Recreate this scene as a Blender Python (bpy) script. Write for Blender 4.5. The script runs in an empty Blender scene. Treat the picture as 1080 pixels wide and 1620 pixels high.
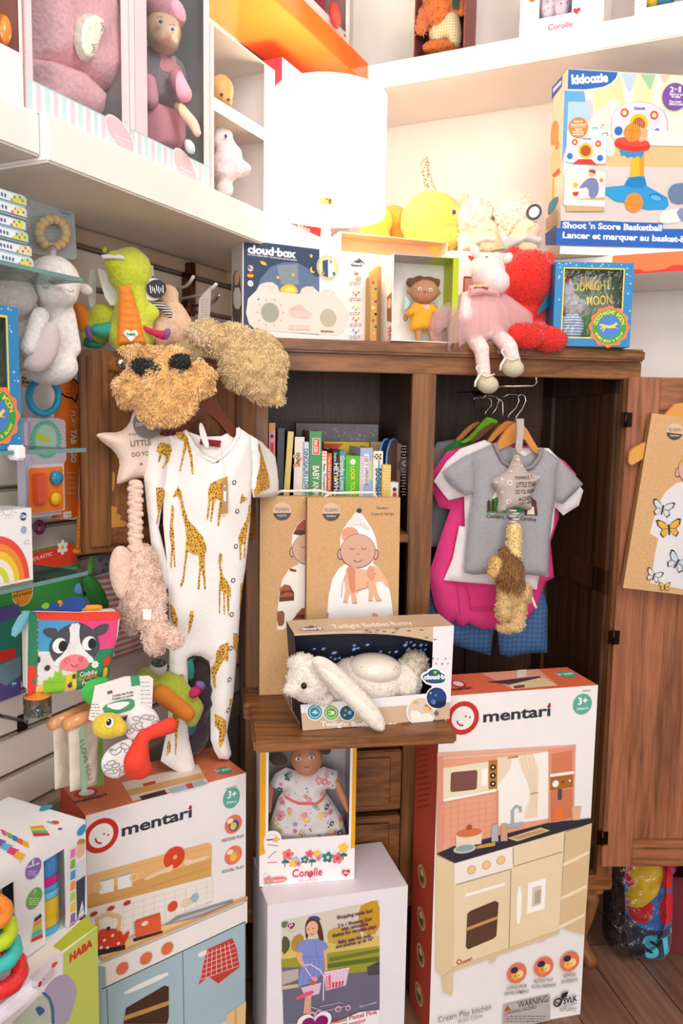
import bpy, bmesh, math, random
import numpy as np
from mathutils import Vector as V, Matrix, noise as NZ
from mathutils.geometry import delaunay_2d_cdt
random.seed(7)
SC = bpy.context.scene; COL = SC.collection
# ---------------- camera ----------------
F = 1283.5; PITCH = math.radians(6.5); ROLL = math.radians(0.98); CAM = V((0, 0, 1.33))
_cp, _sp, _c, _s = math.cos(PITCH), math.sin(PITCH), math.cos(ROLL), math.sin(ROLL)
FW = V((0, _cp, -_sp)); _u0 = V((0, _sp, _cp)); _r0 = V((1, 0, 0))
RT = _c*_r0 + _s*_u0; UP = -_s*_r0 + _c*_u0
cd = bpy.data.cameras.new('camera'); cd.sensor_fit = 'VERTICAL'; cd.sensor_height = 36; cd.lens = F/1620*36
cd.clip_start = 0.02
co = bpy.data.objects.new('camera', cd); COL.objects.link(co); SC.camera = co
co.matrix_world = Matrix(((RT.x, UP.x, -FW.x, CAM.x), (RT.y, UP.y, -FW.y, CAM.y), (RT.z, UP.z, -FW.z, CAM.z), (0, 0, 0, 1)))
# ---------------- world, lights, exposure ----------------
w = bpy.data.worlds.new('daylight'); SC.world = w; w.use_nodes = True  # even sky light, assumed; enters where the room's front is left unbuilt
w.node_tree.nodes['Background'].inputs[0].default_value = (1.0, 0.97, 0.95, 1)
w.node_tree.nodes['Background'].inputs[1].default_value = .5
SC.view_settings.view_transform = 'Standard'; SC.view_settings.look = 'None'
SC.view_settings.exposure = -0.05; SC.view_settings.gamma = 1.0; SC.view_settings.use_curve_mapping = False
LAMP_W = 8
def area(name, loc, tgt, sx, sy, e, col=(1, .96, .92)):
    l = bpy.data.lights.new(name, 'AREA'); l.shape = 'RECTANGLE'; l.size = sx; l.size_y = sy; l.energy = e; l.color = col
    o = bpy.data.objects.new(name, l); COL.objects.link(o); o.location = loc
    o.rotation_euler = (V(tgt)-V(loc)).to_track_quat('-Z', 'Y').to_euler(); return o
area('added_overhead_light', (0.7, 0.3, 3.1), (0.45, 1.5, 0.9), 1.2, 1.2, 14)  # assumed ceiling light, added out of view; no fixture modelled
area('added_overhead_light', (-0.5, -1.0, 3.1), (0.0, 1.5, 0.8), 1.2, 1.2, 18)  # second light assumed from above, likewise added without a fixture
area('added_overhead_light', (0.75, -0.1, 2.75), (-0.45, 1.35, 1.95), .7, .7, 15)  # extra light, added to brighten the doll boxes on the left shelf
area('assumed_front_light', (-0.3, -4.6, 1.7), (0.1, 1.7, 1.1), 4.2, 2.6, 195, (1, .97, .96))  # area light behind the camera, assumed from the soft front light; no window modelled
# ---------------- helpers ----------------
def ray(x, y): return FW + RT*((x-540)/F) + UP*((810-y)/F)
def P(x, y, Y):
    d = ray(x, y); return CAM + d*(Y/d.y)
class Fr:
    """flat frame: u right, v up, n to the viewer"""
    def __init__(s, o, u, v): s.o = V(o); s.u = V(u).normalized(); s.v = V(v).normalized(); s.n = s.u.cross(s.v)
    def at(s, u, v, w=0): return s.o + s.u*u + s.v*v + s.n*w
    def px(s, x, y, w=0):
        d = ray(x, y); t = (s.o + s.n*w - CAM).dot(s.n)/d.dot(s.n); p = CAM + d*t - s.o
        return p.dot(s.u), p.dot(s.v)
    def hit(s, x, y, w=0): return s.at(*s.px(x, y, w), w)
    def off(s, u=0, v=0, w=0): return Fr(s.at(u, v, w), s.u, s.v)
def face(A, B, Y, lean=0):
    """vertical frame whose horizontal edge runs through pixels A, B; Y = depth at A; lean back in degrees"""
    q = ray(*A).cross(ray(*B)); h = q.cross(V((0, 0, 1))).normalized()
    if h.x < 0: h = -h
    z = V((0, 0, 1)); n = h.cross(z); a = math.radians(lean)
    return Fr(P(*A, Y), h, z*math.cos(a) - n*math.sin(a))
def yawf(o, deg, lean=0):
    a = math.radians(deg); h = V((math.cos(a), math.sin(a), 0)); z = V((0, 0, 1)); n = h.cross(z); b = math.radians(lean)
    return Fr(o, h, z*math.cos(b) - n*math.sin(b))
def camfr(x, y, Y): # frame facing the camera at a pixel
    return Fr(P(x, y, Y), RT, UP)
def lin(h):
    h = h.lstrip('#'); o = []
    for i in (0, 2, 4):
        c = int(h[i:i+2], 16)/255; o.append(c/12.92 if c <= .04045 else ((c+.055)/1.055)**2.4)
    return (*o, 1)
_M = {}
def M(hx, k='card', s=1.0):
    key = (hx, k, s)
    if key in _M: return _M[key]
    m = bpy.data.materials.new(f'{k}_{hx.lstrip("#")}'); m.use_nodes = True; _M[key] = m
    nt = m.node_tree; b = nt.nodes['Principled BSDF']; L = nt.links; N = nt.nodes.new
    c = lin(hx)
    def noise(scale, det=2):
        t = N('ShaderNodeTexCoord'); n = N('ShaderNodeTexNoise'); n.inputs['Scale'].default_value = scale; n.inputs['Detail'].default_value = det
        L.new(t.outputs['Object'], n.inputs['Vector']); return n
    def tint(n, lo, hi):
        r = N('ShaderNodeMapRange'); r.inputs['From Min'].default_value = .3; r.inputs['From Max'].default_value = .7
        r.inputs['To Min'].default_value = lo; r.inputs['To Max'].default_value = hi; L.new(n.outputs[0], r.inputs[0])
        x = N('ShaderNodeVectorMath'); x.operation = 'SCALE'; x.inputs[0].default_value = c[:3]; L.new(r.outputs[0], x.inputs['Scale'])
        L.new(x.outputs[0], b.inputs['Base Color'])
    def bump(n, st, d=.002):
        u = N('ShaderNodeBump'); u.inputs['Strength'].default_value = st; u.inputs['Distance'].default_value = d
        L.new(n.outputs[0], u.inputs['Height']); L.new(u.outputs[0], b.inputs['Normal'])
    b.inputs['Base Color'].default_value = c
    if k == 'card': b.inputs['Roughness'].default_value = .42; b.inputs['Specular IOR Level'].default_value = .35; tint(noise(9), .97, 1.03)
    elif k == 'kraft': b.inputs['Roughness'].default_value = .85; n = noise(260, 3); tint(n, .9, 1.08)
    elif k == 'paint': b.inputs['Roughness'].default_value = .5; n = noise(5); tint(n, .97, 1.02)
    elif k == 'gloss': b.inputs['Roughness'].default_value = .12; tint(noise(6), .97, 1.03)
    elif k == 'cloth': b.inputs['Roughness'].default_value = .9; n = noise(420*s, 2); tint(n, .93, 1.06); bump(n, .25)
    elif k == 'heather': b.inputs['Roughness'].default_value = .95; n = noise(700, 4); tint(n, .72, 1.22); bump(n, .2)
    elif k == 'plush': b.inputs['Roughness'].default_value = 1; b.inputs['Sheen Weight'].default_value = .25; n = noise(160*s, 4); tint(n, .86, 1.1); bump(n, .5, .004)
    elif k == 'metal': b.inputs['Metallic'].default_value = 1; b.inputs['Roughness'].default_value = .22; tint(noise(30), .95, 1.05)
    elif k == 'clear':
        nt.nodes.remove(b); tr = N('ShaderNodeBsdfTransparent'); tr.inputs[0].default_value = c; g = N('ShaderNodeBsdfGlossy'); g.inputs['Roughness'].default_value = .06
        fz = N('ShaderNodeFresnel'); fz.inputs[0].default_value = 1.35; mx = N('ShaderNodeMixShader'); a = N('ShaderNodeMath'); a.operation = 'MULTIPLY_ADD'
        a.inputs[1].default_value = .8; a.inputs[2].default_value = .012*s
        if s > 1:
            n = noise(60, 2); u = N('ShaderNodeBump'); u.inputs['Strength'].default_value = .8; u.inputs['Distance'].default_value = .01; L.new(n.outputs[0], u.inputs['Height']); L.new(u.outputs[0], g.inputs['Normal']); L.new(u.outputs[0], fz.inputs['Normal'])
        L.new(fz.outputs[0], a.inputs[0]); L.new(a.outputs[0], mx.inputs[0]); L.new(tr.outputs[0], mx.inputs[1]); L.new(g.outputs[0], mx.inputs[2])
        L.new(mx.outputs[0], nt.nodes['Material Output'].inputs[0])
    elif k == 'net': # sheer tulle: partly see-through
        nt.nodes.remove(b); tr = N('ShaderNodeBsdfTransparent'); d = N('ShaderNodeBsdfDiffuse'); d.inputs[0].default_value = c; t2 = N('ShaderNodeBsdfTranslucent'); t2.inputs[0].default_value = c
        mx = N('ShaderNodeMixShader'); mx.inputs[0].default_value = .5; L.new(d.outputs[0], mx.inputs[1]); L.new(t2.outputs[0], mx.inputs[2])
        m2 = N('ShaderNodeMixShader'); m2.inputs[0].default_value = .42*s; L.new(tr.outputs[0], m2.inputs[1]); L.new(mx.outputs[0], m2.inputs[2]); L.new(m2.outputs[0], nt.nodes['Material Output'].inputs[0])
    elif k in ('woodv', 'woodh'):
        t = N('ShaderNodeTexCoord'); mp = N('ShaderNodeMapping'); L.new(t.outputs['Object'], mp.inputs[0])
        mp.inputs['Rotation'].default_value = (0, 0, math.radians(-10))
        mp.inputs['Scale'].default_value = (22, 22, 1.2) if k == 'woodv' else (1.4, 22, 26)
        n = N('ShaderNodeTexNoise'); n.inputs['Scale'].default_value = 1.6*s; n.inputs['Detail'].default_value = 6; n.inputs['Distortion'].default_value = 1.2; L.new(mp.outputs[0], n.inputs['Vector'])
        n2 = N('ShaderNodeTexNoise'); n2.inputs['Scale'].default_value = 9*s; n2.inputs['Detail'].default_value = 3; L.new(mp.outputs[0], n2.inputs['Vector'])
        ad = N('ShaderNodeMath'); ad.operation = 'MULTIPLY_ADD'; ad.inputs[1].default_value = .45; L.new(n2.outputs[0], ad.inputs[0]); L.new(n.outputs[0], ad.inputs[2])
        r = N('ShaderNodeValToRGB'); e = r.color_ramp.elements
        e[0].position = .48; e[1].position = .95; e[0].color = tuple(x*.42 for x in c[:3])+(1,); e[1].color = tuple(min(1, x*1.55) for x in c[:3])+(1,)
        L.new(ad.outputs[0], r.inputs[0]); L.new(r.outputs[0], b.inputs['Base Color']); b.inputs['Roughness'].default_value = .42
        bump(ad, .25, .0015)
    elif k == 'floor':
        t = N('ShaderNodeTexCoord'); mp = N('ShaderNodeMapping'); L.new(t.outputs['Object'], mp.inputs[0]); mp.inputs['Rotation'].default_value = (0, 0, math.radians(-10+90))
        br = N('ShaderNodeTexBrick'); br.inputs['Scale'].default_value = 1; br.inputs['Brick Width'].default_value = 1.2; br.inputs['Row Height'].default_value = .12; br.inputs['Mortar Size'].default_value = .0015
        br.inputs['Color1'].default_value = lin('8a6652'); br.inputs['Color2'].default_value = lin('6a4a3a'); br.inputs['Mortar'].default_value = lin('241611'); L.new(mp.outputs[0], br.inputs[0])
        m2 = N('ShaderNodeMapping'); m2.inputs['Scale'].default_value = (3, 40, 1); L.new(mp.outputs[0], m2.inputs[0]); n = N('ShaderNodeTexNoise'); n.inputs['Scale'].default_value = 1.5; n.inputs['Detail'].default_value = 5; L.new(m2.outputs[0], n.inputs[0])
        mm = N('ShaderNodeMix'); mm.data_type = 'RGBA'; mm.blend_type = 'OVERLAY'; mm.inputs[0].default_value = .8; L.new(br.outputs[0], mm.inputs[6]); L.new(n.outputs[0], mm.inputs[7]); L.new(mm.outputs[2], b.inputs['Base Color'])
        b.inputs['Roughness'].default_value = .45; bump(n, .1)
    elif k == 'giraffe':
        t = N('ShaderNodeTexCoord'); vo = N('ShaderNodeTexVoronoi'); vo.feature = 'DISTANCE_TO_EDGE'; vo.inputs['Scale'].default_value = 190*s; L.new(t.outputs['Object'], vo.inputs['Vector'])
        r = N('ShaderNodeValToRGB'); e = r.color_ramp.elements; e[0].position = .06; e[1].position = .2; e[0].color = lin('e8b64c'); e[1].color = lin('8a5413'); L.new(vo.outputs['Distance'], r.inputs[0])
        L.new(r.outputs[0], b.inputs['Base Color']); b.inputs['Roughness'].default_value = .9
    elif k == 'plaid':
        t = N('ShaderNodeTexCoord'); 
        def wv(dr):
            q = N('ShaderNodeTexWave'); q.bands_direction = dr; q.inputs['Scale'].default_value = 26*s; L.new(t.outputs['Object'], q.inputs[0]); return q
        a, z = wv('X'), wv('Z'); ad = N('ShaderNodeMath'); ad.operation = 'ADD'; L.new(a.outputs['Fac'], ad.inputs[0]); L.new(z.outputs['Fac'], ad.inputs[1])
        r = N('ShaderNodeMapRange'); r.inputs['From Max'].default_value = 2; r.inputs['To Min'].default_value = .75; r.inputs['To Max'].default_value = 1.35; L.new(ad.outputs[0], r.inputs[0])
        x = N('ShaderNodeVectorMath'); x.operation = 'SCALE'; x.inputs[0].default_value = c[:3]; L.new(r.outputs[0], x.inputs['Scale']); L.new(x.outputs[0], b.inputs['Base Color']); b.inputs['Roughness'].default_value = .9
    elif k == 'stripe':
        t = N('ShaderNodeTexCoord'); q = N('ShaderNodeTexWave'); q.bands_direction = 'Z'; q.inputs['Scale'].default_value = 17*s; L.new(t.outputs['Object'], q.inputs[0])
        r = N('ShaderNodeValToRGB'); e = r.color_ramp.elements; e[0].position = .45; e[1].position = .55; e[0].color = c; e[1].color = lin('d8d0cc'); L.new(q.outputs[0], r.inputs[0]); L.new(r.outputs[0], b.inputs['Base Color']); b.inputs['Roughness'].default_value = .9
    elif k == 'shade':
        nt.nodes.remove(b); d = N('ShaderNodeBsdfDiffuse'); d.inputs[0].default_value = c; t2 = N('ShaderNodeBsdfTranslucent'); t2.inputs[0].default_value = (1, .93, .82, 1)
        em = N('ShaderNodeEmission'); em.inputs[0].default_value = (1, .92, .74, 1); em.inputs[1].default_value = 2.6
        mx = N('ShaderNodeMixShader'); mx.inputs[0].default_value = .5; L.new(d.outputs[0], mx.inputs[1]); L.new(t2.outputs[0], mx.inputs[2])
        ad = N('ShaderNodeAddShader'); L.new(mx.outputs[0], ad.inputs[0]); L.new(em.outputs[0], ad.inputs[1]); L.new(ad.outputs[0], nt.nodes['Material Output'].inputs[0])
    return m
def wpos(o):
    p = V((0, 0, 0))
    while o: p = p + o.location; o = o.parent
    return p
def T(name, label, cat, loc=(0, 0, 0), group=None):
    o = bpy.data.objects.new(name, None); COL.objects.link(o); o.location = loc; o.empty_display_size = .05
    o['label'] = label; o['category'] = cat
    if group: o['group'] = group
    return o
class MB:
    def __init__(s): s.v = []; s.f = []; s.m = []; s.sm = []; s.mats = []
    def mi(s, m):
        if m not in s.mats: s.mats.append(m)
        return s.mats.index(m)
    def add(s, vs, fs, m, sm=False):
        b = len(s.v); s.v += [V(q) for q in vs]; i = s.mi(m)
        for f in fs: s.f.append([b+k for k in f]); s.m.append(i); s.sm.append(sm)
        return s
    def box(s, fr, u0, u1, v0, v1, w0, w1, m, bev=0):
        if bev:
            bm = bmesh.new(); bmesh.ops.create_cube(bm, size=1)
            for q in bm.verts: q.co = V(((u0+u1)/2+q.co.x*(u1-u0), (v0+v1)/2+q.co.y*(v1-v0), (w0+w1)/2+q.co.z*(w1-w0)))
            bmesh.ops.bevel(bm, geom=bm.edges[:], offset=bev, segments=2, affect='EDGES'); bm.verts.index_update()
            s.add([fr.at(*q.co) for q in bm.verts], [[q.index for q in f.verts] for f in bm.faces], m); bm.free(); return s
        p = [fr.at(u, v, q) for q in (w0, w1) for v in (v0, v1) for u in (u0, u1)]
        return s.add(p, [(0, 2, 3, 1), (4, 5, 7, 6), (0, 1, 5, 4), (2, 6, 7, 3), (0, 4, 6, 2), (1, 3, 7, 5)], m)
    def tube(s, pts, r, m, n=8, close=False):
        pts = [V(p) for p in pts]; k = len(pts); R = r if isinstance(r, (list, tuple)) else [r]*k; vs = []; fs = []; pn = None
        for i, p in enumerate(pts):
            a = pts[i-1] if (i > 0 or close) else p; b = pts[(i+1) % k] if (i < k-1 or close) else p
            t = (b-a).normalized()
            if pn is None:
                pn = t.cross(V((0, 0, 1)));  pn = pn if pn.length > .1 else t.cross(V((1, 0, 0)))
            pn = (pn - t*pn.dot(t)).normalized(); q = t.cross(pn)
            vs += [p + (pn*math.cos(6.28319*j/n) + q*math.sin(6.28319*j/n))*R[i] for j in range(n)]
        for i in range(k if close else k-1):
            for j in range(n):
                a, b = i*n, ((i+1) % k)*n; fs.append((a+j, a+(j+1) % n, b+(j+1) % n, b+j))
        if not close: fs += [tuple(range(n-1, -1, -1)), tuple(range((k-1)*n, k*n))]
        return s.add(vs, fs, m, True)
    def lathe(s, o, prof, m, ax=V((0, 0, 1)), n=24, x=None):
        ax = V(ax).normalized(); a = V(x) if x else (ax.cross(V((0, 1, 0))) if abs(ax.y) < .9 else ax.cross(V((1, 0, 0)))); a.normalize(); b = ax.cross(a); o = V(o)
        vs = [o + ax*h + (a*math.cos(6.28319*j/n)+b*math.sin(6.28319*j/n))*r for r, h in prof for j in range(n)]
        fs = [(i*n+j, i*n+(j+1) % n, (i+1)*n+(j+1) % n, (i+1)*n+j) for i in range(len(prof)-1) for j in range(n)]
        return s.add(vs, fs, m, True)
    def ell(s, c, ax, m, n=12):
        c = V(c); ax = [V(a) for a in ax]; vs = [c+ax[2]]; fs = []
        for i in range(1, n):
            p = math.pi*i/n
            for j in range(2*n):
                t = math.pi*j/n; vs.append(c + ax[2]*math.cos(p) + (ax[0]*math.cos(t)+ax[1]*math.sin(t))*math.sin(p))
        vs.append(c-ax[2]); k = 2*n
        for j in range(k): fs.append((0, 1+j, 1+(j+1) % k)); fs.append((len(vs)-1, 1+(n-2)*k+(j+1) % k, 1+(n-2)*k+j))
        for i in range(n-2):
            for j in range(k): fs.append((1+i*k+j, 1+(i+1)*k+j, 1+(i+1)*k+(j+1) % k, 1+i*k+(j+1) % k))
        return s.add(vs, fs, m, True)
    def pell(s, x, y, Y, rx, ry, m, rd=None, rot=0, n=12):
        k = Y/F; c, q = math.cos(math.radians(rot)), math.sin(math.radians(rot)); rd = rd or min(rx, ry)
        return s.ell(P(x, y, Y), ((RT*c+UP*q)*rx*k, (UP*c-RT*q)*ry*k, FW*-rd*k), m, n)
    def extr(s, fr, pts, w0, w1, m, m2=None):
        n = len(pts); a = [fr.at(u, v, w0) for u, v in pts]; b = [fr.at(u, v, w1) for u, v in pts]
        s.add(b, [tuple(range(n))], m); s.add(a, [tuple(range(n-1, -1, -1))], m2 or m)
        return s.add(a+b, [(i, (i+1) % n, n+(i+1) % n, n+i) for i in range(n)], m2 or m)
    def build(s, name, par=None, label=None, fix=False):
        off = wpos(par) if par else V((0, 0, 0))
        me = bpy.data.meshes.new(name); me.from_pydata([tuple(q-off) for q in s.v], [], s.f)
        for m in s.mats: me.materials.append(m)
        me.polygons.foreach_set('material_index', s.m); me.polygons.foreach_set('use_smooth', s.sm); me.update()
        if fix:
            bm = bmesh.new(); bm.from_mesh(me); bmesh.ops.recalc_face_normals(bm, faces=bm.faces); bm.to_mesh(me); bm.free()
        o = bpy.data.objects.new(name, me); COL.objects.link(o)
        if par: o.parent = par
        if label: o['label'] = label
        return o
def struct(mb, name): o = mb.build(name); o['kind'] = 'structure'; return o
# --- cloth / stuffed outlines -------------------------------------------------
def smooth_poly(p, it=2):
    for _ in range(it):
        q = []
        for i in range(len(p)):
            a, b = p[i], p[(i+1) % len(p)]
            q += [(a[0]*.75+b[0]*.25, a[1]*.75+b[1]*.25), (a[0]*.25+b[0]*.75, a[1]*.25+b[1]*.75)]
        p = q
    return p
def resample(p, st):
    q = []
    for i in range(len(p)):
        a, b = p[i], p[(i+1) % len(p)]; n = max(1, int(math.hypot(b[0]-a[0], b[1]-a[1])/st+.5))
        q += [(a[0]+(b[0]-a[0])*k/n, a[1]+(b[1]-a[1])*k/n) for k in range(n)]
    return q
def inside(pts, poly):
    pts = np.asarray(pts); po = np.asarray(poly); x, y = pts[:, 0], pts[:, 1]; r = np.zeros(len(pts), bool); j = len(po)-1
    for i in range(len(po)):
        xi, yi = po[i]; xj, yj = po[j]
        c = ((yi > y) != (yj > y)) & (x < (xj-xi)*(y-yi)/((yj-yi) or 1e-12)+xi); r ^= c; j = i
    return r
def bdist(pts, poly):
    pts = np.asarray(pts, float); po = np.asarray(poly, float); d = np.full(len(pts), 9e9)
    for i in range(len(po)):
        a = po[i]; b = po[(i+1) % len(po)]; e = b-a; L = max(e@e, 1e-14); t = np.clip(((pts-a)@e)/L, 0, 1)
        d = np.minimum(d, np.hypot(*(pts-a-t[:, None]*e).T))
    return d
def trimesh(poly, st):
    b = resample(poly, st); po = np.array(b); lo, hi = po.min(0), po.max(0)
    g = [(x + (st/2 if k % 2 else 0), y) for k, y in enumerate(np.arange(lo[1]+st/2, hi[1], st)) for x in np.arange(lo[0]+st/2, hi[0], st)]
    if g:
        g = np.array(g); k = inside(g, b); g = g[k]
        if len(g): g = g[bdist(g, b) > st*.45]
    pts = [V(q) for q in b] + [V((float(q[0]), float(q[1]))) for q in g]
    n = len(b); r = delaunay_2d_cdt(pts, [], [list(range(n))], 1, 1e-7)
    return [(q.x, q.y) for q in r[0]], [tuple(f) for f in r[2]], b
class HF:
    """height field of a stuffed or draped outline (u,v metres)"""
    def __init__(s, poly, th, R, wr=0, wf=30, seed=0, folds=0, ff=40, fn=None): s.b = resample(poly, R*.35 if R > .01 else .006); s.th = th; s.R = R; s.wr = wr; s.wf = wf; s.seed = seed; s.folds = folds; s.ff = ff; s.fn = fn
    def h(s, pts):
        d = bdist(pts, s.b); q = np.clip(d/s.R, 0, 1); h = s.th*np.sqrt(1-(1-q)**2)
        if s.wr: h = h + q*np.array([s.wr*NZ.noise(V((p[0]*s.wf, p[1]*s.wf, s.seed))) for p in pts])
        if s.folds: h = h + q*np.array([s.folds*math.sin(p[0]*s.ff + 2.2*NZ.noise(V((p[0]*9, p[1]*3, s.seed+5)))) for p in pts])
        if s.fn: h = h + q*np.array([s.fn(*p) for p in pts])
        return h
def puff(mb, fr, poly, m, th, R=.02, st=.006, wr=0, wf=30, back=.4, seed=0, folds=0, ff=40, w=0, fn=None):
    hf = HF(poly, th, R, wr, wf, seed, folds, ff, fn); vs, fs, b = trimesh(poly, st); n = len(vs); h = hf.h(vs); d = bdist(vs, hf.b)
    fr2 = fr.off(w=w)
    top = [fr2.at(u, v, float(h[i])) for i, (u, v) in enumerate(vs)]; bk = [fr2.at(u, v, -float(back*th*math.sqrt(max(0, 1-(1-min(d[i]/R, 1))**2)))) for i, (u, v) in enumerate(vs)]
    mb.add(top, fs, m, True)
    if back is not None: mb.add(bk, [f[::-1] for f in fs], m, True)
    hf.fr = fr2; return hf
def pxs(fr, pts, w=0): return [fr.px(x, y, w) for x, y in pts]
# --- stuffed bodies -------------------------------------------------------------
def E(x, y, Y, rx, ry, rd=None, rot=0): return ('e', x, y, Y, rx, ry, rd, rot)
def C(x0, y0, Y0, r0, x1, y1, Y1, r1): return ('c', x0, y0, Y0, r0, x1, y1, Y1, r1)
def blob(name, par, m, prims, vox=.005, sm=5, fur=0, flen=.01, fm=None, lump=0, label=None, droop=.4, fw=.0022, lf=60):
    t = MB()
    for p in prims:
        if p[0] == 'e': t.pell(*p[1:4], p[4], p[5], m, p[6], p[7], 10)
        else:
            a, b = P(*p[1:4]), P(*p[5:8]); ra, rb = p[4]*p[3]/F, p[8]*p[7]/F; n = max(2, int((b-a).length/(min(ra, rb)*.45))+1)
            for i in range(n+1):
                q = a.lerp(b, i/n); r = ra+(rb-ra)*i/n; t.ell(q, ((r, 0, 0), (0, r, 0), (0, 0, r)), m, 8)
    o = t.build('tmp'); md = o.modifiers.new('r', 'REMESH'); md.mode = 'VOXEL'; md.voxel_size = vox
    md = o.modifiers.new('s', 'SMOOTH'); md.factor = .5; md.iterations = sm
    dg = bpy.context.evaluated_depsgraph_get(); me = bpy.data.meshes.new_from_object(o.evaluated_get(dg))
    bpy.data.objects.remove(o)
    vs = [q.co.copy() for q in me.vertices]; ns = [q.normal.copy() for q in me.vertices]; fs = [tuple(f.vertices) for f in me.polygons]
    bpy.data.meshes.remove(me)
    if lump: vs = [q + nn*lump*NZ.noise(q*lf) for q, nn in zip(vs, ns)]
    g = MB(); g.add(vs, fs, m, True)
    if fur:
        rnd = random.Random(len(vs)); fm = fm or m
        for _ in range(fur):
            i = rnd.randrange(len(vs)); q, nn = vs[i], ns[i]
            if nn.dot(FW) > .35: continue
            a = nn.orthogonal().normalized(); b = nn.cross(a); an = rnd.random()*6.28; a, b = a*math.cos(an)+b*math.sin(an), b*math.cos(an)-a*math.sin(an)
            q = q + a*rnd.uniform(-vox, vox)*.6 + b*rnd.uniform(-vox, vox)*.6
            cl = V((NZ.noise(q*45), NZ.noise(q*45+V((9, 0, 0))), NZ.noise(q*45+V((0, 9, 0))))); cl = cl - nn*cl.dot(nn)
            L = flen*rnd.uniform(.6, 1.2); tp = q + nn*L*.75 + cl*L*1.5 + V((0, 0, -droop*L))
            md_ = q + nn*L*.5 + cl*L*.4
            g.add([q+a*fw, q-a*fw, md_+b*fw*.8, md_-b*fw*.8, tp], [(0, 1, 3), (0, 3, 2), (2, 3, 4)], fm, True)
    return g.build(name, par, label)
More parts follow.
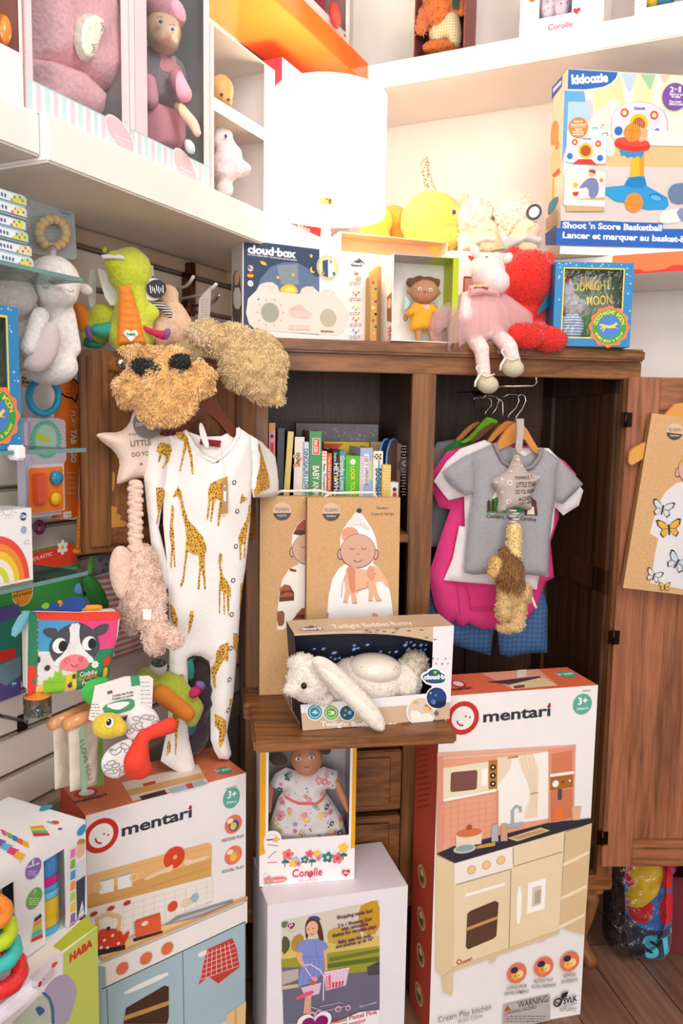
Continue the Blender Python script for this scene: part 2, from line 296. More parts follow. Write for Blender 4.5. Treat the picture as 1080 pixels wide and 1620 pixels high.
# --- flat printing / decals -------------------------------------------------------
_T = {}
def glyphs(s, bold=0.0):
    k = (s, bold)
    if k in _T: return _T[k]
    c = bpy.data.curves.new('t', 'FONT'); c.body = s; c.offset = bold; c.resolution_u = 3; c.size = 1
    o = bpy.data.objects.new('t', c); me = bpy.data.meshes.new_from_object(o)
    v = [(q.co.x, q.co.y) for q in me.vertices]; f = [tuple(p.vertices) for p in me.polygons]
    bpy.data.objects.remove(o); bpy.data.curves.remove(c); bpy.data.meshes.remove(me)
    if not v: v = [(0, 0)]
    x = [q[0] for q in v]; x0, x1 = min(x), max(x); _T[k] = ([(q[0]-x0, q[1]) for q in v], f, max(x1-x0, .01)); return _T[k]
class Art:
    """printing on a flat face (or stitched on a height field): coordinates are photo pixels, mapped onto the face itself"""
    def __init__(s, fr, w=.0004, hf=None, k='card', dl=.00006, uv=False):
        s.fr = fr; s.w = w; s.hf = hf; s.k = k; s.mb = MB(); s.dl = dl; s.uvm = uv
    def q(s, p): return p if s.uvm else s.fr.px(p[0], p[1], s.w)
    def put(s, vs, fs, col):
        m = col if not isinstance(col, str) else M(col, s.k)
        if s.hf is not None: h = s.hf.h(vs); pts = [s.fr.at(u, v, float(h[i])+s.w) for i, (u, v) in enumerate(vs)]
        else: pts = [s.fr.at(u, v, s.w) for u, v in vs]
        s.mb.add(pts, fs, m, s.hf is not None); s.w += s.dl; return s
    def uv(s, poly, col):
        a = sum(poly[i][0]*poly[(i+1) % len(poly)][1]-poly[(i+1) % len(poly)][0]*poly[i][1] for i in range(len(poly)))
        if a < 0: poly = poly[::-1]
        if s.hf is not None: vs, fs, _ = trimesh(poly, .005)
        else:
            vs = poly; r = delaunay_2d_cdt([V(p) for p in poly], [], [list(range(len(poly)))], 1, 1e-8); vs = [(q.x, q.y) for q in r[0]]; fs = [tuple(f) for f in r[2]]
        return s.put(vs, fs, col)
    def pg(s, pts, col, sm=0):
        p = [s.q(a) for a in pts]; return s.uv(smooth_poly(p, sm) if sm else p, col)
    def sc(s, x, y):
        if s.uvm: return 1, 1
        a = s.q((x-2, y)); b = s.q((x+2, y)); c = s.q((x, y-2)); d = s.q((x, y+2)); return abs(b[0]-a[0])/4, abs(c[1]-d[1])/4
    def ell(s, x, y, rx, ry, col, rot=0, n=28, a0=0, a1=360):
        c = s.q((x, y)); kx, ky = s.sc(x, y); R = math.radians(rot); p = []
        for i in range(n if a1-a0 >= 360 else n+1):
            t = math.radians(a0+(a1-a0)*i/n); a, b = rx*kx*math.cos(t), ry*ky*math.sin(t); p.append((c[0]+a*math.cos(R)-b*math.sin(R), c[1]+a*math.sin(R)+b*math.cos(R)))
        return s.uv(p, col)
    def circ(s, x, y, r, col): # r in vertical px
        c = s.q((x, y)); k = s.sc(x, y)[1]*r; return s.uv([(c[0]+k*math.cos(6.28319*i/30), c[1]+k*math.sin(6.28319*i/30)) for i in range(30)], col)
    def ring(s, x, y, r0, r1, col):
        c = s.q((x, y)); k = s.sc(x, y)[1]; n = 32
        vs = [(c[0]+k*r*math.cos(6.28319*i/n), c[1]+k*r*math.sin(6.28319*i/n)) for r in (r0, r1) for i in range(n)]
        return s.put(vs, [(i, (i+1) % n, n+(i+1) % n, n+i) for i in range(n)], col)
    def rect(s, x0, y0, x1, y1, col, rr=0):
        a = s.q((x0, y0)); b = s.q((x1, y1)); u0, u1 = sorted((a[0], b[0])); v0, v1 = sorted((a[1], b[1]))
        if not rr: return s.uv([(u0, v0), (u1, v0), (u1, v1), (u0, v1)], col)
        r = rr*s.sc(x0, y0)[1]; p = []
        for cx, cy, t in ((u1-r, v1-r, 0), (u0+r, v1-r, 90), (u0+r, v0+r, 180), (u1-r, v0+r, 270)):
            p += [(cx+r*math.cos(math.radians(t+15*i)), cy+r*math.sin(math.radians(t+15*i))) for i in range(7)]
        return s.uv(p, col)
    def line(s, pts, wd, col):
        p = [s.q(a) for a in pts]; k = s.sc(*pts[0])[1]*wd/2; L = []; R = []
        for i in range(len(p)):
            a = p[max(i-1, 0)]; b = p[min(i+1, len(p)-1)]; dx, dy = b[0]-a[0], b[1]-a[1]; l = math.hypot(dx, dy) or 1e-9
            L.append((p[i][0]-dy/l*k, p[i][1]+dx/l*k)); R.append((p[i][0]+dy/l*k, p[i][1]-dx/l*k))
        n = len(p); return s.put(L+R, [(i, n+i, n+i+1, i+1) for i in range(n-1)], col)
    def shape(s, x, y, r, col, n=5, inner=.45, rot=90):
        c = s.q((x, y)); k = s.sc(x, y)[1]*r
        return s.uv([(c[0]+k*(1 if i % 2 == 0 else inner)*math.cos(math.radians(rot+180*i/n)), c[1]+k*(1 if i % 2 == 0 else inner)*math.sin(math.radians(rot+180*i/n))) for i in range(2*n)], col)
    def flower(s, x, y, r, col, cc='f2c84b', n=5, rot=90):
        c = s.q((x, y)); k = s.sc(x, y)[1]*r; p = []
        for i in range(n*8):
            t = 6.28319*i/(n*8); q = k*(.62+.38*abs(math.sin(n*t/2))); p.append((c[0]+q*math.cos(t+rot), c[1]+q*math.sin(t+rot)))
        s.uv(p, col); s.circ(x, y, r*.28, cc); return s
    def heart(s, x, y, r, col):
        c = s.q((x, y)); k = s.sc(x, y)[1]*r/16
        return s.uv([(c[0]+k*16*math.sin(t)**3, c[1]+k*(13*math.cos(t)-5*math.cos(2*t)-2*math.cos(3*t)-math.cos(4*t))) for t in [6.28319*i/28 for i in range(28)]], col)
    def text(s, st, A, B, hpx, col, bold=0.0, arc=None):
        """baseline from pixel A to pixel B, cap height hpx"""
        v, f, wd = glyphs(st, bold); a = s.q(A); b = s.q(B); L = math.hypot(b[0]-a[0], b[1]-a[1]); ux, uy = (b[0]-a[0])/L, (b[1]-a[1])/L
        if abs(B[0]-A[0]) >= abs(B[1]-A[1]): k = s.sc(*A)[1]*hpx
        else: k = s.sc(*A)[0]*hpx
        sx = L/wd; sy = k/.70
        return s.put([(a[0]+x*sx*ux-y*sy*uy, a[1]+x*sx*uy+y*sy*ux) for x, y in v], f, col)
    def arctext(s, st, x, y, r, t0, t1, hpx, col, bold=0.0, flip=False):
        c = s.q((x, y)); k = s.sc(x, y)[1]; n = len(st)
        for i, ch in enumerate(st):
            if ch == ' ': continue
            t = math.radians(t0+(t1-t0)*(i+.5)/n); v, f, wd = glyphs(ch, bold); sc = k*hpx/.7; g = -1 if flip else 1
            ux, uy = math.sin(t)*g, -math.cos(t)*g; o = (c[0]+k*r*math.cos(t), c[1]+k*r*math.sin(t)); s.w -= s.dl
            s.put([(o[0]+(a-wd/2)*sc*ux-b*sc*uy, o[1]+(a-wd/2)*sc*uy+b*sc*ux) for a, b in v], f, col)
        s.w += s.dl; return s
    def lines(s, x0, y0, x1, y1, n, col, hpx=2, words=None):
        """rows of fine print as tiny illegible strokes"""
        rnd = random.Random(int(x0*7+y0))
        for i in range(n):
            t = (i+.5)/n; ya = y0+(y1-y0)*t; x = x0; e = x1-(x1-x0)*rnd.uniform(0, .25)
            while x < e:
                l = rnd.uniform(2, 7); s.w -= s.dl; s.line([(x, ya), (min(x+l, e), ya)], hpx, col); x += l+1.5
        return s
    def done(s, name, par, label=None): return s.mb.build(name, par, label) if s.mb.f else None
def cbox(fr, x0, x1, v0, v1, dep, mat, side=None, bev=0, mb=None):
    g = mb or MB(); g.box(fr, x0, x1, v0, v1, -dep, 0, mat, bev); return g
def boxframe(A, B, Y, bot, lean=0):
    """carton front from its top edge A-B and one bottom pixel -> (frame at bottom-left, width, height)"""
    f = face(A, B, Y, lean); wd = f.px(*B)[0]; v0 = f.px(*bot)[1]; return Fr(f.at(0, v0), f.u, f.v), wd, -v0
def topfr(fr, h): return Fr(fr.at(0, h, 0), fr.u, -fr.n)      # printing on a carton's top
def leftfr(fr): return Fr(fr.at(0, 0, 0), fr.n, fr.v)          # printing on a carton's left side
def faced(A, deg, Y, lean=0): return yawf(P(*A, Y), deg, lean)
def scaleTo(A, deg, p, z): f = faced(A, deg, 1.0); return faced(A, deg, CAM.z-z if False else (CAM.z-z)/(CAM.z-f.hit(*p).z))
def rollfr(fr, deg): # turn a frame clockwise in its own plane
    a = math.radians(deg); return Fr(fr.o, fr.u*math.cos(a)-fr.v*math.sin(a), fr.u*math.sin(a)+fr.v*math.cos(a))
# ======================= the room =======================
CORN = V((.021, 2.747, 0)); LD = V((.4337, .9011, 0)).normalized(); RD = V((LD.y, -LD.x, 0))
LW = Fr(CORN, LD, (0, 0, 1))       # left wall, u runs into the corner
RW = Fr(CORN, RD, (0, 0, 1))       # back wall, u runs out of the corner to the right
WHITE = M('efe9e2', 'paint')
g = MB(); fl = [(-2.6, -2.8, 0), (3.2, -2.8, 0), (3.2, 3.4, 0), (-2.6, 3.4, 0)]
g.add([V(p) for p in fl] + [V(p)-V((0, 0, .1)) for p in fl], [(0, 1, 2, 3), (7, 6, 5, 4)], M('6a4a3a', 'floor')); struct(g, 'floor')
g = MB(); g.add([V((x, y, z)) for z in (3.25, 3.3) for x, y, _ in fl], [(3, 2, 1, 0), (4, 5, 6, 7)], WHITE); struct(g, 'ceiling')
g = MB(); g.box(RW, -.12, 3.0, 0, 3.25, -.1, 0, M('f4efea', 'paint')); struct(g, 'wall_back')
SL = M('f0e5da', 'paint')
g = MB(); g.box(LW, -4.5, 0, 0, 3.25, -.1, -.012, M('d3c9c0', 'paint'))
for i in range(15):                                                # slat panel: boards with dark grooves between
    z = .585 + i*.0765
    g.box(LW, -4.5, -.005, z+.006, z+.0705, -.012, 0, SL, .002); g.box(LW, -4.5, -.005, z+.0765-.002, z+.0765+.002, -.012, -.008, M('6b5a4c', 'paint'))
struct(g, 'wall_left')
g = MB(); g.box(LW, -4.5, -.005, .54, .585, -.012, .03, M('b9a692', 'paint'), .003); struct(g, 'trim_left')
g = MB(); g.box(LW, -4.5, -.005, 1.66, 1.686, -.005, .012, M('c9b49c', 'paint'), .002); struct(g, 'trim_left_upper')
g = MB(); g.box(RW, 0, 3, 0, .11, 0, .015, WHITE, .004); struct(g, 'baseboard_back')
# --- shelves
t = T('wall_shelf', 'deep white shelf along the left wall carrying the pink doll boxes', 'shelf', LW.at(-1.4, 1.72, .13))
WS = M('f4ece6', 'paint')
uS = LW.px(78, 250, .265)[0]
g = MB(); g.box(LW, uS, -.02, 1.690, 1.757, .003, .262, WS, .003); g.build('board', t)
g = MB(); g.box(LW, -3.4, uS-.001, 1.697, 1.757, .003, .25, WS, .003); g.build('board', t)
g = MB(); g.box(LW, -.75, -.70, 1.66, 1.689, .004, .20, M('cbb49a', 'paint'), .002); g.build('bracket', t)
t = T('wall_shelf', 'orange shelf high on the left wall, glowing in the lamp light', 'shelf', LW.at(-.8, 2.28, .09))
g = MB(); g.box(LW, -3.0, -.312, 2.257, 2.318, .003, .185, M('ef6a2c', 'gloss'), .002); g.build('board', t)
t = T('wall_shelf', 'long thick white upper shelf on the back wall below the doll boxes', 'shelf', RW.at(1.4, 2.28, .15))
g = MB(); g.box(RW, .005, 2.9, 2.252, 2.318, .003, .296, WS, .003); g.build('board', t)
t = T('wall_shelf', 'lower back wall shelf with an orange painted front, under the basketball toy carton', 'shelf', RW.at(1.4, 1.73, .15))
g = MB(); g.box(RW, .02, 2.9, 1.703, 1.752, .003, .298, M('efe8de', 'gloss'), .002); g.build('board', t)
LSF = Fr(RW.at(0, 0, .299), RW.u, RW.v)
a = Art(LSF, .0006); u0 = LSF.px(970, 390)[0]
a.uvm = True; a.uv([(u0, 1.704), (2.88, 1.704), (2.88, 1.751), (u0, 1.751)], 'ef7a45')
rnd = random.Random(3); p = [(u0, 1.704)]; q = u0
while q < 2.8: p.append((q, 1.707+rnd.random()*.012)); q += rnd.uniform(.01, .05)
p.append((2.88, 1.704)); a.uv(p, 'd8301f'); a.done('orange_front', t)
# ======================= the wardrobe =======================
d_ = ray(957, 1531); kf = yawf(CAM + d_*(-CAM.z/d_.z), 9.24)
K = Fr(kf.hit(438, 555).xy.to_3d(), kf.u, kf.v)                      # carcass front plane, origin on the floor
CF = faced((438, 555), 9.24, 1.0); CF = faced((438, 555), 9.24, (K.at(0, 0, .018)-CAM).dot(K.n)/(CF.o-CAM).dot(K.n))
ku = lambda x, y, w=0: K.px(x, y, w)[0]
kv = lambda x, y, w=0: K.px(x, y, w)[1]
OAKV, OAKH, SHADED_OAK = M('784c28', 'woodv'), M('7e502a', 'woodh'), M('4c2f1b', 'woodv')  # third wood: darker oak copy, the interior's shade put into its colour
uL = ku(388, 1250); uA = uL+.045; uD0, uD1 = ku(652, 640), ku(689, 640); uI = ku(985, 640); uR = ku(1014, 592)
zT = kv(1012, 581); zR = kv(989, 600); DEP = .45
zB = .225; zS = kv(620, 846)
zLid = .742
wd = T('wardrobe', 'old dark oak wardrobe desk with open doors in the corner', 'wardrobe', K.at((uL+uR)/2, 0, -.22))
g = MB(); zc = CF.at(0, 0).z
cz0 = zc; cz1 = kv(1018, 553, .018)
g.box(K, uL-.02, ku(1021, 570, .018), cz0, cz1, -DEP-.01, .018, OAKH, .005); g.build('top_board', wd)
g = MB(); g.box(K, uL, uR, zR, zc, -.02, 0, OAKH, .002); g.build('top_rail', wd)
g = MB(); g.box(K, uL, uA, zB, zR, -.02, 0, OAKV, .002); g.build('stile', wd)
g = MB(); g.box(K, uD0, uD1, zB, zR, -.022, 0, OAKV, .002); g.build('stile', wd)
g = MB(); g.box(K, uI, uR, zB, zR, -.022, 0, OAKV, .002); g.build('stile', wd)
g = MB(); g.box(K, uL, uL+.018, zB, zc, -DEP, -.02, OAKV); g.build('side_panel', wd)
g = MB(); g.box(K, uI+.002, uR, zB, zc, -DEP, -.02, SHADED_OAK)
for (v0, v1) in ((zB, zB+.08), (.93, .99), (zc-.07, zc)): g.box(K, uI-.008, uI+.002, v0, v1, -DEP+.02, -.024, SHADED_OAK, .001)
for (w0, w1) in ((-DEP+.02, -DEP+.08), (-.09, -.024)): g.box(K, uI-.008, uI+.002, zB, zc, w0, w1, SHADED_OAK, .001)
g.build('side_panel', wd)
g = MB(); g.box(K, (uD0+uD1)/2-.008, (uD0+uD1)/2+.008, zB, zc, -DEP, -.022, SHADED_OAK); g.build('partition', wd)
g = MB(); g.box(K, uL+.018, uI+.002, zB, zc, -DEP, -DEP+.012, SHADED_OAK)
um = ku(745, 800, -DEP+.02); g.box(K, uL+.018, uI+.002, zB, zc, -DEP-.004, -DEP, SHADED_OAK); g.box(K, um, um+.05, zB, zc, -DEP+.012, -DEP+.02, SHADED_OAK)
g.box(K, uL+.02, uI, zR-.11, zR-.06, -DEP+.012, -DEP+.02, SHADED_OAK)
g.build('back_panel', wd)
g = MB(); g.box(K, uA-.02, uD0+.01, zS-.018, zS, -DEP+.012, -.004, OAKH, .002); g.build('shelf', wd)
g = MB(); g.box(K, uA-.02, uD0+.01, zLid-.022, zLid, -DEP+.012, -.002, OAKH, .001); g.build('desk_floor', wd)
g = MB(); g.box(K, uD1-.01, uI+.004, zB, zB+.02, -DEP, -.001, OAKH, .001); g.box(K, uL, uR, zB-.02, zB+.012, -.03, .004, OAKH, .003); g.build('bottom_rail', wd)
# drop front
zf = .720; g = MB(); g.box(K, uL+.002, uD0+.03, zf, zLid, .001, .298, OAKH, .004)
g.box(K, uL-.008, uL+.03, zf-.012, zLid+.002, -.03, .10, OAKH, .003); g.build('drop_lid', wd)
# drawers
for (v0, v1) in ((.60, .668), (.445, .588), (.262, .432)):
    g = MB(); g.box(K, uA+.002, uD0-.004, v0, v1, -.02, .006, OAKH, .003)
    g.box(K, uA+.02, uD0-.03, v0+.014, v1-.014, .006, .010, OAKH, .002)
    d = g.build('drawer', wd)
    k = MB(); k.lathe(K.at((uA+uD0)/2, (v0+v1)/2, .010), [(.0, 0), (.007, 0), (.006, .012), (.013, .018), (.011, .026), (0, .028)], OAKV, K.n, 14); k.build('knob', d)
# cabriole legs
def leg(u, w):
    prof = [(zB-.01, .0, .030), (.17, .008, .027), (.12, .004, .021), (.07, -.004, .016), (.035, .006, .017), (.015, .018, .020), (0, .02, .017)]
    m = MB(); pts = [K.at(u+dx, z, w+dx*.8) for z, dx, r in prof]; m.tube(pts, [r for *_, r in prof], OAKV, 12); m.box(K, u-.034, u+.034, zB-.03, zB-.012, w-.034, w+.034, OAKV, .003); m.build('leg', wd)
for u, w_ in ((uR-.055, -.03), (uL+.04, -.03), (uR-.05, -DEP+.06), (uL+.04, -DEP+.06)): leg(u, w_)
# left upper door, swung wide open
DLf = faced((127.5, 552), 38, 1.47); DL = Fr(DLf.at(0, DLf.px(134, 878)[1]), DLf.u, DLf.v); dh = -DLf.px(134, 878)[1]; dw = DL.px(408, 700)[0]
g = MB(); st = DL.px(174, 700)[0]; pb = DL.px(180, 835)[1]; pt = DL.px(180, 587)[1]
g.box(DL, 0, dw, 0, dh, -.02, -.006, OAKV, .002)
g.box(DL, .012, st, .012, dh-.01, -.006, 0, OAKV, .002); g.box(DL, dw-st, dw-.006, .012, dh-.01, -.006, 0, OAKV, .002)
g.box(DL, st, dw-st, .012, pb, -.006, 0, OAKH, .002); g.box(DL, st, dw-st, pt, dh-.01, -.006, 0, OAKH, .002)
dr = g.build('door', wd)
a = Art(DL, -.0055)                                                  # flaked varnish at the foot of the panel
for pts in ([(176, 800), (186, 803), (184, 812), (192, 816), (190, 822), (200, 826), (198, 834), (176, 835)], [(178, 746), (182, 748), (181, 770), (179, 778), (177, 776)]): a.pg(pts, M('c98a3c', 'paint'))
a.pg([(205, 818), (240, 808), (300, 822), (310, 834), (210, 835)], M('4c2a15', 'paint'))
a.done('worn_patch', dr)
g = MB(); c = DL.hit(193, 574, .002); g.lathe(c, [(0, 0), (.011, 0), (.011, .004), (0, .005)], M('c9c2b8', 'metal'), DL.n, 14)
g.box(DL, *sorted((DL.px(201, 560)[0], DL.px(209, 560)[0])), DL.px(205, 580)[1], DL.px(205, 560)[1], .001, .009, M('d5cfc6', 'metal'), .002); g.build('catch', dr)
# right door, open to the right
DRf = faced((992.6, 595.8), 2.7, K.at(uI+.008, 1).y - .012); DR = Fr(DRf.at(0, DRf.px(936, 1372)[1]), DRf.u, DRf.v); rh = -DRf.px(936, 1372)[1]; rw = .40
s0 = DR.px(1039, 700)[0]; tr_ = DR.px(1039, 649)[1]; br_ = DR.px(983, 1329)[1]
RDV, RDH = M('945c3e', 'woodv'), M('945c3e', 'woodh')
g = MB(); g.box(DR, 0.003, rw, 0, rh, -.022, -.007, RDV, .002)
g.box(DR, 0.003, s0, 0, rh, -.007, 0, RDV, .0015); g.box(DR, rw-s0, rw, 0, rh, -.007, 0, RDV, .0015); g.box(DR, s0, rw-s0, 0, br_, -.007, 0, RDH, .0015); g.box(DR, s0, rw-s0, tr_, rh, -.007, 0, RDH, .0015)
dr = g.build('door', wd)
for y in (664, 1008, 1325):
    c = DR.px(990, y)[1]; h = MB(); h.box(DR, -.012, .014, c-.016, c+.016, .0005, .0035, M('3a2c22', 'metal')); h.tube([DR.at(0, c-.017, .003), DR.at(0, c+.017, .003)], .0035, M('3a2c22', 'metal')); h.build('hinge', dr)
# pull-out clothes rail
MET = M('b9a894', 'metal')
ru = ku(765, 615, -.16); zr = kv(765, 622, -.16)
g = MB(); g.box(K, ru-.012, ru+.012, zc-.012, zc-.001, -.36, -.02, M('4a3b2c', 'metal'), .001)
g.tube([K.at(ru, zr+.004, -.36), K.at(ru, zr, -.10)], .006, MET)
g.build('rail', wd)
fr = K.off(w=-.03); h = MB(); h.tube([fr.hit(776, 611), fr.hit(842, 611), fr.hit(848, 606), fr.hit(848, 598), fr.hit(845, 594), fr.hit(838, 596), fr.hit(836, 590)], .0035, MET); h.build('rail_bracket', wd)
RAIL = (ru, zr)

# ======================= cartons =======================
def levelY(x, y, z): d = ray(x, y); t = (z-CAM.z)/d.z; return t*d.y
def faceB(A, B, Yb, lean=0): f = face(A, B, 1.0, lean); return face(A, B, Yb/f.hit(*B).y, lean)
def box6(g, fr, u0, u1, v0, v1, w0, w1, front, back=None, top=None, bot=None, left=None, right=None):
    p = [fr.at(u, v, q) for q in (w0, w1) for v in (v0, v1) for u in (u0, u1)]
    for f, m in (((0, 2, 3, 1), back), ((4, 5, 7, 6), front), ((0, 1, 5, 4), bot), ((2, 6, 7, 3), top), ((0, 4, 6, 2), left), ((1, 3, 7, 5), right)): g.add([p[i] for i in f], [(0, 1, 2, 3)], m or front)
    return g
def carton(name, label, cat, fr, w, h, dep, front, group=None, **kw):
    t = T(name, label, cat, fr.at(w/2, 0, -dep/2), group)
    g = MB(); box6(g, fr, 0, w, 0, h, -dep, 0, M(front), **{k: M(v) for k, v in kw.items()}); g.build('carton', t)
    return t
def winbox(t, fr, w, h, dep, win, front, inner, film=True, side=None, th=.0015, top=None):
    """carton with a cut-out window win=(u0,v0,u1,v1) in its front"""
    u0, v0, u1, v1 = win; g = MB(); fm, im, sm = M(front), M(inner), M(side or front); tm = M(top) if top else sm
    g.box(fr, 0, w, 0, h, -dep, -dep+th, im); g.box(fr, 0, th, 0, h, -dep+th, -th, sm); g.box(fr, w-th, w, 0, h, -dep+th, -th, sm); g.box(fr, th, w-th, 0, th, -dep+th, -th, im); g.box(fr, th, w-th, h-th, h, -dep+th, -th, tm)
    g.box(fr, th, th*1.5, th, h-th, -dep+th, -th, im); g.box(fr, w-th*1.5, w-th, th, h-th, -dep+th, -th, im)
    for a in ((0, u0, 0, h), (u1, w, 0, h), (u0, u1, 0, v0), (u0, u1, v1, h)):
        if a[1]-a[0] > 1e-4 and a[3]-a[2] > 1e-4: g.box(fr, a[0], a[1], a[2], a[3], -th, 0, fm)
    g.build('carton', t)
    if film:
        f = MB(); f.add([fr.at(u0, v0, -th-.0005), fr.at(u1, v0, -th-.0005), fr.at(u1, v1, -th-.0005), fr.at(u0, v1, -th-.0005)], [(0, 1, 2, 3)], M('ffffff', 'clear')); f.build('clear_window', t)
z2 = lambda ox, oy, k=2: (lambda *p: [(ox+x/k, oy+y/k) for x, y in p])
def smiley(a, x, y, r, kx=.94):
    a.circ(x, y, r, 'c9342c'); a.circ(x, y, r*.70, 'f3eeec')
    a.circ(x+r*.17, y-r*.1, r*.06, 'c9342c'); a.circ(x+r*.42, y-r*.04, r*.06, 'c9342c')
    a.line([(x-r*.34, y+r*.16), (x-r*.30, y+r*.32), (x-r*.16, y+r*.44), (x+r*.03, y+r*.44)], r*.1, 'c9342c')
def badge(a, x, y, kx=1):
    a.ell(x, y, 15*kx, 16.5, '5fae98'); a.text('3+', (x-7*kx, y+1), (x+8*kx, y-1), 11, 'ffffff', .02); a.text('years', (x-9*kx, y+9.5), (x+9*kx, y+8), 5, 'ffffff')
# --- cream kitchen carton (right)
f0 = scaleTo((695.3, 1102), 14.5, (919, 1604), 0); W0 = f0.px(946, 1079.2)[0]; H0 = f0.at(0, 0).z
CK = Fr(f0.at(0, -H0), f0.u, f0.v)
t = carton('toy_kitchen_box', 'large white and orange carton of a cream toy kitchen on the floor below the clothes', 'box', CK, W0, H0, .13, 'f1ecec', left='c24f38', top='e5714f', right='c24f38')
a = Art(CK)
q = z2(540, 1200)
smiley(a, 732, 1136, 26.5); a.text('mentari', (764, 1142.5), (870.5, 1132), 17.5, '3a3842', .028); a.circ(869, 1114.5, 2.4, 'c9342c'); badge(a, 921, 1114)
a.line([(921, 1093), (934, 1092)], 2.5, 'b9b4b4')
def KP(pts, c, sm=0): a.pg(q(*pts), c, sm)
KP([(303, -18), (742, -44), (735, 195), (300, 302)], 'eeb89e'); KP([(322, 3), (655, -20), (655, 205), (322, 285)], 'e9a587')
for i in range(7): a.line(q((322, 140+i*20), (490, 110+i*20)), .6, 'dd9478')
for i in range(8): a.line(q((325+i*22, 135), (325+i*22, 270)), .6, 'dd9478')
KP([(493, 0), (657, -22), (657, 190), (493, 215)], 'f7f2ec'); KP([(493, -4), (540, -8), (534, 30), (515, 60), (494, 84)], 'ecd7c0'); KP([(556, -8), (624, -16), (622, 180), (600, 192), (572, 190), (598, 120), (590, 80), (570, 40)], 'f0dcc4', 1)
for k in range(4): a.line(q((565+k*14, -5), (590+k*8, 70), (604+k*4, 112), (588+k*10, 188)), .8, 'dcc2a4')
a.line(q((596, 112), (622, 108)), 2.2, 'cf9a48'); a.line(q((525, -2), (560, -6)), 3, 'c98f45')
KP([(303, -18), (322, -14), (322, 302), (300, 302)], 'dc9a80'); KP([(490, 100), (497, 100), (497, 250), (490, 252)], 'dc9a80'); KP([(303, -18), (742, -44), (742, -36), (303, -6)], 'e7b096')
KP([(322, 30), (493, 5), (490, 95), (322, 128)], 'efe0c2'); a.rect(713, 1222, 754, 1249, '7e5249', 4); a.rect(762, 1216, 770, 1243, 'faf6f2', 2)
KP([(465, 8), (493, 4), (491, 94), (465, 98)], 'b5772f')
for y in (28, 54, 80): a.circ(779.5, 1200+y/2, 4.6, '2c2220'); a.circ(779.5, 1200+y/2, 1.8, 'f1e5d0')
KP([(322, 128), (490, 96), (490, 104), (322, 137)], 'fbf8f4')
KP([(655, -30), (738, -40), (735, 188), (655, 208)], 'e3977a'); KP([(664, -14), (730, -26), (730, 38), (664, 48)], 'd27e5c'); KP([(660, 50), (735, 40), (735, 48), (660, 58)], 'fbf6f2')
KP([(660, 60), (733, 50), (732, 90), (660, 102)], 'aa6a2e'); a.circ(878.5, 1240, 5.4, 'f7f3ee'); a.circ(890, 1237, 1.6, '3a2a20'); a.circ(901, 1235, 2, 'e8dccb'); KP([(662, 104), (730, 94), (730, 186), (662, 202)], 'cf7a56'); KP([(684, 98), (697, 96), (697, 130), (684, 132)], '4b4a52')
KP([(300, 302), (358, 330), (792, 204), (790, 189), (655, 204), (490, 246), (350, 280)], '35303c')
KP([(672, 156), (703, 152), (697, 196), (676, 198)], 'e67c3f'); KP([(728, 154), (759, 151), (753, 194), (732, 196)], 'e2b093')
KP([(524, 252), (630, 218), (660, 228), (556, 262)], 'd8bd8c'); KP([(536, 252), (630, 224), (648, 229), (558, 256)], 'b9976a')
a.line(q((541, 215), (541, 165), (552, 150), (566, 156), (566, 170)), 5, 'a7b3b2'); KP([(524, 208), (575, 200), (575, 214), (524, 220)], 'a7b3b2')
KP([(362, 240), (445, 230), (442, 270), (362, 280)], 'eadbc2'); a.ell(742, 1318, 20, 6, 'd9764a'); a.ell(742, 1309, 4, 4, 'b8502c'); a.ell(735, 1343, 18, 7, 'b9c7c3'); a.ell(735, 1342, 14, 5, '93a6a5'); KP([(428, 276), (486, 264), (486, 276), (428, 286)], 'cf9a55')
KP([(476, 210), (494, 208), (496, 262), (474, 264)], 'aab9be'); KP([(505, 206), (523, 204), (525, 260), (503, 262)], 'cfa284')
KP([(300, 306), (358, 332), (350, 752), (322, 738), (318, 690), (298, 670)], 'e3cba2'); KP([(358, 332), (705, 230), (690, 548), (352, 668)], 'ecd7b3')
KP([(358, 332), (543, 280), (543, 345), (358, 398)], 'f4ece6')
for x, y in ((411, 352), (458, 337), (504, 322)): a.circ(540+x/2, 1200+y/2, 7.4, 'e4ba7b'); a.circ(540+x/2, 1200+y/2, 5, 'efcd97')
for pts in (((362, 400), (536, 350)), ((545, 342), (697, 296)), ((536, 350), (530, 600)), ((543, 282), (543, 340))): a.line(q(*pts), 1, '8a6f50')
KP([(392, 428), (517, 392), (517, 402), (392, 438)], 'fdfaf7'); KP([(408, 482), (486, 450), (497, 456), (490, 562), (480, 570), (400, 604), (393, 596), (398, 492)], '5e4033'); KP([(394, 536), (494, 498), (494, 508), (394, 546)], 'c99a5e')
KP([(555, 408), (571, 404), (568, 520), (552, 526)], 'fdfaf7', 1); KP([(590, 394), (646, 379), (642, 476), (586, 492)], 'fdfaf7'); KP([(604, 408), (632, 400), (629, 462), (601, 470)], 'd9cdbd'); KP([(612, 420), (632, 414), (630, 455), (610, 462)], 'b9aa98')
KP([(708, 234), (792, 204), (768, 558), (690, 532)], 'dcbf94')
for p0, p1 in (((700, 332), (782, 292)), ((694, 438), (774, 400)), ((686, 530), (768, 490))): KP([p0, p1, (p1[0], p1[1]+9), (p0[0]+40, p0[1]-8), (p0[0], p0[1]+10)], 'f3e2c3')
KP([(352, 662), (690, 542), (690, 553), (352, 674)], 'dfc69b'); KP([(470, 628), (488, 622), (488, 640), (470, 646)], 'dfc69b'); KP([(624, 572), (642, 566), (642, 578), (624, 580)], 'dfc69b'); a.ring(726, 1522, 2.6, 4, 'c9342c'); a.text('mentari', (731, 1525), (747, 1518), 5, 'c9342c', .02)
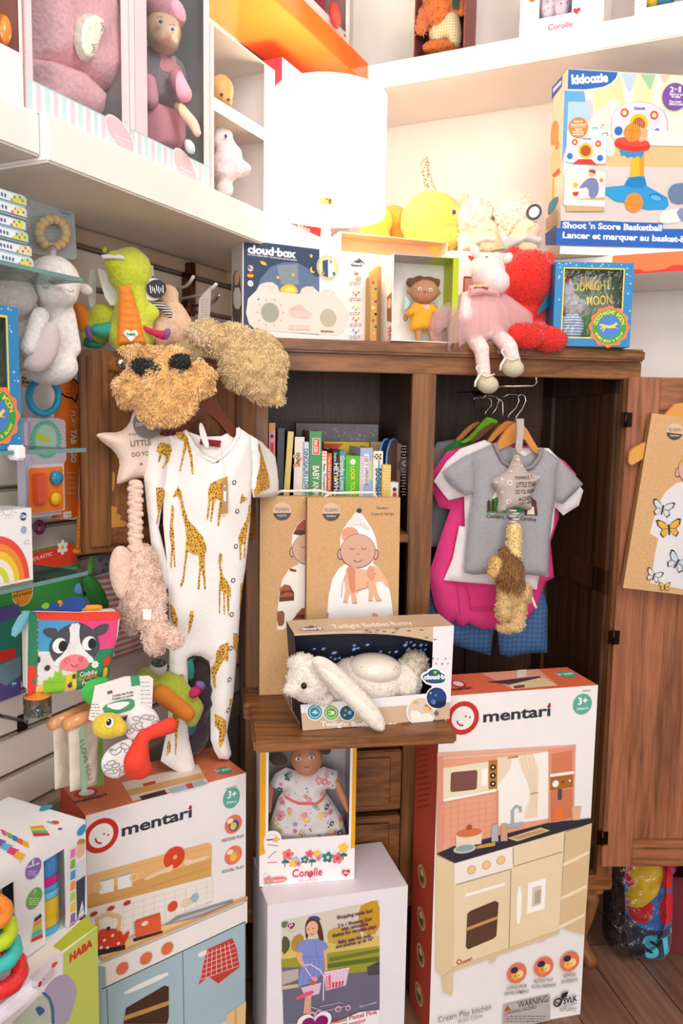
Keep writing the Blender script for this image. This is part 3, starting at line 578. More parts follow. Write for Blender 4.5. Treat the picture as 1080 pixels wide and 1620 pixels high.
KP([(352, 668), (352, 740), (322, 738), (318, 692)], 'e3cba2')
for x, y, l1, l2, c2 in ((555, 680, 'LANGUAGE', 'DEVELOPMENT', 'f1b23c'), (640, 660, 'PRETEND PLAY', 'WITH FRIENDS', 'e8973a'), (722, 643, 'INSPIRING', 'INTERESTS', 'f6c04e')):
    X, Y_ = 540+x/2, 1200+y/2; a.circ(X, Y_, 15.5, 'e5795c'); a.ell(X-1, Y_+2, 7.5, 9, c2); a.ell(X+5, Y_+1, 5, 6, 'f8d89a'); a.ell(X-4, Y_-5, 6, 5, '3c2f52'); a.circ(X+3, Y_+3, 1, '5a2b20'); a.circ(X-3, Y_+4, 1, '5a2b20')
    L = 20 if l1 != 'INSPIRING' else 13; a.text(l1, (X-L*.8, Y_+26), (X+L*.75, Y_+22), 5, '6d6866', .01); a.text(l2, (X-L, Y_+35), (X+L*.95, Y_+31), 5, '6d6866', .01)
KP([(512, 782), (660, 748), (660, 828), (512, 862)], 'b9b2ae'); a.text('WARNING:', (819, 1595), (868, 1584), 10, '3c3838', .012); a.text('CHOKING HAZARD', (798, 1606), (848, 1595), 5.5, '4a4644', .01); a.lines(798, 1606, 866, 1618, 3, '5a5654', 1.2); KP([(514, 800), (525, 780), (536, 796)], 'c94a34')
a.ring(882, 1586, 4.5, 7, '2c2a2a'); a.line([(879, 1585), (883, 1590), (897, 1570)], 2.5, '2c2a2a'); a.pg([(886, 1580), (889, 1572), (899, 1568), (896, 1577)], '2c2a2a'); a.text('SVLK', (891, 1589), (913, 1583), 9, '2c2a2a', .03); a.text('INDONESIA', (891, 1594), (913, 1588), 3.2, '2c2a2a'); a.lines(885, 1594, 913, 1600, 3, '6a6664', .9)
a.text('Cream Play kitchen', (693, 1618), (777, 1597), 9, '6a6462'); a.text('de Jeu Cr\u00e8me', (724, 1619), (763, 1610), 7, '8a8482')
a.done('printed_front', t)
a = Art(leftfr(CK)); q = z2(540, 1200); a.uvm = True; a.uv([(-.12, .02), (-.01, .02), (-.01, H0-.02), (-.12, H0-.02)], 'c24f38'); a.uvm = False
for x, y in ((254, 372), (252, 506), (250, 622), (245, 745)): X, Y_ = 540+x/2, 1200+y/2; a.ell(X, Y_, 6.5, 17, 'dcc78f'); a.ell(X, Y_, 5.3, 14.5, 'b98a56'); a.ell(X, Y_+3, 2.6, 7, '3d5a4c'); a.ell(X, Y_-5, 2.4, 5, 'f0d9a0')
rr = random.Random(4)
for i in range(11): a.line([(660, 1188+i*9), (660+rr.uniform(14, 22), 1184+i*9)], 1.1, '9c3c2a')
a.done('printed_side', t)
a = Art(topfr(CK, H0)); z8 = z2(640, 1040, 3.375)
a.ell(*z8((285, 140))[0], 12, 6.5, 'c9342c'); a.ell(*z8((285, 140))[0], 8, 4.2, 'f3eeec'); a.text('mentari', *z8((262, 178), (368, 165)), 4.5, '3a3842', .03)
a.pg(z8((405, 84), (710, 62), (818, 150), (575, 170)), 'e9a98e'); a.pg(z8((440, 130), (720, 100), (735, 110), (560, 145)), '3b3442'); a.pg(z8((560, 145), (735, 105), (818, 150), (575, 170)), 'ecd3ac'); a.pg(z8((600, 68), (650, 64), (650, 100), (600, 108)), 'f3e6d8'); a.pg(z8((580, 152), (640, 146), (640, 160), (585, 166)), '6a4a3a')
a.ell(896, 1066.7, 16.5, 5, '5fae98'); a.text('3+ years', (884, 1069), (908, 1066), 4, 'ffffff', .02)
a.done('printed_top', t)
# --- blue kitchen carton (left)
f0 = faced((135.5, 1290.5), 35.5, 1.352); W1 = f0.px(389, 1222.5)[0]; H1 = f0.at(0, 0).z; BK = Fr(f0.at(0, -H1), f0.u, f0.v)
t = carton('toy_kitchen_box', 'white and orange carton of a pale blue toy kitchen, left below the giraffe pyjamas', 'box', BK, W1, H1, .15, 'efe9ea', left='c24f38', top='e07a58', right='f0ebea')
a = Art(BK); q = z2(0, 1200)
smiley(a, 160, 1322, 27); a.text('mentari', (192.5, 1323), (303.5, 1292), 18, '3a3842', .028); a.circ(301, 1276.5, 2.4, 'c9342c'); badge(a, 366, 1262, .9); a.line([(357, 1248), (374, 1244)], 2.4, 'b9b4b4')
for y, l, c2 in ((1304, 'PRETEND PLAY', '3f5f8f'), (1353, 'SOCIAL PLAY', 'e09a48')):
    a.circ(369, y, 14.5, 'e5795c'); a.ell(370, y+2, 8, 9, c2); a.ell(369, y+3, 5, 6, 'f6c04e'); a.ell(364, y-5, 5, 4, 'f8e2c0'); a.text(l, (351, y+29), (386, y+20), 4.8, '6d6866', .01)
KP([(270, 372), (650, 268), (664, 268), (670, 280), (668, 318), (270, 432)], 'e8b67a'); KP([(270, 432), (668, 318), (668, 400), (270, 505)], 'd9a563'); KP([(270, 436), (666, 322), (666, 314), (270, 428)], 'f2cd99')
KP([(270, 478), (670, 372), (674, 448), (270, 620)], 'f1e8e2')
for i in range(6): a.line(q((272, 500+i*22), (670, 385+i*17)), .6, 'd9cdc6')
for i in range(12): a.line(q((290+i*33, 490-i*9), (290+i*33, 600-i*12)), .6, 'd9cdc6')
KP([(270, 385), (668, 280), (668, 318), (270, 432)], 'e8b67a'); KP([(270, 432), (668, 318), (668, 342), (270, 472)], 'd8a460')
for x, y in ((338, 400), (395, 385)): KP([(x-23, y-12), (x+22, y-24), (x+22, y+20), (x-23, y+30)], 'f4f0ee'); KP([(x-23, y-14), (x+22, y-26), (x+22, y-20), (x-23, y-8)], '9db7c4')
a.ring(154, 1405, 4, 7, 'e9c79c'); a.ring(212, 1388, 4, 7, 'e9c79c')
a.circ(275.5, 1357, 17, 'd9482a'); a.circ(277, 1356, 3.5, 'e9b27c'); KP([(455, 378), (530, 345), (548, 332), (546, 358), (515, 362), (460, 388)], 'f0d3ac', 1); KP([(578, 330), (592, 316), (606, 322), (658, 305), (660, 316), (604, 334), (588, 340)], 'f0d3ac', 1)
for x, y in ((297, 492), (351, 474), (402, 457)): a.ell(x/2, 1200+y/2, 6, 3.5, 'b8422c')
a.circ(273, 1434, 8, 'd9532f'); KP([(570, 455), (610, 440), (612, 458), (575, 472)], 'ecd3ae', 1); a.circ(308, 1420, 6.5, '9dbccb')
KP([(310, 620), (782, 436), (784, 446), (325, 640)], 'dba768'); KP([(300, 610), (480, 540), (600, 500), (782, 434), (325, 630)], 'eec48c')
KP([(515, 530), (560, 500), (735, 446), (740, 456), (640, 500)], '8f8d90'); KP([(540, 522), (575, 503), (725, 455), (640, 492)], 'b9b7b8')
KP([(308, 570), (312, 545), (330, 538), (380, 540), (392, 565), (396, 600), (310, 612)], 'd4462a', 1); KP([(384, 566), (405, 545), (410, 552), (394, 590)], 'd4462a'); KP([(308, 606), (396, 590), (396, 604), (310, 624)], '2f2a30')
for x, y in ((330, 575), (356, 560), (340, 598), (375, 585), (320, 598)): a.circ(x/2, 1200+y/2, 2.3, 'f5ece6')
a.line(q((312, 545), (308, 505), (340, 490), (380, 500), (376, 545)), 5, 'e6bd83'); a.circ(171.5, 1469, 3, '2f2a30')
KP([(425, 520), (507, 494), (510, 550), (430, 572)], 'e2643c'); KP([(425, 520), (507, 494), (505, 488), (430, 512)], 'cf5531'); a.ell(229, 1461, 5.5, 3.5, 'f1e2cb'); KP([(420, 570), (514, 545), (514, 552), (424, 580)], '35303c')
KP([(310, 655), (770, 460), (782, 448), (782, 520), (322, 728)], 'f2ebe8')
for x, y in ((387, 664), (462, 632), (529, 601)): a.circ(x/2, 1200+y/2, 11, 'cfd9dc'); a.circ(x/2, 1200+y/2, 9.4, 'e4754b')
KP([(310, 655), (334, 660), (340, 840), (312, 840)], '9db4be'); KP([(322, 730), (776, 516), (776, 770), (700, 840), (322, 840)], 'a8c0cb')
a.line(q((322, 730), (776, 516)), 1.6, '33333c'); a.line(q((578, 612), (582, 840)), 1.3, '5c6e78'); a.line(q((338, 728), (342, 840)), 1.3, '5c6e78'); a.line(q((776, 516), (776, 770)), 1.2, '5c6e78')
KP([(392, 735), (530, 672), (534, 688), (396, 750)], 'f5efe9', 1); KP([(390, 840), (398, 790), (520, 718), (534, 722), (534, 820), (528, 840)], '4c3428', 0); KP([(392, 815), (534, 766), (534, 780), (392, 830)], 'c59457')
KP([(626, 615), (662, 602), (664, 614), (628, 632)], 'f5efe9', 1)
KP([(655, 604), (735, 568), (748, 600), (758, 660), (690, 712), (660, 690), (628, 716), (636, 680)], 'c8413a')
for i in range(7): a.line(q((645+i*13, 612-i*5), (634+i*17, 700-i*6)), .9, 'f0d9d6')
for i in range(6): a.line(q((650-i*3, 620+i*16), (742+i*3, 585+i*14)), .9, 'f0d9d6')
KP([(715, 812), (778, 768), (776, 840), (715, 840)], 'e9c48e'); KP([(740, 800), (750, 792), (750, 840), (740, 840)], 'd9ad70')
a.done('printed_front', t)
a = Art(topfr(BK, H1)); q = z2(0, 1200)
a.ell(136, 1254.5, 22, 7.5, 'c9342c', 0); a.ell(137, 1254, 15, 5, 'f3eeec'); a.text('mentari', (119, 1271), (170, 1258), 5, '3a3842', .03)
KP([(385, 76), (625, 18), (660, 78), (420, 135)], 'e9d6c6'); KP([(400, 100), (640, 45), (650, 62), (408, 118)], 'dba768'); KP([(440, 120), (520, 98), (530, 112), (450, 132)], '4a3830'); KP([(530, 96), (640, 66), (655, 80), (545, 110)], 'a8c0cb'); KP([(585, 82), (605, 76), (614, 92), (596, 96)], 'c8413a'); KP([(450, 80), (490, 70), (494, 78), (455, 88)], 'd4462a')
a.ell(354, 1218.5, 15, 6, '3f8f7c'); a.text('3+ years', (342, 1222), (366, 1217), 5, 'cfe6dc', .02)
a.done('printed_top', t)
# --- white shopping cart carton + boxed doll on it
f0 = faced((423, 1432), 15.1, 1.50); W2 = f0.px(645, 1401)[0]; H2 = f0.at(0, 0).z; SCF = Fr(f0.at(0, -H2), f0.u, f0.v)
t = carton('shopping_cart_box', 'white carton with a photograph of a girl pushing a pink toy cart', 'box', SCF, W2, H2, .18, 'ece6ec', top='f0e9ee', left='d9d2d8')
a = Art(SCF); q = z2(400, 1400, 4.154)
KP([(185, 235), (832, 98), (832, 820), (700, 836), (560, 900), (480, 914), (200, 914)], 'd8cfc0'); KP([(185, 480), (832, 350), (832, 600), (190, 700)], '9c9a3a'); KP([(185, 425), (832, 330), (832, 400), (188, 490)], 'd9c06a')
KP([(190, 330), (240, 350), (245, 420), (190, 470)], '5a5a3a', 1); KP([(690, 150), (760, 110), (832, 98), (832, 330), (700, 320)], 'c9982e', 1); KP([(480, 310), (560, 270), (700, 300), (720, 360), (500, 400)], 'c9a34a', 1); KP([(250, 350), (330, 310), (340, 430), (250, 440)], 'b08d4a', 1); KP([(188, 240), (240, 240), (215, 285), (188, 280)], '6a7460', 1)
KP([(190, 545), (300, 540), (560, 590), (832, 560), (832, 820), (700, 836), (560, 900), (480, 914), (200, 914)], '6d6a80'); KP([(190, 570), (300, 550), (300, 620), (190, 660)], 'b9aea6'); KP([(190, 665), (300, 650), (310, 670), (190, 690)], 'd2b98a'); KP([(750, 540), (832, 500), (832, 590), (755, 595)], '4d4a52')
KP([(500, 480), (830, 420), (830, 440), (500, 505)], '6f7a2a'); KP([(490, 520), (830, 470), (830, 500), (490, 548)], '5f6f2c')
KP([(340, 270), (360, 220), (420, 215), (450, 260), (470, 380), (440, 380), (420, 300), (375, 300), (350, 375)], '5a3626', 1); a.ell(493.5, 1469, 9.5, 12, 'e5b294'); KP([(355, 225), (380, 205), (430, 205), (448, 235), (420, 232), (390, 222)], '4a4a8f', 1)
a.line(q((358, 292), (370, 288)), .9, '3a2620'); a.line(q((388, 286), (402, 284)), .9, '3a2620'); a.line(q((375, 322), (390, 326), (402, 318)), 1.1, '9c4a40')
KP([(300, 380), (350, 360), (430, 355), (480, 380), (495, 412), (462, 430), (468, 560), (440, 600), (400, 640), (295, 670), (320, 500), (330, 440), (285, 440)], '8290cf', 0); a.line(q((412, 372), (420, 470)), 1, '6c78b8'); a.line(q((335, 478), (462, 470)), 1, '6c78b8')
for i in range(4): a.line(q((345+i*30, 490), (330+i*32, 640)), 1, '6f7cbd')
KP([(285, 445), (330, 440), (320, 490), (345, 520), (330, 545), (290, 500)], 'e0ac8c', 1); KP([(462, 430), (485, 425), (490, 560), (475, 570)], 'e0ac8c'); KP([(345, 700), (385, 690), (380, 840), (330, 860)], 'd9a88c')
KP([(320, 860), (355, 840), (358, 870), (325, 885)], '6a4438', 1)
a.line(q((335, 528), (380, 522), (440, 560), (465, 600), (462, 760)), 1.8, 'e6d6e6'); a.line(q((340, 540), (380, 600)), 1.4, 'e6d6e6')
KP([(315, 675), (450, 640), (435, 715), (345, 740)], 'e4bcd6'); a.ell(495, 1552, 5.5, 6.5, 'a9705c'); KP([(370, 605), (425, 600), (420, 640), (390, 625)], 'e79ab4', 1); KP([(275, 740), (330, 710), (400, 690), (400, 715), (340, 740), (285, 760)], 'd8607c', 1)
KP([(465, 580), (632, 548), (610, 660), (480, 695)], 'e6c2dc'); KP([(480, 600), (515, 590), (520, 680), (485, 690)], 'df6f8c'); KP([(520, 640), (600, 630), (590, 665), (520, 678)], 'd8506c')
for i in range(6): a.line(q((490+i*24, 580-i*4), (495+i*21, 690-i*6)), .9, 'f2e2ee')
a.line(q((465, 576), (634, 546)), 2, 'f0dcea')
a.line(q((375, 800), (470, 830), (640, 790), (560, 770)), 1.6, 'b8a9bd'); a.line(q((440, 800), (560, 775)), 1.5, 'b8a9bd')
for x, y, r in ((560, 815, 5), (385, 862, 7), (625, 810, 4), (430, 845, 5)): a.ring(400+x/4.154, 1400+y/4.154, r*.55, r, 'd6a6c6')
for st, p0, p1 in (('Shopping made fun!', (552, 226), (786, 180)), ('2 in 1 Shopping Cart', (558, 280), (782, 232)), ('with removable', (580, 303), (757, 266)), ('basket for versatile play!', (524, 344), (810, 284)), ('Baby seat fits dolls', (562, 388), (776, 342)), ('and plushes up to 16"', (545, 418), (790, 364))): a.text(st, *q(p0, p1), 5.2, '5c2a56', .03)
a.text('*Doll not included', *q((698, 808), (810, 776)), 3, 'f1eaf0')
a.heart(460.5, 1465, 7, 'f4eef2'); a.heart(460.5, 1465, 6, '8a1f6a'); a.text('3+', (457, 1467), (464, 1465), 4, 'ffffff', .02)
KP([(480, 914), (560, 895), (700, 836), (832, 820), (832, 914)], 'f3edf0'); a.text('Classic Pastel Pink', *q((500, 918), (818, 846)), 7, 'c03a35', .025); a.text('Shopping', *q((590, 940), (740, 900)), 7, 'c03a35', .02)
a.heart(497, 1622, 26, 'f4eef2'); a.heart(498, 1623, 20, '8a1f6a')
a.done('printed_photo', t)
a = Art(SCF, .0002); KP([(60, 20), (100, 130), (98, 136), (52, 22)], 'c9c1c8'); a.done('lid_seam', t)
YC = levelY(410, 1403, H2); f0 = faced((410, 1403), 9.8, YC); WC = f0.px(560, 1391)[0]
DB = Fr(V((f0.o.x, f0.o.y, H2+.0005)), f0.u, f0.v); HC = .305
t = T('doll_box', 'yellow and white window carton with a doll in a flowered dress, under the wooden ledge', 'box', DB.at(WC/2, 0, -.05))
wu0, wv0 = DB.px(424, 1330); wu1 = DB.px(553, 1250)[0]
winbox(t, DB, WC, HC, .115, (wu0, wv0, wu1, HC-.01), 'f6f1f1', 'b9b2b6', side='eee6e8')
a = Art(DB); q = z2(400, 1170, 4.154); yb = 'f0ab27'
a.uvm = True; a.uv([(0, DB.px(410, 1354)[1]), (DB.px(419.5, 1350)[0], DB.px(419, 1350)[1]), (DB.px(419.5, 1350)[0], HC), (0, HC)], yb); u = DB.px(555.5, 1300)[0]; a.uv([(u, DB.px(560, 1342)[1]), (WC, DB.px(560, 1341)[1]), (WC, HC), (u, HC)], yb); a.uvm = False
KP([(95, 602), (150, 598), (180, 620), (188, 650), (188, 770), (95, 790), (75, 720), (68, 660)], 'f6f1f1', 1); a.arctext('cheveux a coiffer', 430, 1331, 9, 165, 20, 2.6, 'd0506a'); a.line(q((90, 660), (175, 655)), 2, '3c3a50'); a.flower(436, 1328.5, 5, 'e9c34a'); a.line(q((95, 690), (165, 700)), 1.2, 'd0506a'); a.line(q((100, 780), (130, 750), (155, 735)), 1.2, '8a8088'); a.line(q((95, 810), (160, 806)), 1.1, 'd0506a')
for x, y, r, c in ((230, 757, 9.5, 'ea7f86'), (280, 790, 6, '9ec4cf'), (262, 815, 6.5, 'f2c84b'), (297, 815, 5.5, 'ea8f94'), (340, 790, 6.5, '2f7d86'), (372, 752, 7, 'e2707c'), (420, 748, 6, 'f0c64c'), (430, 780, 5, 'e78a90'), (455, 762, 4, '8cb8c4'), (492, 774, 9, '2a7f88'), (556, 780, 9.5, 'e6727e'), (594, 712, 8.5, 'f3c94d'), (594, 758, 4.5, '2f7d86')):
    X, Y_ = 400+x/4.154, 1170+y/4.154; a.circ(X, Y_, r*1.25, 'f8f4f2'); 
for x, y, r, c in ((230, 757, 9.5, 'ea7f86'), (280, 790, 6, '9ec4cf'), (262, 815, 6.5, 'f2c84b'), (297, 815, 5.5, 'ea8f94'), (340, 790, 6.5, '2f7d86'), (372, 752, 7, 'e2707c'), (420, 748, 6, 'f0c64c'), (430, 780, 5, 'e78a90'), (455, 762, 4, '8cb8c4'), (492, 774, 9, '2a7f88'), (556, 780, 9.5, 'e6727e'), (594, 712, 8.5, 'f3c94d')):
    X, Y_ = 400+x/4.154, 1170+y/4.154; a.flower(X, Y_, r, c, 'c9483c' if c[0] == 'e' else 'f2d060')
for x, y in ((212, 800), (388, 795), (594, 755)): a.line(q((x, y-15), (x-3, y+40)), 1.2, '2f6d76'); a.ell(400+(x-8)/4.154, 1170+(y+3)/4.154, 4, 2.2, '2f6d76', 20); a.ell(400+(x+10)/4.154, 1170+(y+3)/4.154, 4, 2.2, '2f6d76', -20)
a.text('Corolle', *q((258, 906), (455, 892)), 12, 'd33b62', .015); a.heart(400+376/4.154, 1170+890/4.154, 5, 'd33b62'); a.text('www.corolle.com', *q((302, 934), (420, 924)), 3.2, 'd8607c')
a.heart(547, 1381, 6.5, 'd4264e'); a.text('18m', (543, 1382.5), (551, 1382), 3.5, 'ffffff', .02); a.pg(q((115, 915), (150, 905), (220, 902), (222, 930), (150, 945), (110, 945)), 'e8766f', 1); a.text('Eglantine', *q((132, 936), (208, 926)), 3.6, 'fbe6e2', .01); a.flower(423, 1393.5, 6, 'e98c84'); a.flower(424, 1393.5, 7.5, '8fc0b4'); a.flower(423.5, 1393, 5.5, 'ea8078')
rr = random.Random(9)
for _ in range(40): x, y = rr.uniform(415, 556), rr.uniform(1372, 1398); a.w -= a.dl; a.circ(x, y, .6, 'e6bcc0')
a.done('printed_front', t)
# doll in the window
sk = M('c98662', 'paint'); fY = DB.at(WC/2, 0, -.05).y
g = blob('head', t, sk, [E(485, 1200, fY, 27, 25, 22), E(485, 1214, fY-.008, 20, 14, 18)], .004, 4)
a = Art(camfr(485, 1200, fY-.0305), 0)
for x, y in ((472, 1200.5), (492.5, 1198.5)): a.ell(x, y, 4.6, 3.1, 'f5f0ec'); a.circ(x+.3, y, 2.8, '4d4a4a'); a.circ(x+.3, y, 1.3, '1c1718'); a.circ(x+1, y-1, .6, 'ffffff'); a.line([(x-5, y-6), (x, y-7.5), (x+5, y-6.5)], .8, '6a4432')
a.line([(481, 1214), (485, 1215.2), (489, 1213.6)], 1.3, 'a8503f'); a.done('face', t)
g = blob('hair', t, M('4a342b', 'plush'), [E(440, 1202, fY+.005, 17, 11, 14, -20), E(515, 1187, fY+.01, 10, 8, 8), E(484, 1180, fY+.012, 27, 10, 20)], .004, 3)
DRM = M('ece4e4', 'cloth'); DF = DB.off(w=-.052)
dress = [(435, 1224), (452, 1214), (470, 1220), (490, 1221), (512, 1213), (534, 1220), (536, 1240), (528, 1247), (514, 1246), (516, 1254), (540, 1290), (549, 1322), (520, 1332), (480, 1342), (445, 1342), (425, 1332), (424, 1310), (440, 1262), (450, 1248), (438, 1250), (426, 1240)]
g = MB(); hf = puff(g, DF, pxs(DF, dress), DRM, .03, .03, .0045, .004, 40, folds=.0025, ff=70); dr = g.build('dress', t)
a = Art(hf.fr, .001, hf, 'cloth'); rr = random.Random(2)
a.line([(448, 1253.5), (470, 1262), (495, 1261), (514, 1252)], 5, 'e8716c') if False else a.pg([(448, 1251.5), (470, 1259.5), (495, 1258.5), (514, 1250), (514.5, 1254), (496, 1263), (470, 1264), (448.5, 1256)], 'e8716c')
cols = ['e99aa4', '2f6f78', 'f0ce70', 'e77f92', '8fb6be', 'ef9fb0', 'f3dc9a']
n = 0
dp = pxs(DF, dress)
while n < 95:
    x, y = rr.uniform(428, 546), rr.uniform(1218, 1338)
    if not inside([DF.px(x, y)], dp)[0] or bdist([DF.px(x, y)], dp)[0] < .004: continue
    c = cols[n % 7]; r = rr.uniform(3.2, 6) if n < 50 else rr.uniform(.8, 1.4)
    (a.flower(x, y, r, c, rr.choice(('f2d060', 'd9586a', 'f7f0ea')), 5, rr.random()*3) if n < 50 else a.circ(x, y, r, c)); a.w -= a.dl*(2 if n < 50 else 1)*.8; n += 1
a.done('flower_print', dr)
g = blob('arm', t, sk, [C(428, 1243, fY, 7, 424, 1282, fY-.012, 6)], .0035, 3); g = blob('arm', t, sk, [C(533, 1240, fY, 7, 545, 1268, fY-.005, 6.5), C(545, 1268, fY-.005, 6, 550, 1284, fY-.012, 3.5)], .0035, 3)
for x in (470, 503): blob('leg', t, sk, [C(x, 1330, fY, 9, x, 1350, fY, 8)], .004, 2)
# ---------------- boxes on the left wall shelf ----------------
SZ = 1.7575
SF = Fr(LW.at(0, SZ, .245), LW.u, LW.v)
sx = lambda x, y: SF.px(x, y)[0]
def stripes(a, u0, u1, v0, v1, n, c1='f6cfd9', c2='c3e3e2'):
    a.uv([(u0, v0), (u1, v0), (u1, v1), (u0, v1)], 'f8eef0')
    for i in range(n): a.uv([(u0+(u1-u0)*i/n, v0), (u0+(u1-u0)*(i+.55)/n, v0), (u0+(u1-u0)*(i+.55)/n, v1), (u0+(u1-u0)*i/n, v1)], c1 if i % 2 else c2); a.w -= a.dl
def dollbox(label, ua, ub, h=.42, band=.042, inner='a9b3b0', film=True, front='f8dfe3'):
    fr = Fr(SF.at(ua, 0), SF.u, SF.v); w_ = ub-ua
    t = T('doll_box', label, 'box', fr.at(w_/2, 0, -.09), None)
    winbox(t, fr, w_, h, .19, (.012, band, w_-.016, h-.02), front, inner, film, 'f3e4e4')
    a = Art(fr); a.uvm = True; stripes(a, 0, w_, 0, band-.002, 13); a.uv([(0, band-.002), (w_, band-.002), (w_, band), (0, band)], '9fd6d2')
    rr = random.Random(int(w_*9999))
    for _ in range(20): v = rr.uniform(band, h); a.ell(w_-.008+rr.uniform(-.005, .005), v, .0012, .0012, 'a7d8d8'); a.w -= a.dl
    return t, fr, w_, a
uA0, uA1, uB1, uC0, uC1 = sx(43, 168), sx(205, 238), sx(331, 292), sx(335, 296), sx(433, 332)
t, fr, w_, a = dollbox('pink striped box with a doll in a plush robe and a sleep mask', uA0, uA1)
a.uv([(w_-.0145, .04), (w_-.0005, .04), (w_-.0005, .418), (w_-.0145, .418)], 'f8dfe3'); a.uv([(0, .04), (.0115, .04), (.0115, .41), (0, .41)], 'f6d3da'); a.uvm = False; a.ell(190, 213, 25, 21, 'f7f0ee', -25); a.ell(190, 213, 23.5, 19.5, 'f4c3cd', -25); a.line([(181, 214), (205, 224)], 1.6, 'f9e4e6'); a.line([(180, 220), (200, 228)], 1.6, 'f9e4e6'); a.done('printed_front', t)
IA = fr.off(w=-.06); RB = M('fbc6d0', 'plush')
g = MB(); puff(g, IA, pxs(IA, [(48, -60), (150, -60), (170, 20), (180, 60), (178, 135), (155, 152), (120, 130), (48, 95)]), RB, .045, .04, .008, .008, 26); g.build('robe', t)
g = MB(); puff(g, IA, pxs(IA, [(48, 90), (110, 110), (150, 150), (146, 190), (130, 205), (48, 175)]), RB, .05, .04, .008, .006, 26); g.build('trousers', t)
b = T('x', 'x', 'x') if False else None
SMf = fr.off(w=-.012); g = MB(); hf = puff(g, SMf, smooth_poly(pxs(SMf, [(120, 30), (140, 18), (158, 28), (163, 50), (152, 70), (148, 92), (136, 100), (124, 92), (116, 66)])), M('f7efdc', 'plush'), .012, .01, .005); m_ = g.build('sleep_mask', t)
a = Art(hf.fr, .001, hf)
for cx, cy in ((153, 44), (139, 78)):
    a.line([(cx-4, cy-7), (cx+1, cy), (cx-3, cy+8)], 1.1, '4a3c34')
    for k in range(4): a.line([(cx-2+k*.6, cy-5+k*4), (cx+5, cy-6+k*4)], .7, '4a3c34')
    a.done('lash_embroidery', m_); a = Art(hf.fr, .001, hf)
t, fr, w_, a = dollbox('pink striped box with a baby doll in a pink hat and grey rabbit shirt', uA1+.003, uB1)
uW = fr.px(232, 100)[0]; a.uv([(.012, .042), (uW, .042), (uW, .40), (.012, .40)], 'f4d3da'); a.uvm = False
a.ell(293, 265, 21, 21, 'f7f0ee', -30); a.ell(293, 265, 19.5, 19.5, 'f4c3cd', -30); a.line([(284, 264), (304, 275)], 1.6, 'f9e4e6'); a.line([(284, 270), (301, 280)], 1.6, 'f9e4e6'); a.done('printed_front', t)
yd = fr.at(w_/2, .2, -.07).y; SK = M('f8d4b6', 'paint')
blob('head', t, SK, [E(258, 50, yd, 27, 33, 27), E(262, 66, yd-.01, 20, 14, 20)], .005, 4)
blob('hat', t, M('fbb3c6', 'plush'), [E(260, 20, yd+.006, 33, 24, 33, -12)], .005, 3)
a = Art(camfr(258, 50, yd-.0455), 0)
for x, y in ((254, 34), (273, 46)): a.ell(x, y, 4.6, 4.2, 'f4eeea'); a.circ(x, y, 3.4, '6a6a78'); a.circ(x, y, 1.7, '1c1a22'); a.circ(x+1, y-1.2, .8, 'ffffff'); a.line([(x-5, y-6), (x, y-8), (x+4, y-6)], .9, '8a5a3c')
a.ell(263, 64, 5, 2.4, 'b8554a', -20); a.ell(264, 53, 2, 1.5, 'c0835f'); a.done('face', t)
GS = fr.off(w=-.06); g = MB(); hf = puff(g, GS, pxs(GS, [(234, 72), (258, 80), (278, 96), (290, 130), (282, 182), (258, 166), (240, 158), (232, 120)]), M('a7a1a6', 'heather'), .028, .03, .006); s_ = g.build('shirt', t)
a = Art(hf.fr, .001, hf, 'cloth'); a.pg([(238, 82), (246, 90), (248, 98), (256, 92), (262, 92), (258, 104), (268, 112), (272, 128), (264, 134), (254, 122), (240, 116), (238, 104), (240, 98)], 'f0a9b4', 1); a.done('rabbit_print', s_)
blob('arm', t, SK, [C(283, 170, yd, 9, 305, 195, yd-.01, 9), C(305, 195, yd-.01, 9, 312, 210, yd-.02, 7)], .005, 3)
for x0, y0, x1, y1 in ((278, 122, 291, 148), (236, 130, 238, 158)): blob('sleeve', t, M('fbb3c6', 'cloth'), [C(x0, y0, yd, 12, x1, y1, yd-.01, 13)], .005, 3)
g = MB(); puff(g, GS, pxs(GS, [(233, 160), (258, 168), (282, 188), (284, 230), (270, 252), (248, 240), (234, 232)]), M('f8acbe', 'cloth'), .03, .025, .006, .006, 30); g.build('trousers', t)
blob('shoe', t, M('dfe3e6', 'gloss'), [E(300, 232, yd-.012, 8, 14, 9, 25)], .005, 3)
# clipped box at the left edge of the frame
ul = sx(-62, 118); fr = Fr(SF.at(ul, 0), SF.u, SF.v); w_ = uA0-.006-ul
t = T('doll_box', 'white and coral window box with orange toys inside, left end of the shelf', 'box', fr.at(w_/2, 0, -.09))
winbox(t, fr, w_, .40, .18, (.02, .07, fr.px(32, 100)[0], .36), 'f2eeee', 'd9998a', True, 'f08b78')
a = Art(fr); a.uvm = True; u = fr.px(36, 60)[0]; a.uv([(u, .06), (w_, .06), (w_, .4), (u, .4)], 'f29a88')
for i in range(24): a.ell(u+.004+(i % 2)*.004, .07+i*.013, .001, .001, 'f9e6e0'); a.w -= a.dl
a.done('printed_front', t)
yy = fr.at(w_/2, .2, -.06).y
g = MB(); g.pell(4, 48, yy, 13, 24, M('ef8a34', 'gloss'), 12); g.build('orange_bottle', t); g = MB(); g.pell(2, 122, yy, 12, 30, M('e9c6c6', 'gloss'), 10); g.build('cup', t)
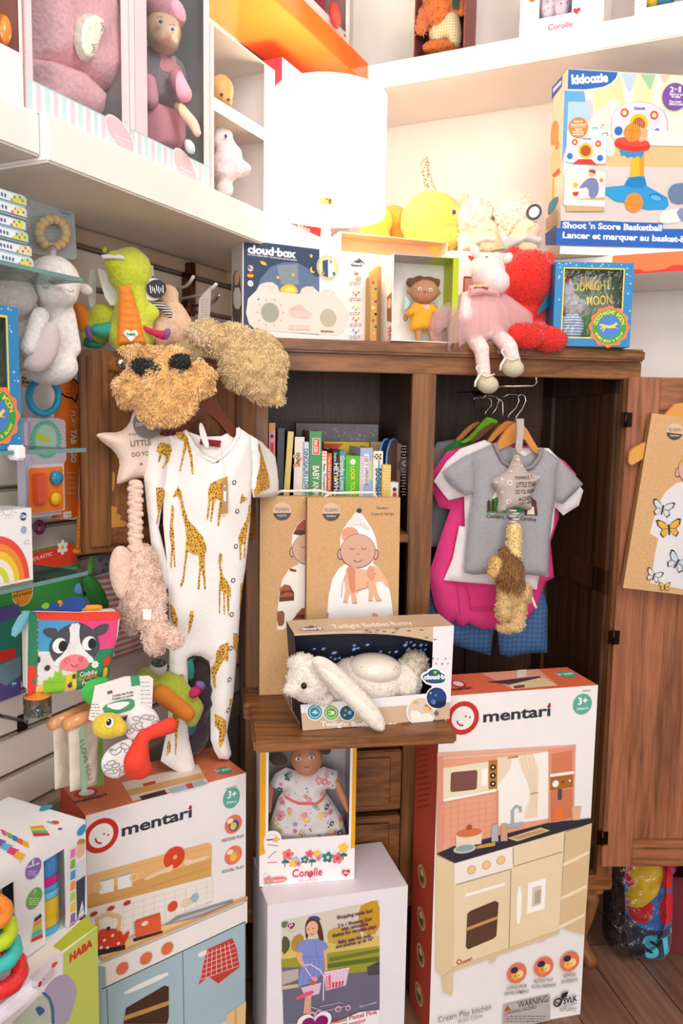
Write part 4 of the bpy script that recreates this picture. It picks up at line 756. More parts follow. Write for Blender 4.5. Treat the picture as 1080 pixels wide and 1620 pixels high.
# white twin-window box, hard by the lamp
fr = Fr(SF.at(uC0, 0), SF.u, SF.v); w_ = uC1-uC0; hC = fr.px(334, 34)[1]
t = T('doll_box', 'white box with two windows beside the glowing lamp', 'box', fr.at(w_/2, 0, -.09))
v1, v2 = fr.px(340, 175)[1], fr.px(340, 300)[1]; uw = fr.px(418, 225)[0]
g = MB(); WH, IN = M('f4ece8'), M('f0e2da')
g.box(fr, 0, w_, 0, hC, -.19, -.1885, IN); g.box(fr, 0, .0015, 0, hC, -.1885, 0, WH); g.box(fr, w_-.0015, w_, 0, hC, -.1885, 0, WH); g.box(fr, .0015, w_-.0015, 0, .0015, -.1885, 0, IN); g.box(fr, .0015, w_-.0015, hC-.0015, hC, -.1885, 0, WH); g.box(fr, .0015, w_-.0015, v1+.012, v1+.0135, -.188, -.002, IN)
vt0, vt1 = v1+.024, v1+.15
for b_ in ((.0015, .007, .0015, hC-.0015), (uw, w_-.0015, .0015, hC-.0015), (.007, uw, .0015, v2), (.007, uw, v1, vt0), (.007, uw, vt1, hC-.0015)): g.box(fr, *b_, -.0015, 0, WH)
g.build('carton', t)
yd = fr.at(.06, .2, -.07).y
blob('baby_head', t, M('e6b070', 'paint'), [E(350, 142, yd, 19, 22, 19), E(356, 160, yd-.004, 12, 10, 12)], .005, 4)
a = Art(camfr(356, 150, yd-.031), 0); a.circ(350, 150, 3, '5a4030'); a.circ(361, 158, 2.6, '5a4030'); a.done('eyes', t)
PB = M('f3e2e4', 'plush')
blob('plush_rabbit', t, PB, [E(352, 222, yd, 17, 20), E(358, 262, yd, 22, 26), E(372, 240, yd, 8, 20, 8, 25), E(385, 268, yd, 15, 10, 10, 20), E(356, 298, yd, 14, 12)], .005, 4, lump=.004)
g = MB(); g.pell(357, 215, yd-.024, 2.4, 2.6, M('6a4a8a', 'gloss')); g.build('eye', t)
# pink and red tall box behind the lamp
u0, u1 = SF.px(444, 360, -.12)[0], SF.px(526, 395, -.12)[0]; fr = Fr(SF.at(u0, 0, -.12), SF.u, SF.v); hD = fr.px(446, 90)[1]; w_ = u1-u0
t = carton('doll_box', 'tall pink box with a red base standing behind the lamp', 'box', fr, w_, hD, .11, 'e59aa8', left='b5283a', top='f0c9cc', right='d98a9a')
a = Art(fr); a.uvm = True; a.uv([(0, 0), (w_, 0), (w_, .085), (0, .085)], 'bf2b3a'); a.uvm = False
a.text('ADORA', (470, 371), (484, 376), 5, 'fbe9e6', .04); a.text('.com', (485, 376.5), (491, 378.5), 3.4, 'fbe9e6'); a.line([(462, 350), (458, 360)], 1.4, 'f3cfcd')
for i in range(4): a.ell(473+i*5, 358+i*2, 2.2, 2.6, 'eeb0b0')
a.done('printed_front', t)
# ---------------- table lamp ----------------
lc = P(515, 400, 1.93); LX = V((lc.x, lc.y, 0)); TZ = cz1+.001
t = T('table_lamp', 'lit table lamp with a white drum shade on a turned white base', 'lamp', LX+V((0, 0, TZ)))
wl = M('f3ece4', 'gloss')
g = MB(); g.lathe(LX+V((0, 0, TZ)), [(0, 0), (.055, 0), (.055, .012), (.04, .025), (.022, .04), (.016, .08), (.026, .10), (.03, .13), (.02, .155), (.015, .17), (.024, .185), (.026, .20), (.014, .215), (.012, .26), (0, .262)], wl, n=28); g.build('base', t)
zs0 = P(513, 338, 1.93).z; zs1 = P(522, 152, 1.93).z; r0, r1 = 90*1.93/F, 85*1.93/F
top = V((P(523, 152, 1.93).x, 1.93, zs1)); bot = V((P(515, 338, 1.93).x, 1.93, zs0)); ax = (top-bot)
g = MB(); g.lathe(bot, [(r0, 0), ((r0+r1)/2, ax.length/2), (r1, ax.length), (r1-.002, ax.length), ((r0+r1)/2-.002, ax.length/2), (r0-.002, 0), (r0, 0)], M('fbf3e6', 'shade'), ax, 48); g.build('lamp_shade', t)
BR = M('c9a05a', 'metal')
g = MB(); g.tube([LX+V((0, 0, TZ+.26)), bot+V((0, 0, .05))], .011, wl); g.lathe(bot+V((0, 0, .02)), [(0, 0), (.014, 0), (.016, .03), (.012, .05), (0, .05)], BR, n=16)
for k in range(3): an = 2.1*k+.4; g.tube([bot+V((0, 0, .05)), bot+V((math.cos(an)*r0*.96, math.sin(an)*r0*.96, .05))], .0025, BR)
g.build('socket', t)
for k, dx in enumerate((-.04, .04)):
    g = MB(); g.ell(bot+V((dx, 0, .11)), ((.022, 0, 0), (0, .022, 0), (0, 0, .03)), M('fff2d8', 'shade'), 10); bo = g.build('bulb', t); bo.visible_shadow = True
    l = bpy.data.lights.new('bulb_light', 'POINT'); l.energy = LAMP_W; l.color = (1, .88, .68); l.shadow_soft_size = .03
    o = bpy.data.objects.new('bulb_light', l); COL.objects.link(o); o.location = bot+V((dx, -.0, .16))
# ---------------- boxes on the wardrobe top ----------------
f0 = faced((383.7, 378.7), 25.3, 1.725); wd_ = f0.px(583.7, 403)[0]; hh = f0.o.z-TZ; CB = Fr(f0.at(0, -hh), f0.u, f0.v)
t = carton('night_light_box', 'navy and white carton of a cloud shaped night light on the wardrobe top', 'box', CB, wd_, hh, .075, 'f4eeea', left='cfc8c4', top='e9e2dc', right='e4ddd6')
a = Art(CB); q = z2(370, 300, 4)
KP([(62, 318), (540, 378), (538, 920), (60, 880)], '3d4b66')
KP([(140, 640), (170, 560), (230, 490), (310, 460), (400, 462), (470, 500), (505, 545), (536, 552), (536, 660), (140, 660)], '66799c', 0); KP([(270, 480), (400, 470), (410, 600), (300, 600)], '8a95a0')
a.text('cloud\u00b7box', *q((86, 398), (392, 432)), 12.5, 'ffffff', .045); a.text('my first dream box \u2022 mi primera caja de sue\u00f1os', *q((86, 414), (398, 452)), 3.4, 'e9edf2', .01)
KP([(140, 640), (165, 600), (200, 586), (245, 586), (275, 610), (288, 646), (415, 660), (430, 625), (460, 612), (500, 614), (530, 645), (545, 655), (560, 635), (600, 625), (640, 645), (655, 685), (690, 720), (722, 770), (725, 830), (700, 890), (660, 922), (560, 918), (140, 888), (95, 850), (76, 780), (88, 690)], 'f3ded4', 0)
KP([(288, 648), (296, 622), (320, 604), (355, 598), (390, 610), (412, 660)], 'f2c63a', 1); KP([(310, 640), (340, 612), (375, 618), (398, 650)], 'fbe27a', 1)
rr = random.Random(5)
for cx, cy in ((222, 618), (478, 640), (600, 655)):
    for _ in range(9): a.circ(370+(cx+rr.uniform(-40, 40))/4, 300+(cy+rr.uniform(-18, 16))/4, .9, 'e3bfae'); a.w -= a.dl
a.circ(427, 494.5, 16.2, 'c9b9a8'); a.circ(427, 494.5, 15, 'a5aa9a'); a.circ(519, 503, 14.5, 'c2ba9f'); a.circ(409, 473.5, 1.4, '3a3434')
for k in range(10): t_ = k*.63; a.circ(427+21*math.cos(t_), 494.5+21*math.sin(t_), 1.9, 'dfb7a4'); a.w -= a.dl
KP([(338, 770), (365, 745), (400, 728), (430, 728), (445, 755), (490, 780), (488, 805), (450, 818), (370, 808)], 'd9c2b6', 1)
for i in range(6): a.line(q((350, 765+i*8), (484, 778+i*7)), .7, 'f3ded4')
for x in (347, 395, 438): a.pg(q((x, 860), (x+40, 864), (x+40, 888), (x, 884)), 'e8cfc3'); a.line(q((x, 860), (x+40, 864)), .6, 'c9a898'); a.line(q((x, 884), (x+40, 888)), .6, 'c9a898')
a.text('cloud\u00b7box', *q((548, 900), (630, 904)), 3.6, '4a4a52', .03)
for x, y in ((488, 420), (278, 556), (374, 540)): a.shape(370+x/4, 300+y/4, 4, 'e6cf5a')
a.ell(416.5, 416.5, 4.6, 3, 'd9b93e', -15); a.ell(416.5, 416.5, 7, 1, 'e6cf5a', -25); a.circ(494.5, 427, 5, 'e6cf5a'); a.circ(497, 425.5, 4.4, '3d4b66')
a.circ(396, 424.5, 5, 'c9d0de'); a.pg([(391.4, 424), (400.8, 425), (400.5, 427), (391.6, 426)], 'd98a8a'); a.pg([(391.5, 421), (396, 421.4), (396, 424.6), (391.5, 424.2)], '5a6ca8'); a.circ(396, 436, 5, 'd8432c'); a.pg([(391, 434), (401, 435), (401, 438), (391, 437.4)], 'f2c63a'); a.circ(396, 448.5, 5, 'e4e6ea'); a.ring(396, 448.5, 2, 2.8, '8a90a0')
a.ring(518, 423, 18, 19.5, 'e6dcc0'); a.circ(518, 423, 17, 'f0e2a2'); a.pg(q((560, 450), (594, 442), (596, 556), (562, 546)), '3d5a80'); a.pg(q((596, 446), (630, 440), (632, 540), (598, 556)), 'f4f0ea'); a.circ(511, 432, 3, 'b98a5a'); a.circ(528, 433, 3, '6a8a8a'); a.circ(523, 414, 3, 'e59a8a')
KP([(742, 470), (760, 450), (775, 452), (788, 430), (806, 448), (824, 462), (822, 484), (742, 482)], '33475f', 1); a.shape(566, 411, 2.6, 'a8c83a'); a.text('cloud\u00b7b', *q((748, 474), (820, 480)), 5, 'ffffff', .04)
a.text('36', *q((760, 540), (788, 542)), 5.6, '5a6478', .01); a.rect(562.5, 437, 571, 443.5, 'f0b5a8', 1)
for y, c2 in ((650, ('f0b23a', 'd95a4a', '5aa0c8')), (740, ('c9d8a8', 'a8c8a0', 'dfe8c0')), (812, ('e9a54a', 'b06a3a', 'f0c27a')), (888, ('7ab8d0', '5a9ac0', 'a8d8e0'))):
    for k in range(3): a.circ(559+k*4, 300+y/4+(k % 2)*4, 1.9, c2[k])
    a.lines(553, 300+y/4+8, 574, 300+y/4+14, 2, '8a8a90', 1.1)
a.lines(553, 445, 574, 451, 2, '8a8a90', 1.1)
a.done('printed_front', t)
a = Art(leftfr(CB)); a.pg([(367, 440), (374, 424), (381, 440), (382, 520), (368, 520)], '6a5a50', 1); a.ell(374.5, 440, 4, 11, 'e0b89a'); a.pg([(369, 455), (381, 455), (381, 490), (369, 488)], 'e9e2dc', 1); a.done('printed_side', t)
# two slim kraft book boxes
for (x0, x1, yt, Yk, c, lab) in ((587, 597, 435, 1.80, 'c9a05c', 'slim kraft box with dotted spine beside the cloud night light carton'), (597, 614, 421, 1.84, 'cda060', 'second slim kraft box, just left of the open doll box')):
    f0 = faced((x0, yt), 12, Yk); w_ = f0.px(x1, yt)[0]; h_ = f0.o.z-TZ; fr = Fr(f0.at(0, -h_), f0.u, f0.v)
    t = T('gift_box', lab, 'box', fr.at(w_/2, 0, -.05)); g = MB(); box6(g, fr, 0, w_, 0, h_, -.10, 0, M(c, 'kraft')); g.build('carton', t)
    if x0 == 587:
        a = Art(fr); cs = ['b5482f', '3d6a6a', 'e0b04a', '8a3a5a', 'f0e0c0', '2f2f3a']
        for i in range(9): a.circ(590+(i % 2)*4, 447+i*10, 2.2, cs[i % 6])
        a.done('dot_print', t)
# open cream box lid lying behind
f0 = faced((538, 366), 20, 1.99); w_ = f0.px(708, 388)[0]; h_ = f0.o.z-TZ; fr = Fr(f0.at(0, -h_), f0.u, f0.v)
t = T('open_box', 'open cream cardboard tray box standing behind the doll box', 'box', fr.at(w_/2, 0, -.04)); g = MB(); CR = M('f1dcb8'); CI = M('eec39a')
g.box(fr, 0, w_, 0, h_, -.06, -.057, CI); g.box(fr, 0, .003, 0, h_, -.057, 0, CR); g.box(fr, w_-.003, w_, 0, h_, -.057, 0, CR); g.box(fr, .003, w_-.003, h_-.003, h_, -.057, 0, CI); g.box(fr, .003, w_-.003, 0, h_-.045, -.057, 0, CR); g.build('carton', t)
# open white box with a small doll
f0 = faced((622, 401), 14, 1.745); w_ = f0.px(726, 411.5)[0]; h_ = f0.o.z-TZ; HB = Fr(f0.at(0, -h_), f0.u, f0.v)
t = T('doll_box', 'open white box with a lime green edge holding a brown doll in yellow', 'box', HB.at(w_/2, 0, -.04)); g = MB(); w0_ = M('efeae6'); gr = M('b9c92c')
dp_ = .085
g.box(HB, 0, w_, 0, h_, -dp_, -dp_+.002, M('fbf6f0')); g.box(HB, 0, .002, 0, h_, -dp_, 0, w0_); g.box(HB, w_-.002, w_, 0, h_, -dp_, 0, gr); g.box(HB, .002, w_-.002, 0, .002, -dp_, 0, w0_); g.box(HB, .002, w_*.62, h_-.002, h_, -dp_, 0, M('b9b0ae')); g.box(HB, w_*.62, w_-.002, h_-.002, h_, -dp_, 0, gr); g.box(HB, w_-.013, w_-.002, .002, h_-.002, -.002, 0, gr); g.build('carton', t)
a = Art(HB, -.0835); a.uvm = True
for i in range(14):
    for j in range(16): a.ell(.012+i*.009, .012+j*.010, .0006, .0006, 'ddd2c8', n=6); a.w -= a.dl
a.done('dotted_lining', t)
a = Art(leftfr(HB)); a.uvm = True; a.uv([(-.08, .004), (-.004, .004), (-.004, h_-.004), (-.08, h_-.004)], 'efeae6'); a.uvm = False; a.pg([(612, 470), (619, 462), (619, 510), (612, 508)], '8a5a44'); a.ell(615.5, 480, 3, 8, 'e0b89a'); a.text('HABA', (618.5, 536), (618.5, 514), 5, 'c8302c', .03); a.done('printed_side', t)
yd = HB.at(w_/2, 0, -.045).y; BS = M('b88562', 'cloth'); DZ = lambda v: v
blob('head', t, BS, [E(671, 461, yd, 23, 19, 16), E(648, 461, yd, 5, 5, 4), E(692, 463, yd, 5, 5, 4)], .003, 4)
blob('hair', t, M('6f4429', 'plush'), [E(650, 447, yd+.004, 8, 9, 9, 30), E(661, 443, yd+.002, 10, 7, 10), E(677, 444, yd+.002, 10, 7, 10), E(689, 449, yd+.004, 7, 9, 9, -30)], .003, 2, lump=.004)
a = Art(camfr(671, 461, yd-.0245), 0)
for x, y in ((664, 457), (681, 458.5)): a.circ(x, y, 2.7, 'f4efea'); a.circ(x+.2, y, 1.8, '2f2a38'); a.circ(x+.8, y-.8, .6, 'ffffff')
a.ell(672, 461, 2.6, 1.3, '8a5636'); a.line([(668, 467.5), (671.5, 469), (675, 467.5)], .9, 'b8604a'); a.done('face', t)
YL = M('e3a62c', 'cloth'); DF = HB.off(w=-.042)
g = MB(); hf = puff(g, DF, pxs(DF, [(655, 478), (671, 481), (684, 479), (698, 497), (688, 503), (684, 500), (689, 521), (670, 522), (648, 524), (647, 516), (651, 500), (646, 503), (640, 496)]), YL, .014, .012, .0035, .002, 60); d_ = g.build('dress', t)
a = Art(hf.fr, .0008, hf, 'cloth'); a.heart(671, 487, 6, 'f0b0a8'); a.done('heart_patch', d_)
for x0, y0, x1, y1 in ((643, 498, 641, 505), (695, 498, 697, 503)): blob('hand', t, BS, [C(x0, y0, yd, 4.5, x1, y1, yd, 4)], .003, 2)
for x in (661, 681): blob('leg', t, BS, [C(x, 520, yd, 6, x+(1 if x < 670 else 4), 537, yd-.004, 5.5)], .003, 2)
for x0, pts in ((0, [(640, 467), (652, 478), (645, 490), (638, 492)]), (1, [(684, 480), (693, 474), (692, 490)])):
    g = MB(); W_ = HB.off(w=-.06); puff(g, W_, pxs(W_, pts), M('bcd8d6', 'cloth'), .005, .005, .003); g.build('wing', t)
# white box with a red heart
f0 = faced((712, 396), 10, 1.93); w_ = f0.px(800, 404)[0]; h_ = f0.o.z-TZ; fr = Fr(f0.at(0, -h_), f0.u, f0.v)
t = carton('doll_box', 'white carton with a red heart cut-out, mostly behind the unicorn', 'box', fr, w_, h_, .07, 'f1ece8')
a = Art(fr); a.uvm = True; a.uv([(.004, .01), (w_-.004, .01), (w_-.004, h_-.004), (.004, h_-.004)], 'f1ece8'); a.uvm = False; a.heart(745.5, 408, 5.5, 'c8303a'); a.rect(733, 437, 748, 470, '8a3030', 2); a.rect(735, 440, 748, 466, 'c98a70'); a.done('printed_front', t)
# blue book and rabbit gift box
def moonbox(label, A, deg, Y, x1, yb, zb=None, dep=.075, mirror=None):
    f0 = faced(A, deg, Y); w_ = f0.px(x1, A[1]-2)[0]; v_ = -f0.px(A[0], yb)[1]; z0 = f0.o.z-v_ if zb is None else zb; h_ = f0.o.z-z0; fr = Fr(f0.at(0, -h_), f0.u, f0.v)
    t = T('gift_box', label, 'box', fr.at(w_/2, 0, -dep/2))
    W = lambda x, y: (x*w_, y*h_)
    winbox(t, fr, w_, h_, dep, (.115*w_, .11*h_, .87*w_, .92*h_), '2f86c0', '7d9478', False, '1f5f94')
    a = Art(fr); a.uvm = True
    for s_ in (((.10, .095), (.885, .095), (.885, .112), (.10, .112)), ((.10, .918), (.885, .918), (.885, .934), (.10, .934)), ((.10, .112), (.118, .112), (.118, .918), (.10, .918)), ((.868, .112), (.885, .112), (.885, .918), (.868, .918))): a.uv([W(*p) for p in s_], 'f3d24a')
    rr = random.Random(int(abs(A[0])))
    for _ in range(26):
        e = rr.random(); s1 = rr.choice((0, 1, 2)); x, y = ((rr.uniform(.02, .08), e) if s1 == 0 else (rr.uniform(.9, .98), e) if s1 == 1 else (e, rr.uniform(.945, .99)))
        (a.shape(*W(x, y), .0028, 'bcdcf2') if rr.random() < .6 else a.ell(*W(x, y), .0012, .0012, 'bcdcf2')); a.w -= a.dl
    x, y = W(.84, .17); sr = .20*w_
    p = [(x+sr*(1+.055*math.cos(12*t_))*math.cos(t_), y+sr*(1+.055*math.cos(12*t_))*math.sin(t_)) for t_ in [6.28319*i/120 for i in range(120)]]
    x, y = W(.72, .24); sr = .255*w_; p = [(x+sr*(1+.05*math.cos(12*i*.05236))*math.cos(i*.05236), y+sr*(1+.05*math.cos(12*i*.05236))*math.sin(i*.05236)) for i in range(120)]
    a.w += .0006; a.uv(p, 'ef7d4e'); a.ell(x, y, sr*.86, sr*.86, '3f9a4e'); a.ell(x, y, sr*.56, sr*.56, '4a7fd0')
    a.arctext('GOODNIGHT MOON', x, y, sr*.62, 172, 12, sr*.19, 'f3e04a', .02); a.arctext('BOARD BOOK & BUNNY', x, y, sr*.78, 205, 340, sr*.12, 'f3e04a', .02, True)
    k = sr*.5; a.uv([(x+k*dx, y+k*dy) for dx, dy in ((-.8, .25), (-.5, .2), (-.1, .12), (.4, .2), (.7, .45), (.85, .3), (.55, 0), (.9, -.15), (.5, -.1), (.1, -.16), (-.35, -.1), (-.55, -.5), (-.68, -.48), (-.5, -.05), (-.85, -.3), (-.9, -.2), (-.62, .05), (-.95, .05), (-.98, .2))], 'f2d24a')
    a.done('printed_front', t)
    b = Art(fr, -dep+.003); b.uvm = True
    b.uv([W(.12, .12), W(.30, .12), W(.34, .55), (.36*w_, .9*h_), W(.12, .9)], 'a8482c')
    for i in range(6): b.uv([W(.13+i*.035, .5), W(.145+i*.035, .5), W(.145+i*.035, .88), W(.13+i*.035, .88)], 'd9804a'); b.w -= b.dl
    b.uv([W(.45, .78), W(.7, .72), W(.72, .9), W(.45, .9)], 'e0c79a'); b.uv([W(.5, .15), W(.86, .15), W(.86, .5), W(.5, .4)], '4f9a4a'); b.w += .03
    b.text('GOODNIGHT', W(.14, .68), W(.80, .73), .10*h_, 'f2d24a', .012); b.text('MOON', W(.50, .52), W(.83, .55), .11*h_, 'f2d24a', .012)
    b.done('book_cover', t)
    RBT = M('b4aeb4', 'plush'); c = lambda x, y, w2: fr.at(x*w_, y*h_, w2)
    g = MB(); ff = fr.off(w=-dep*.45); sc = w_
    bl = []
    def EL(x, y, rx, ry, rot=0): q_ = c(x, y, -dep*.45); R_ = math.radians(rot); k1 = fr.u*math.cos(R_)+fr.v*math.sin(R_); k2 = fr.v*math.cos(R_)-fr.u*math.sin(R_); g.ell(q_, (k1*rx*sc, k2*ry*sc, fr.n*min(rx, ry)*sc*.9), RBT, 12)
    EL(.27, .52, .13, .15); EL(.36, .50, .12, .11); EL(.26, .70, .05, .13, 8); EL(.20, .68, .045, .12, 18); g.build('plush_rabbit', t)
    g = MB(); pj = M('5b8fc4', 'stripe', 3); g.ell(c(.29, .25, -dep*.45), (fr.u*.17*sc, fr.v*.19*sc, fr.n*.11*sc), pj, 14); g.build('striped_pyjamas', t)
    g = MB(); g.ell(c(.355, .53, -dep*.45+.095*sc), (fr.u*.012*sc, fr.v*.012*sc, fr.n*.006), M('221e22', 'gloss'), 8); g.build('eye', t)
    f = MB(); n_ = 14
    pts = [fr.at(.115*w_+(.755*w_)*i/n_, .11*h_+(.81*h_)*j/n_, -.003+.004*math.sin(3.14*i/n_)*math.sin(3.14*j/n_)+.0015*NZ.noise(V((i*.6, j*.6, 2)))) for j in range(n_+1) for i in range(n_+1)]
    f.add(pts, [(j*(n_+1)+i, j*(n_+1)+i+1, (j+1)*(n_+1)+i+1, (j+1)*(n_+1)+i) for j in range(n_) for i in range(n_)], M('ffffff', 'clear', 2), True); f.build('clear_window', t)
    return t
moonbox('blue starry window box with a grey rabbit, right end of the wardrobe top', (879.4, 413.6), 1, 1.80, 1003.2, 548, TZ)
# ---------------- basketball carton on the lower back shelf ----------------
f0 = faced((898.7, 109.2), 5, 2.10); w_ = .40; h_ = f0.o.z-1.753; KZ = Fr(f0.at(0, -h_), f0.u, f0.v)
t = carton('basketball_toy_box', 'big blue carton of a toy basketball set on the orange shelf', 'box', KZ, w_, h_, .10, 'f2f4f6', left='f4e4cc', top='e9eef2', right='2f66c0')
a = Art(KZ); q = z2(860, 100, 4.909); uR_ = 1130
a.pg([(918, 110), (uR_, 122), (uR_, 390), (930, 390), (930, 300)], 'e4dcd2')
KP([(560, 75), (1300, 110), (1300, 640), (380, 640), (330, 230), (480, 210)], 'e9e6da'); KP([(370, 220), (520, 130), (600, 80), (640, 420), (400, 420)], 'd3dda8', 1); KP([(700, 80), (860, 90), (860, 330), (690, 330)], 'dbe3b4', 1); KP([(880, 90), (1300, 110), (1300, 420), (880, 400)], 'e3e6d0'); KP([(640, 78), (690, 80), (680, 360), (640, 360)], 'f4f1ec'); KP([(860, 90), (905, 92), (900, 380), (850, 380)], 'f1eee6')
KP([(600, 78), (725, 84), (680, 220), (655, 225)], 'bcd2e2'); KP([(750, 85), (870, 90), (825, 210)], '9fd0a4'); KP([(895, 92), (980, 96), (940, 160)], 'edc9b4')
KP([(380, 640), (1300, 650), (1300, 830), (380, 800)], 'e2bf8c'); KP([(380, 800), (1300, 815), (1300, 1290), (130, 1300), (130, 1100), (370, 1000)], 'd9d0cc')
a.ell(930, 174, 8, 17, 'c9c6cc'); a.ell(970, 172, 12, 14, 'e8e2d6'); a.ell(958, 178, 14, 9, 'efe6d6'); a.pg(q((340, 420), (490, 410), (480, 560), (555, 630), (550, 720), (480, 720), (350, 600)), 'e9e2da', 1)
KP([(160, 210), (310, 210), (345, 420), (240, 420), (190, 560), (140, 780)], '5fa4dc'); KP([(190, 300), (325, 300), (345, 430), (180, 520)], 'a9cfee')
KP([(188, 45), (582, 68), (570, 120), (530, 165), (470, 195), (330, 215), (182, 212)], 'ffffff'); KP([(190, 47), (574, 70), (560, 115), (520, 155), (460, 183), (330, 204), (184, 202)], '2264b4')
a.text('kidoozie', *q((216, 160), (500, 142)), 14, 'ffffff', .05)
KP([(520, 560), (525, 420), (560, 350), (640, 305), (740, 295), (850, 315), (935, 370), (965, 450), (965, 620), (850, 650), (560, 620)], 'b9bcc8', 0); KP([(524, 555), (530, 420), (565, 352), (640, 310), (740, 300), (845, 320), (925, 372), (955, 450), (955, 610), (850, 640), (560, 615)], 'dcdde6', 0)
for x, y in ((627, 385), (856, 404)): a.circ(860+x/4.909, 100+y/4.909, 7, 'd8403c'); a.circ(860+x/4.909, 100+y/4.909, 4.2, 'f2d46a'); a.circ(860+x/4.909, 100+y/4.909, 2.4, 'f4ead8')
a.circ(1010, 195, 15.5, 'f2c52c'); a.circ(1010, 197, 11, 'b5542c')
for i in range(5): a.line([(1003+i*3.4, 188), (1003+i*3.4, 206)], .7, 'e9b07a')
a.text('Kidoozie', *q((702, 360), (786, 360)), 4.5, '2a5cae', .03); a.circ(978, 207, 7, '2f6fc4'); a.circ(1039, 207, 4, '2f6fc4')
KP([(690, 690), (780, 690), (775, 885), (668, 885)], 'f0b92c'); KP([(740, 690), (780, 690), (775, 885), (745, 885)], 'dc9c1e')
KP([(590, 670), (780, 680), (770, 715), (750, 740), (730, 720), (700, 740), (680, 720), (650, 735), (630, 712), (600, 720)], '2f8fd0'); a.ell(1000, 229, 28.5, 11, 'd23428', -3); a.ell(1000, 224.5, 27, 7, 'e2483a', -3)
KP([(700, 480), (750, 500), (815, 520), (818, 560), (770, 610), (730, 610), (745, 540)], 'e6b28c', 1); KP([(810, 520), (1300, 545), (1300, 650), (830, 640), (800, 590)], 'f0e4e0', 0)
a.circ(1000, 210, 14.6, 'f09032'); a.line([(988, 203), (1000, 208), (1013, 205)], .8, 'c8661c'); a.line([(1000, 196), (998, 224)], .8, 'c8661c')
q = z2(860, 280, 4.909)
KP([(470, 80), (620, 65), (660, 0), (780, -10), (800, 70), (870, 110), (960, 160), (970, 220), (940, 250), (800, 255), (720, 230), (640, 200), (560, 190), (470, 130)], '2b9ad8', 0); KP([(620, 65), (660, 5), (780, -5), (800, 70), (720, 90)], '1f7fc0', 1); a.ell(1037, 312, 11, 6, '1f78b8', -12); a.ell(1037, 313, 9, 4, '5ab8e6', -12)
a.circ(1002.5, 320.5, 15.5, 'f3903a'); a.line([(988, 322), (1003, 325), (1017, 321)], .8, 'c8661c')
KP([(960, 130), (980, 70), (1040, 45), (1150, 50), (1150, 200), (1000, 215)], '6a80a4', 1); KP([(890, 330), (910, 270), (1010, 250), (1080, 240), (1080, 350), (920, 365)], 'f0e8e2', 1); KP([(1020, 250), (1150, 230), (1150, 330), (1060, 350)], '7f94b8', 1)
KP([(100, 395), (180, 400), (1300, 405), (1300, 560), (92, 528)], '2a62bc'); KP([(130, 340), (320, 345), (450, 340), (640, 350), (925, 358), (918, 420), (1300, 430), (1300, 500), (130, 490)], '2a62bc')
a.text("Shoot 'n Score Basketball", *q((145, 396), (914, 418)), 9.5, 'ffffff', .035); a.text('Lancer et marquer au basket-ball', *q((145, 472), (1160, 508)), 9.5, 'ffffff', .035)
q = z2(860, 100, 4.909)
a.rect(896.5, 201, 958, 260, '9fd0f0', 5); a.rect(897.5, 202, 957, 259, 'f4f6fa', 5); KP([(182, 720), (190, 610), (250, 570), (330, 560), (400, 570), (460, 610), (470, 760), (300, 770), (190, 760)], 'd9dae4', 1)
for x, y in ((240, 613), (422, 625)): a.circ(860+x/4.909, 100+y/4.909, 5, 'd8403c'); a.circ(860+x/4.909, 100+y/4.909, 2.6, 'f2d46a')
a.circ(926, 238.5, 12.5, 'f2c52c'); a.circ(926, 238.5, 8.8, 'b5502c'); a.circ(901, 247, 5, '2f6fc4'); a.circ(949, 250, 5, '2f6fc4'); KP([(225, 780), (270, 745), (365, 745), (410, 785)], 'd23428'); a.text('Kidoozie', *q((302, 592), (366, 592)), 3, '2a5cae', .02)
a.line(q((380, 525), (380, 500), (412, 495), (412, 525)), 1.2, '4ea8d8'); a.line(q((445, 500), (450, 480), (475, 478)), 1.2, 'e8843a'); a.line(q((455, 570), (455, 545), (495, 540), (495, 565)), 1.6, '5aae5a')
a.circ(914.5, 202, 16.8, 'ee8130'); a.text('Light &', *q((235, 460), (300, 460)), 4, 'ffffff', .02); a.text('sound action!', *q((207, 484), (330, 484)), 3.6, 'ffffff', .02); a.line(q((205, 494), (325, 494)), .6, 'ffffff'); a.text('Action', *q((240, 520), (296, 520)), 3.4, 'ffffff', .02); a.text('lumineuse', *q((222, 540), (310, 540)), 3.4, 'ffffff', .02); a.text('et sonore!', *q((225, 558), (308, 560)), 3.4, 'ffffff', .02)
a.rect(893, 267, 956, 328, '9fd0f0', 5); a.rect(894, 268, 955, 327, 'e6e2d8', 5); KP([(180, 1060), (470, 1040), (470, 1150), (170, 1150)], 'cfae80'); KP([(330, 900), (380, 885), (420, 910), (430, 990), (400, 1050), (350, 1050), (345, 960), (280, 975), (275, 960)], '7a84b4', 1); a.circ(936, 273, 6.5, 'e6b898'); KP([(345, 840), (360, 825), (400, 830), (402, 860), (370, 850)], '8a4a30', 1); a.circ(951, 285, 3.4, 'f09032'); a.circ(910, 293, 4, 'f0b92c'); a.pg([(905, 304), (916, 303), (913, 310), (907, 310)], 'd23428'); a.pg([(906, 316), (914, 316), (911, 324), (908, 324)], 'f0b92c'); a.rect(895, 315, 956, 327, 'efeef0')
a.circ(1067.5, 152.5, 21.5, '7a52a8'); a.text('2', *q((980, 224), (1008, 224)), 8.6, 'ffffff', .03); a.text('in', *q((1014, 208), (1034, 208)), 4, 'ffffff'); a.text('1', *q((1046, 224), (1064, 224)), 8.6, 'ffffff', .03); a.text('Stand or sit', *q((975, 248), (1080, 252)), 4, 'ffffff', .02); a.text('to play!', *q((990, 266), (1060, 270)), 4, 'ffffff', .02); a.text('Pour jouer', *q((975, 305), (1070, 308)), 4, 'ffffff', .02); a.text('debout ou assis!', *q((972, 324), (1080, 328)), 4, 'ffffff', .02)
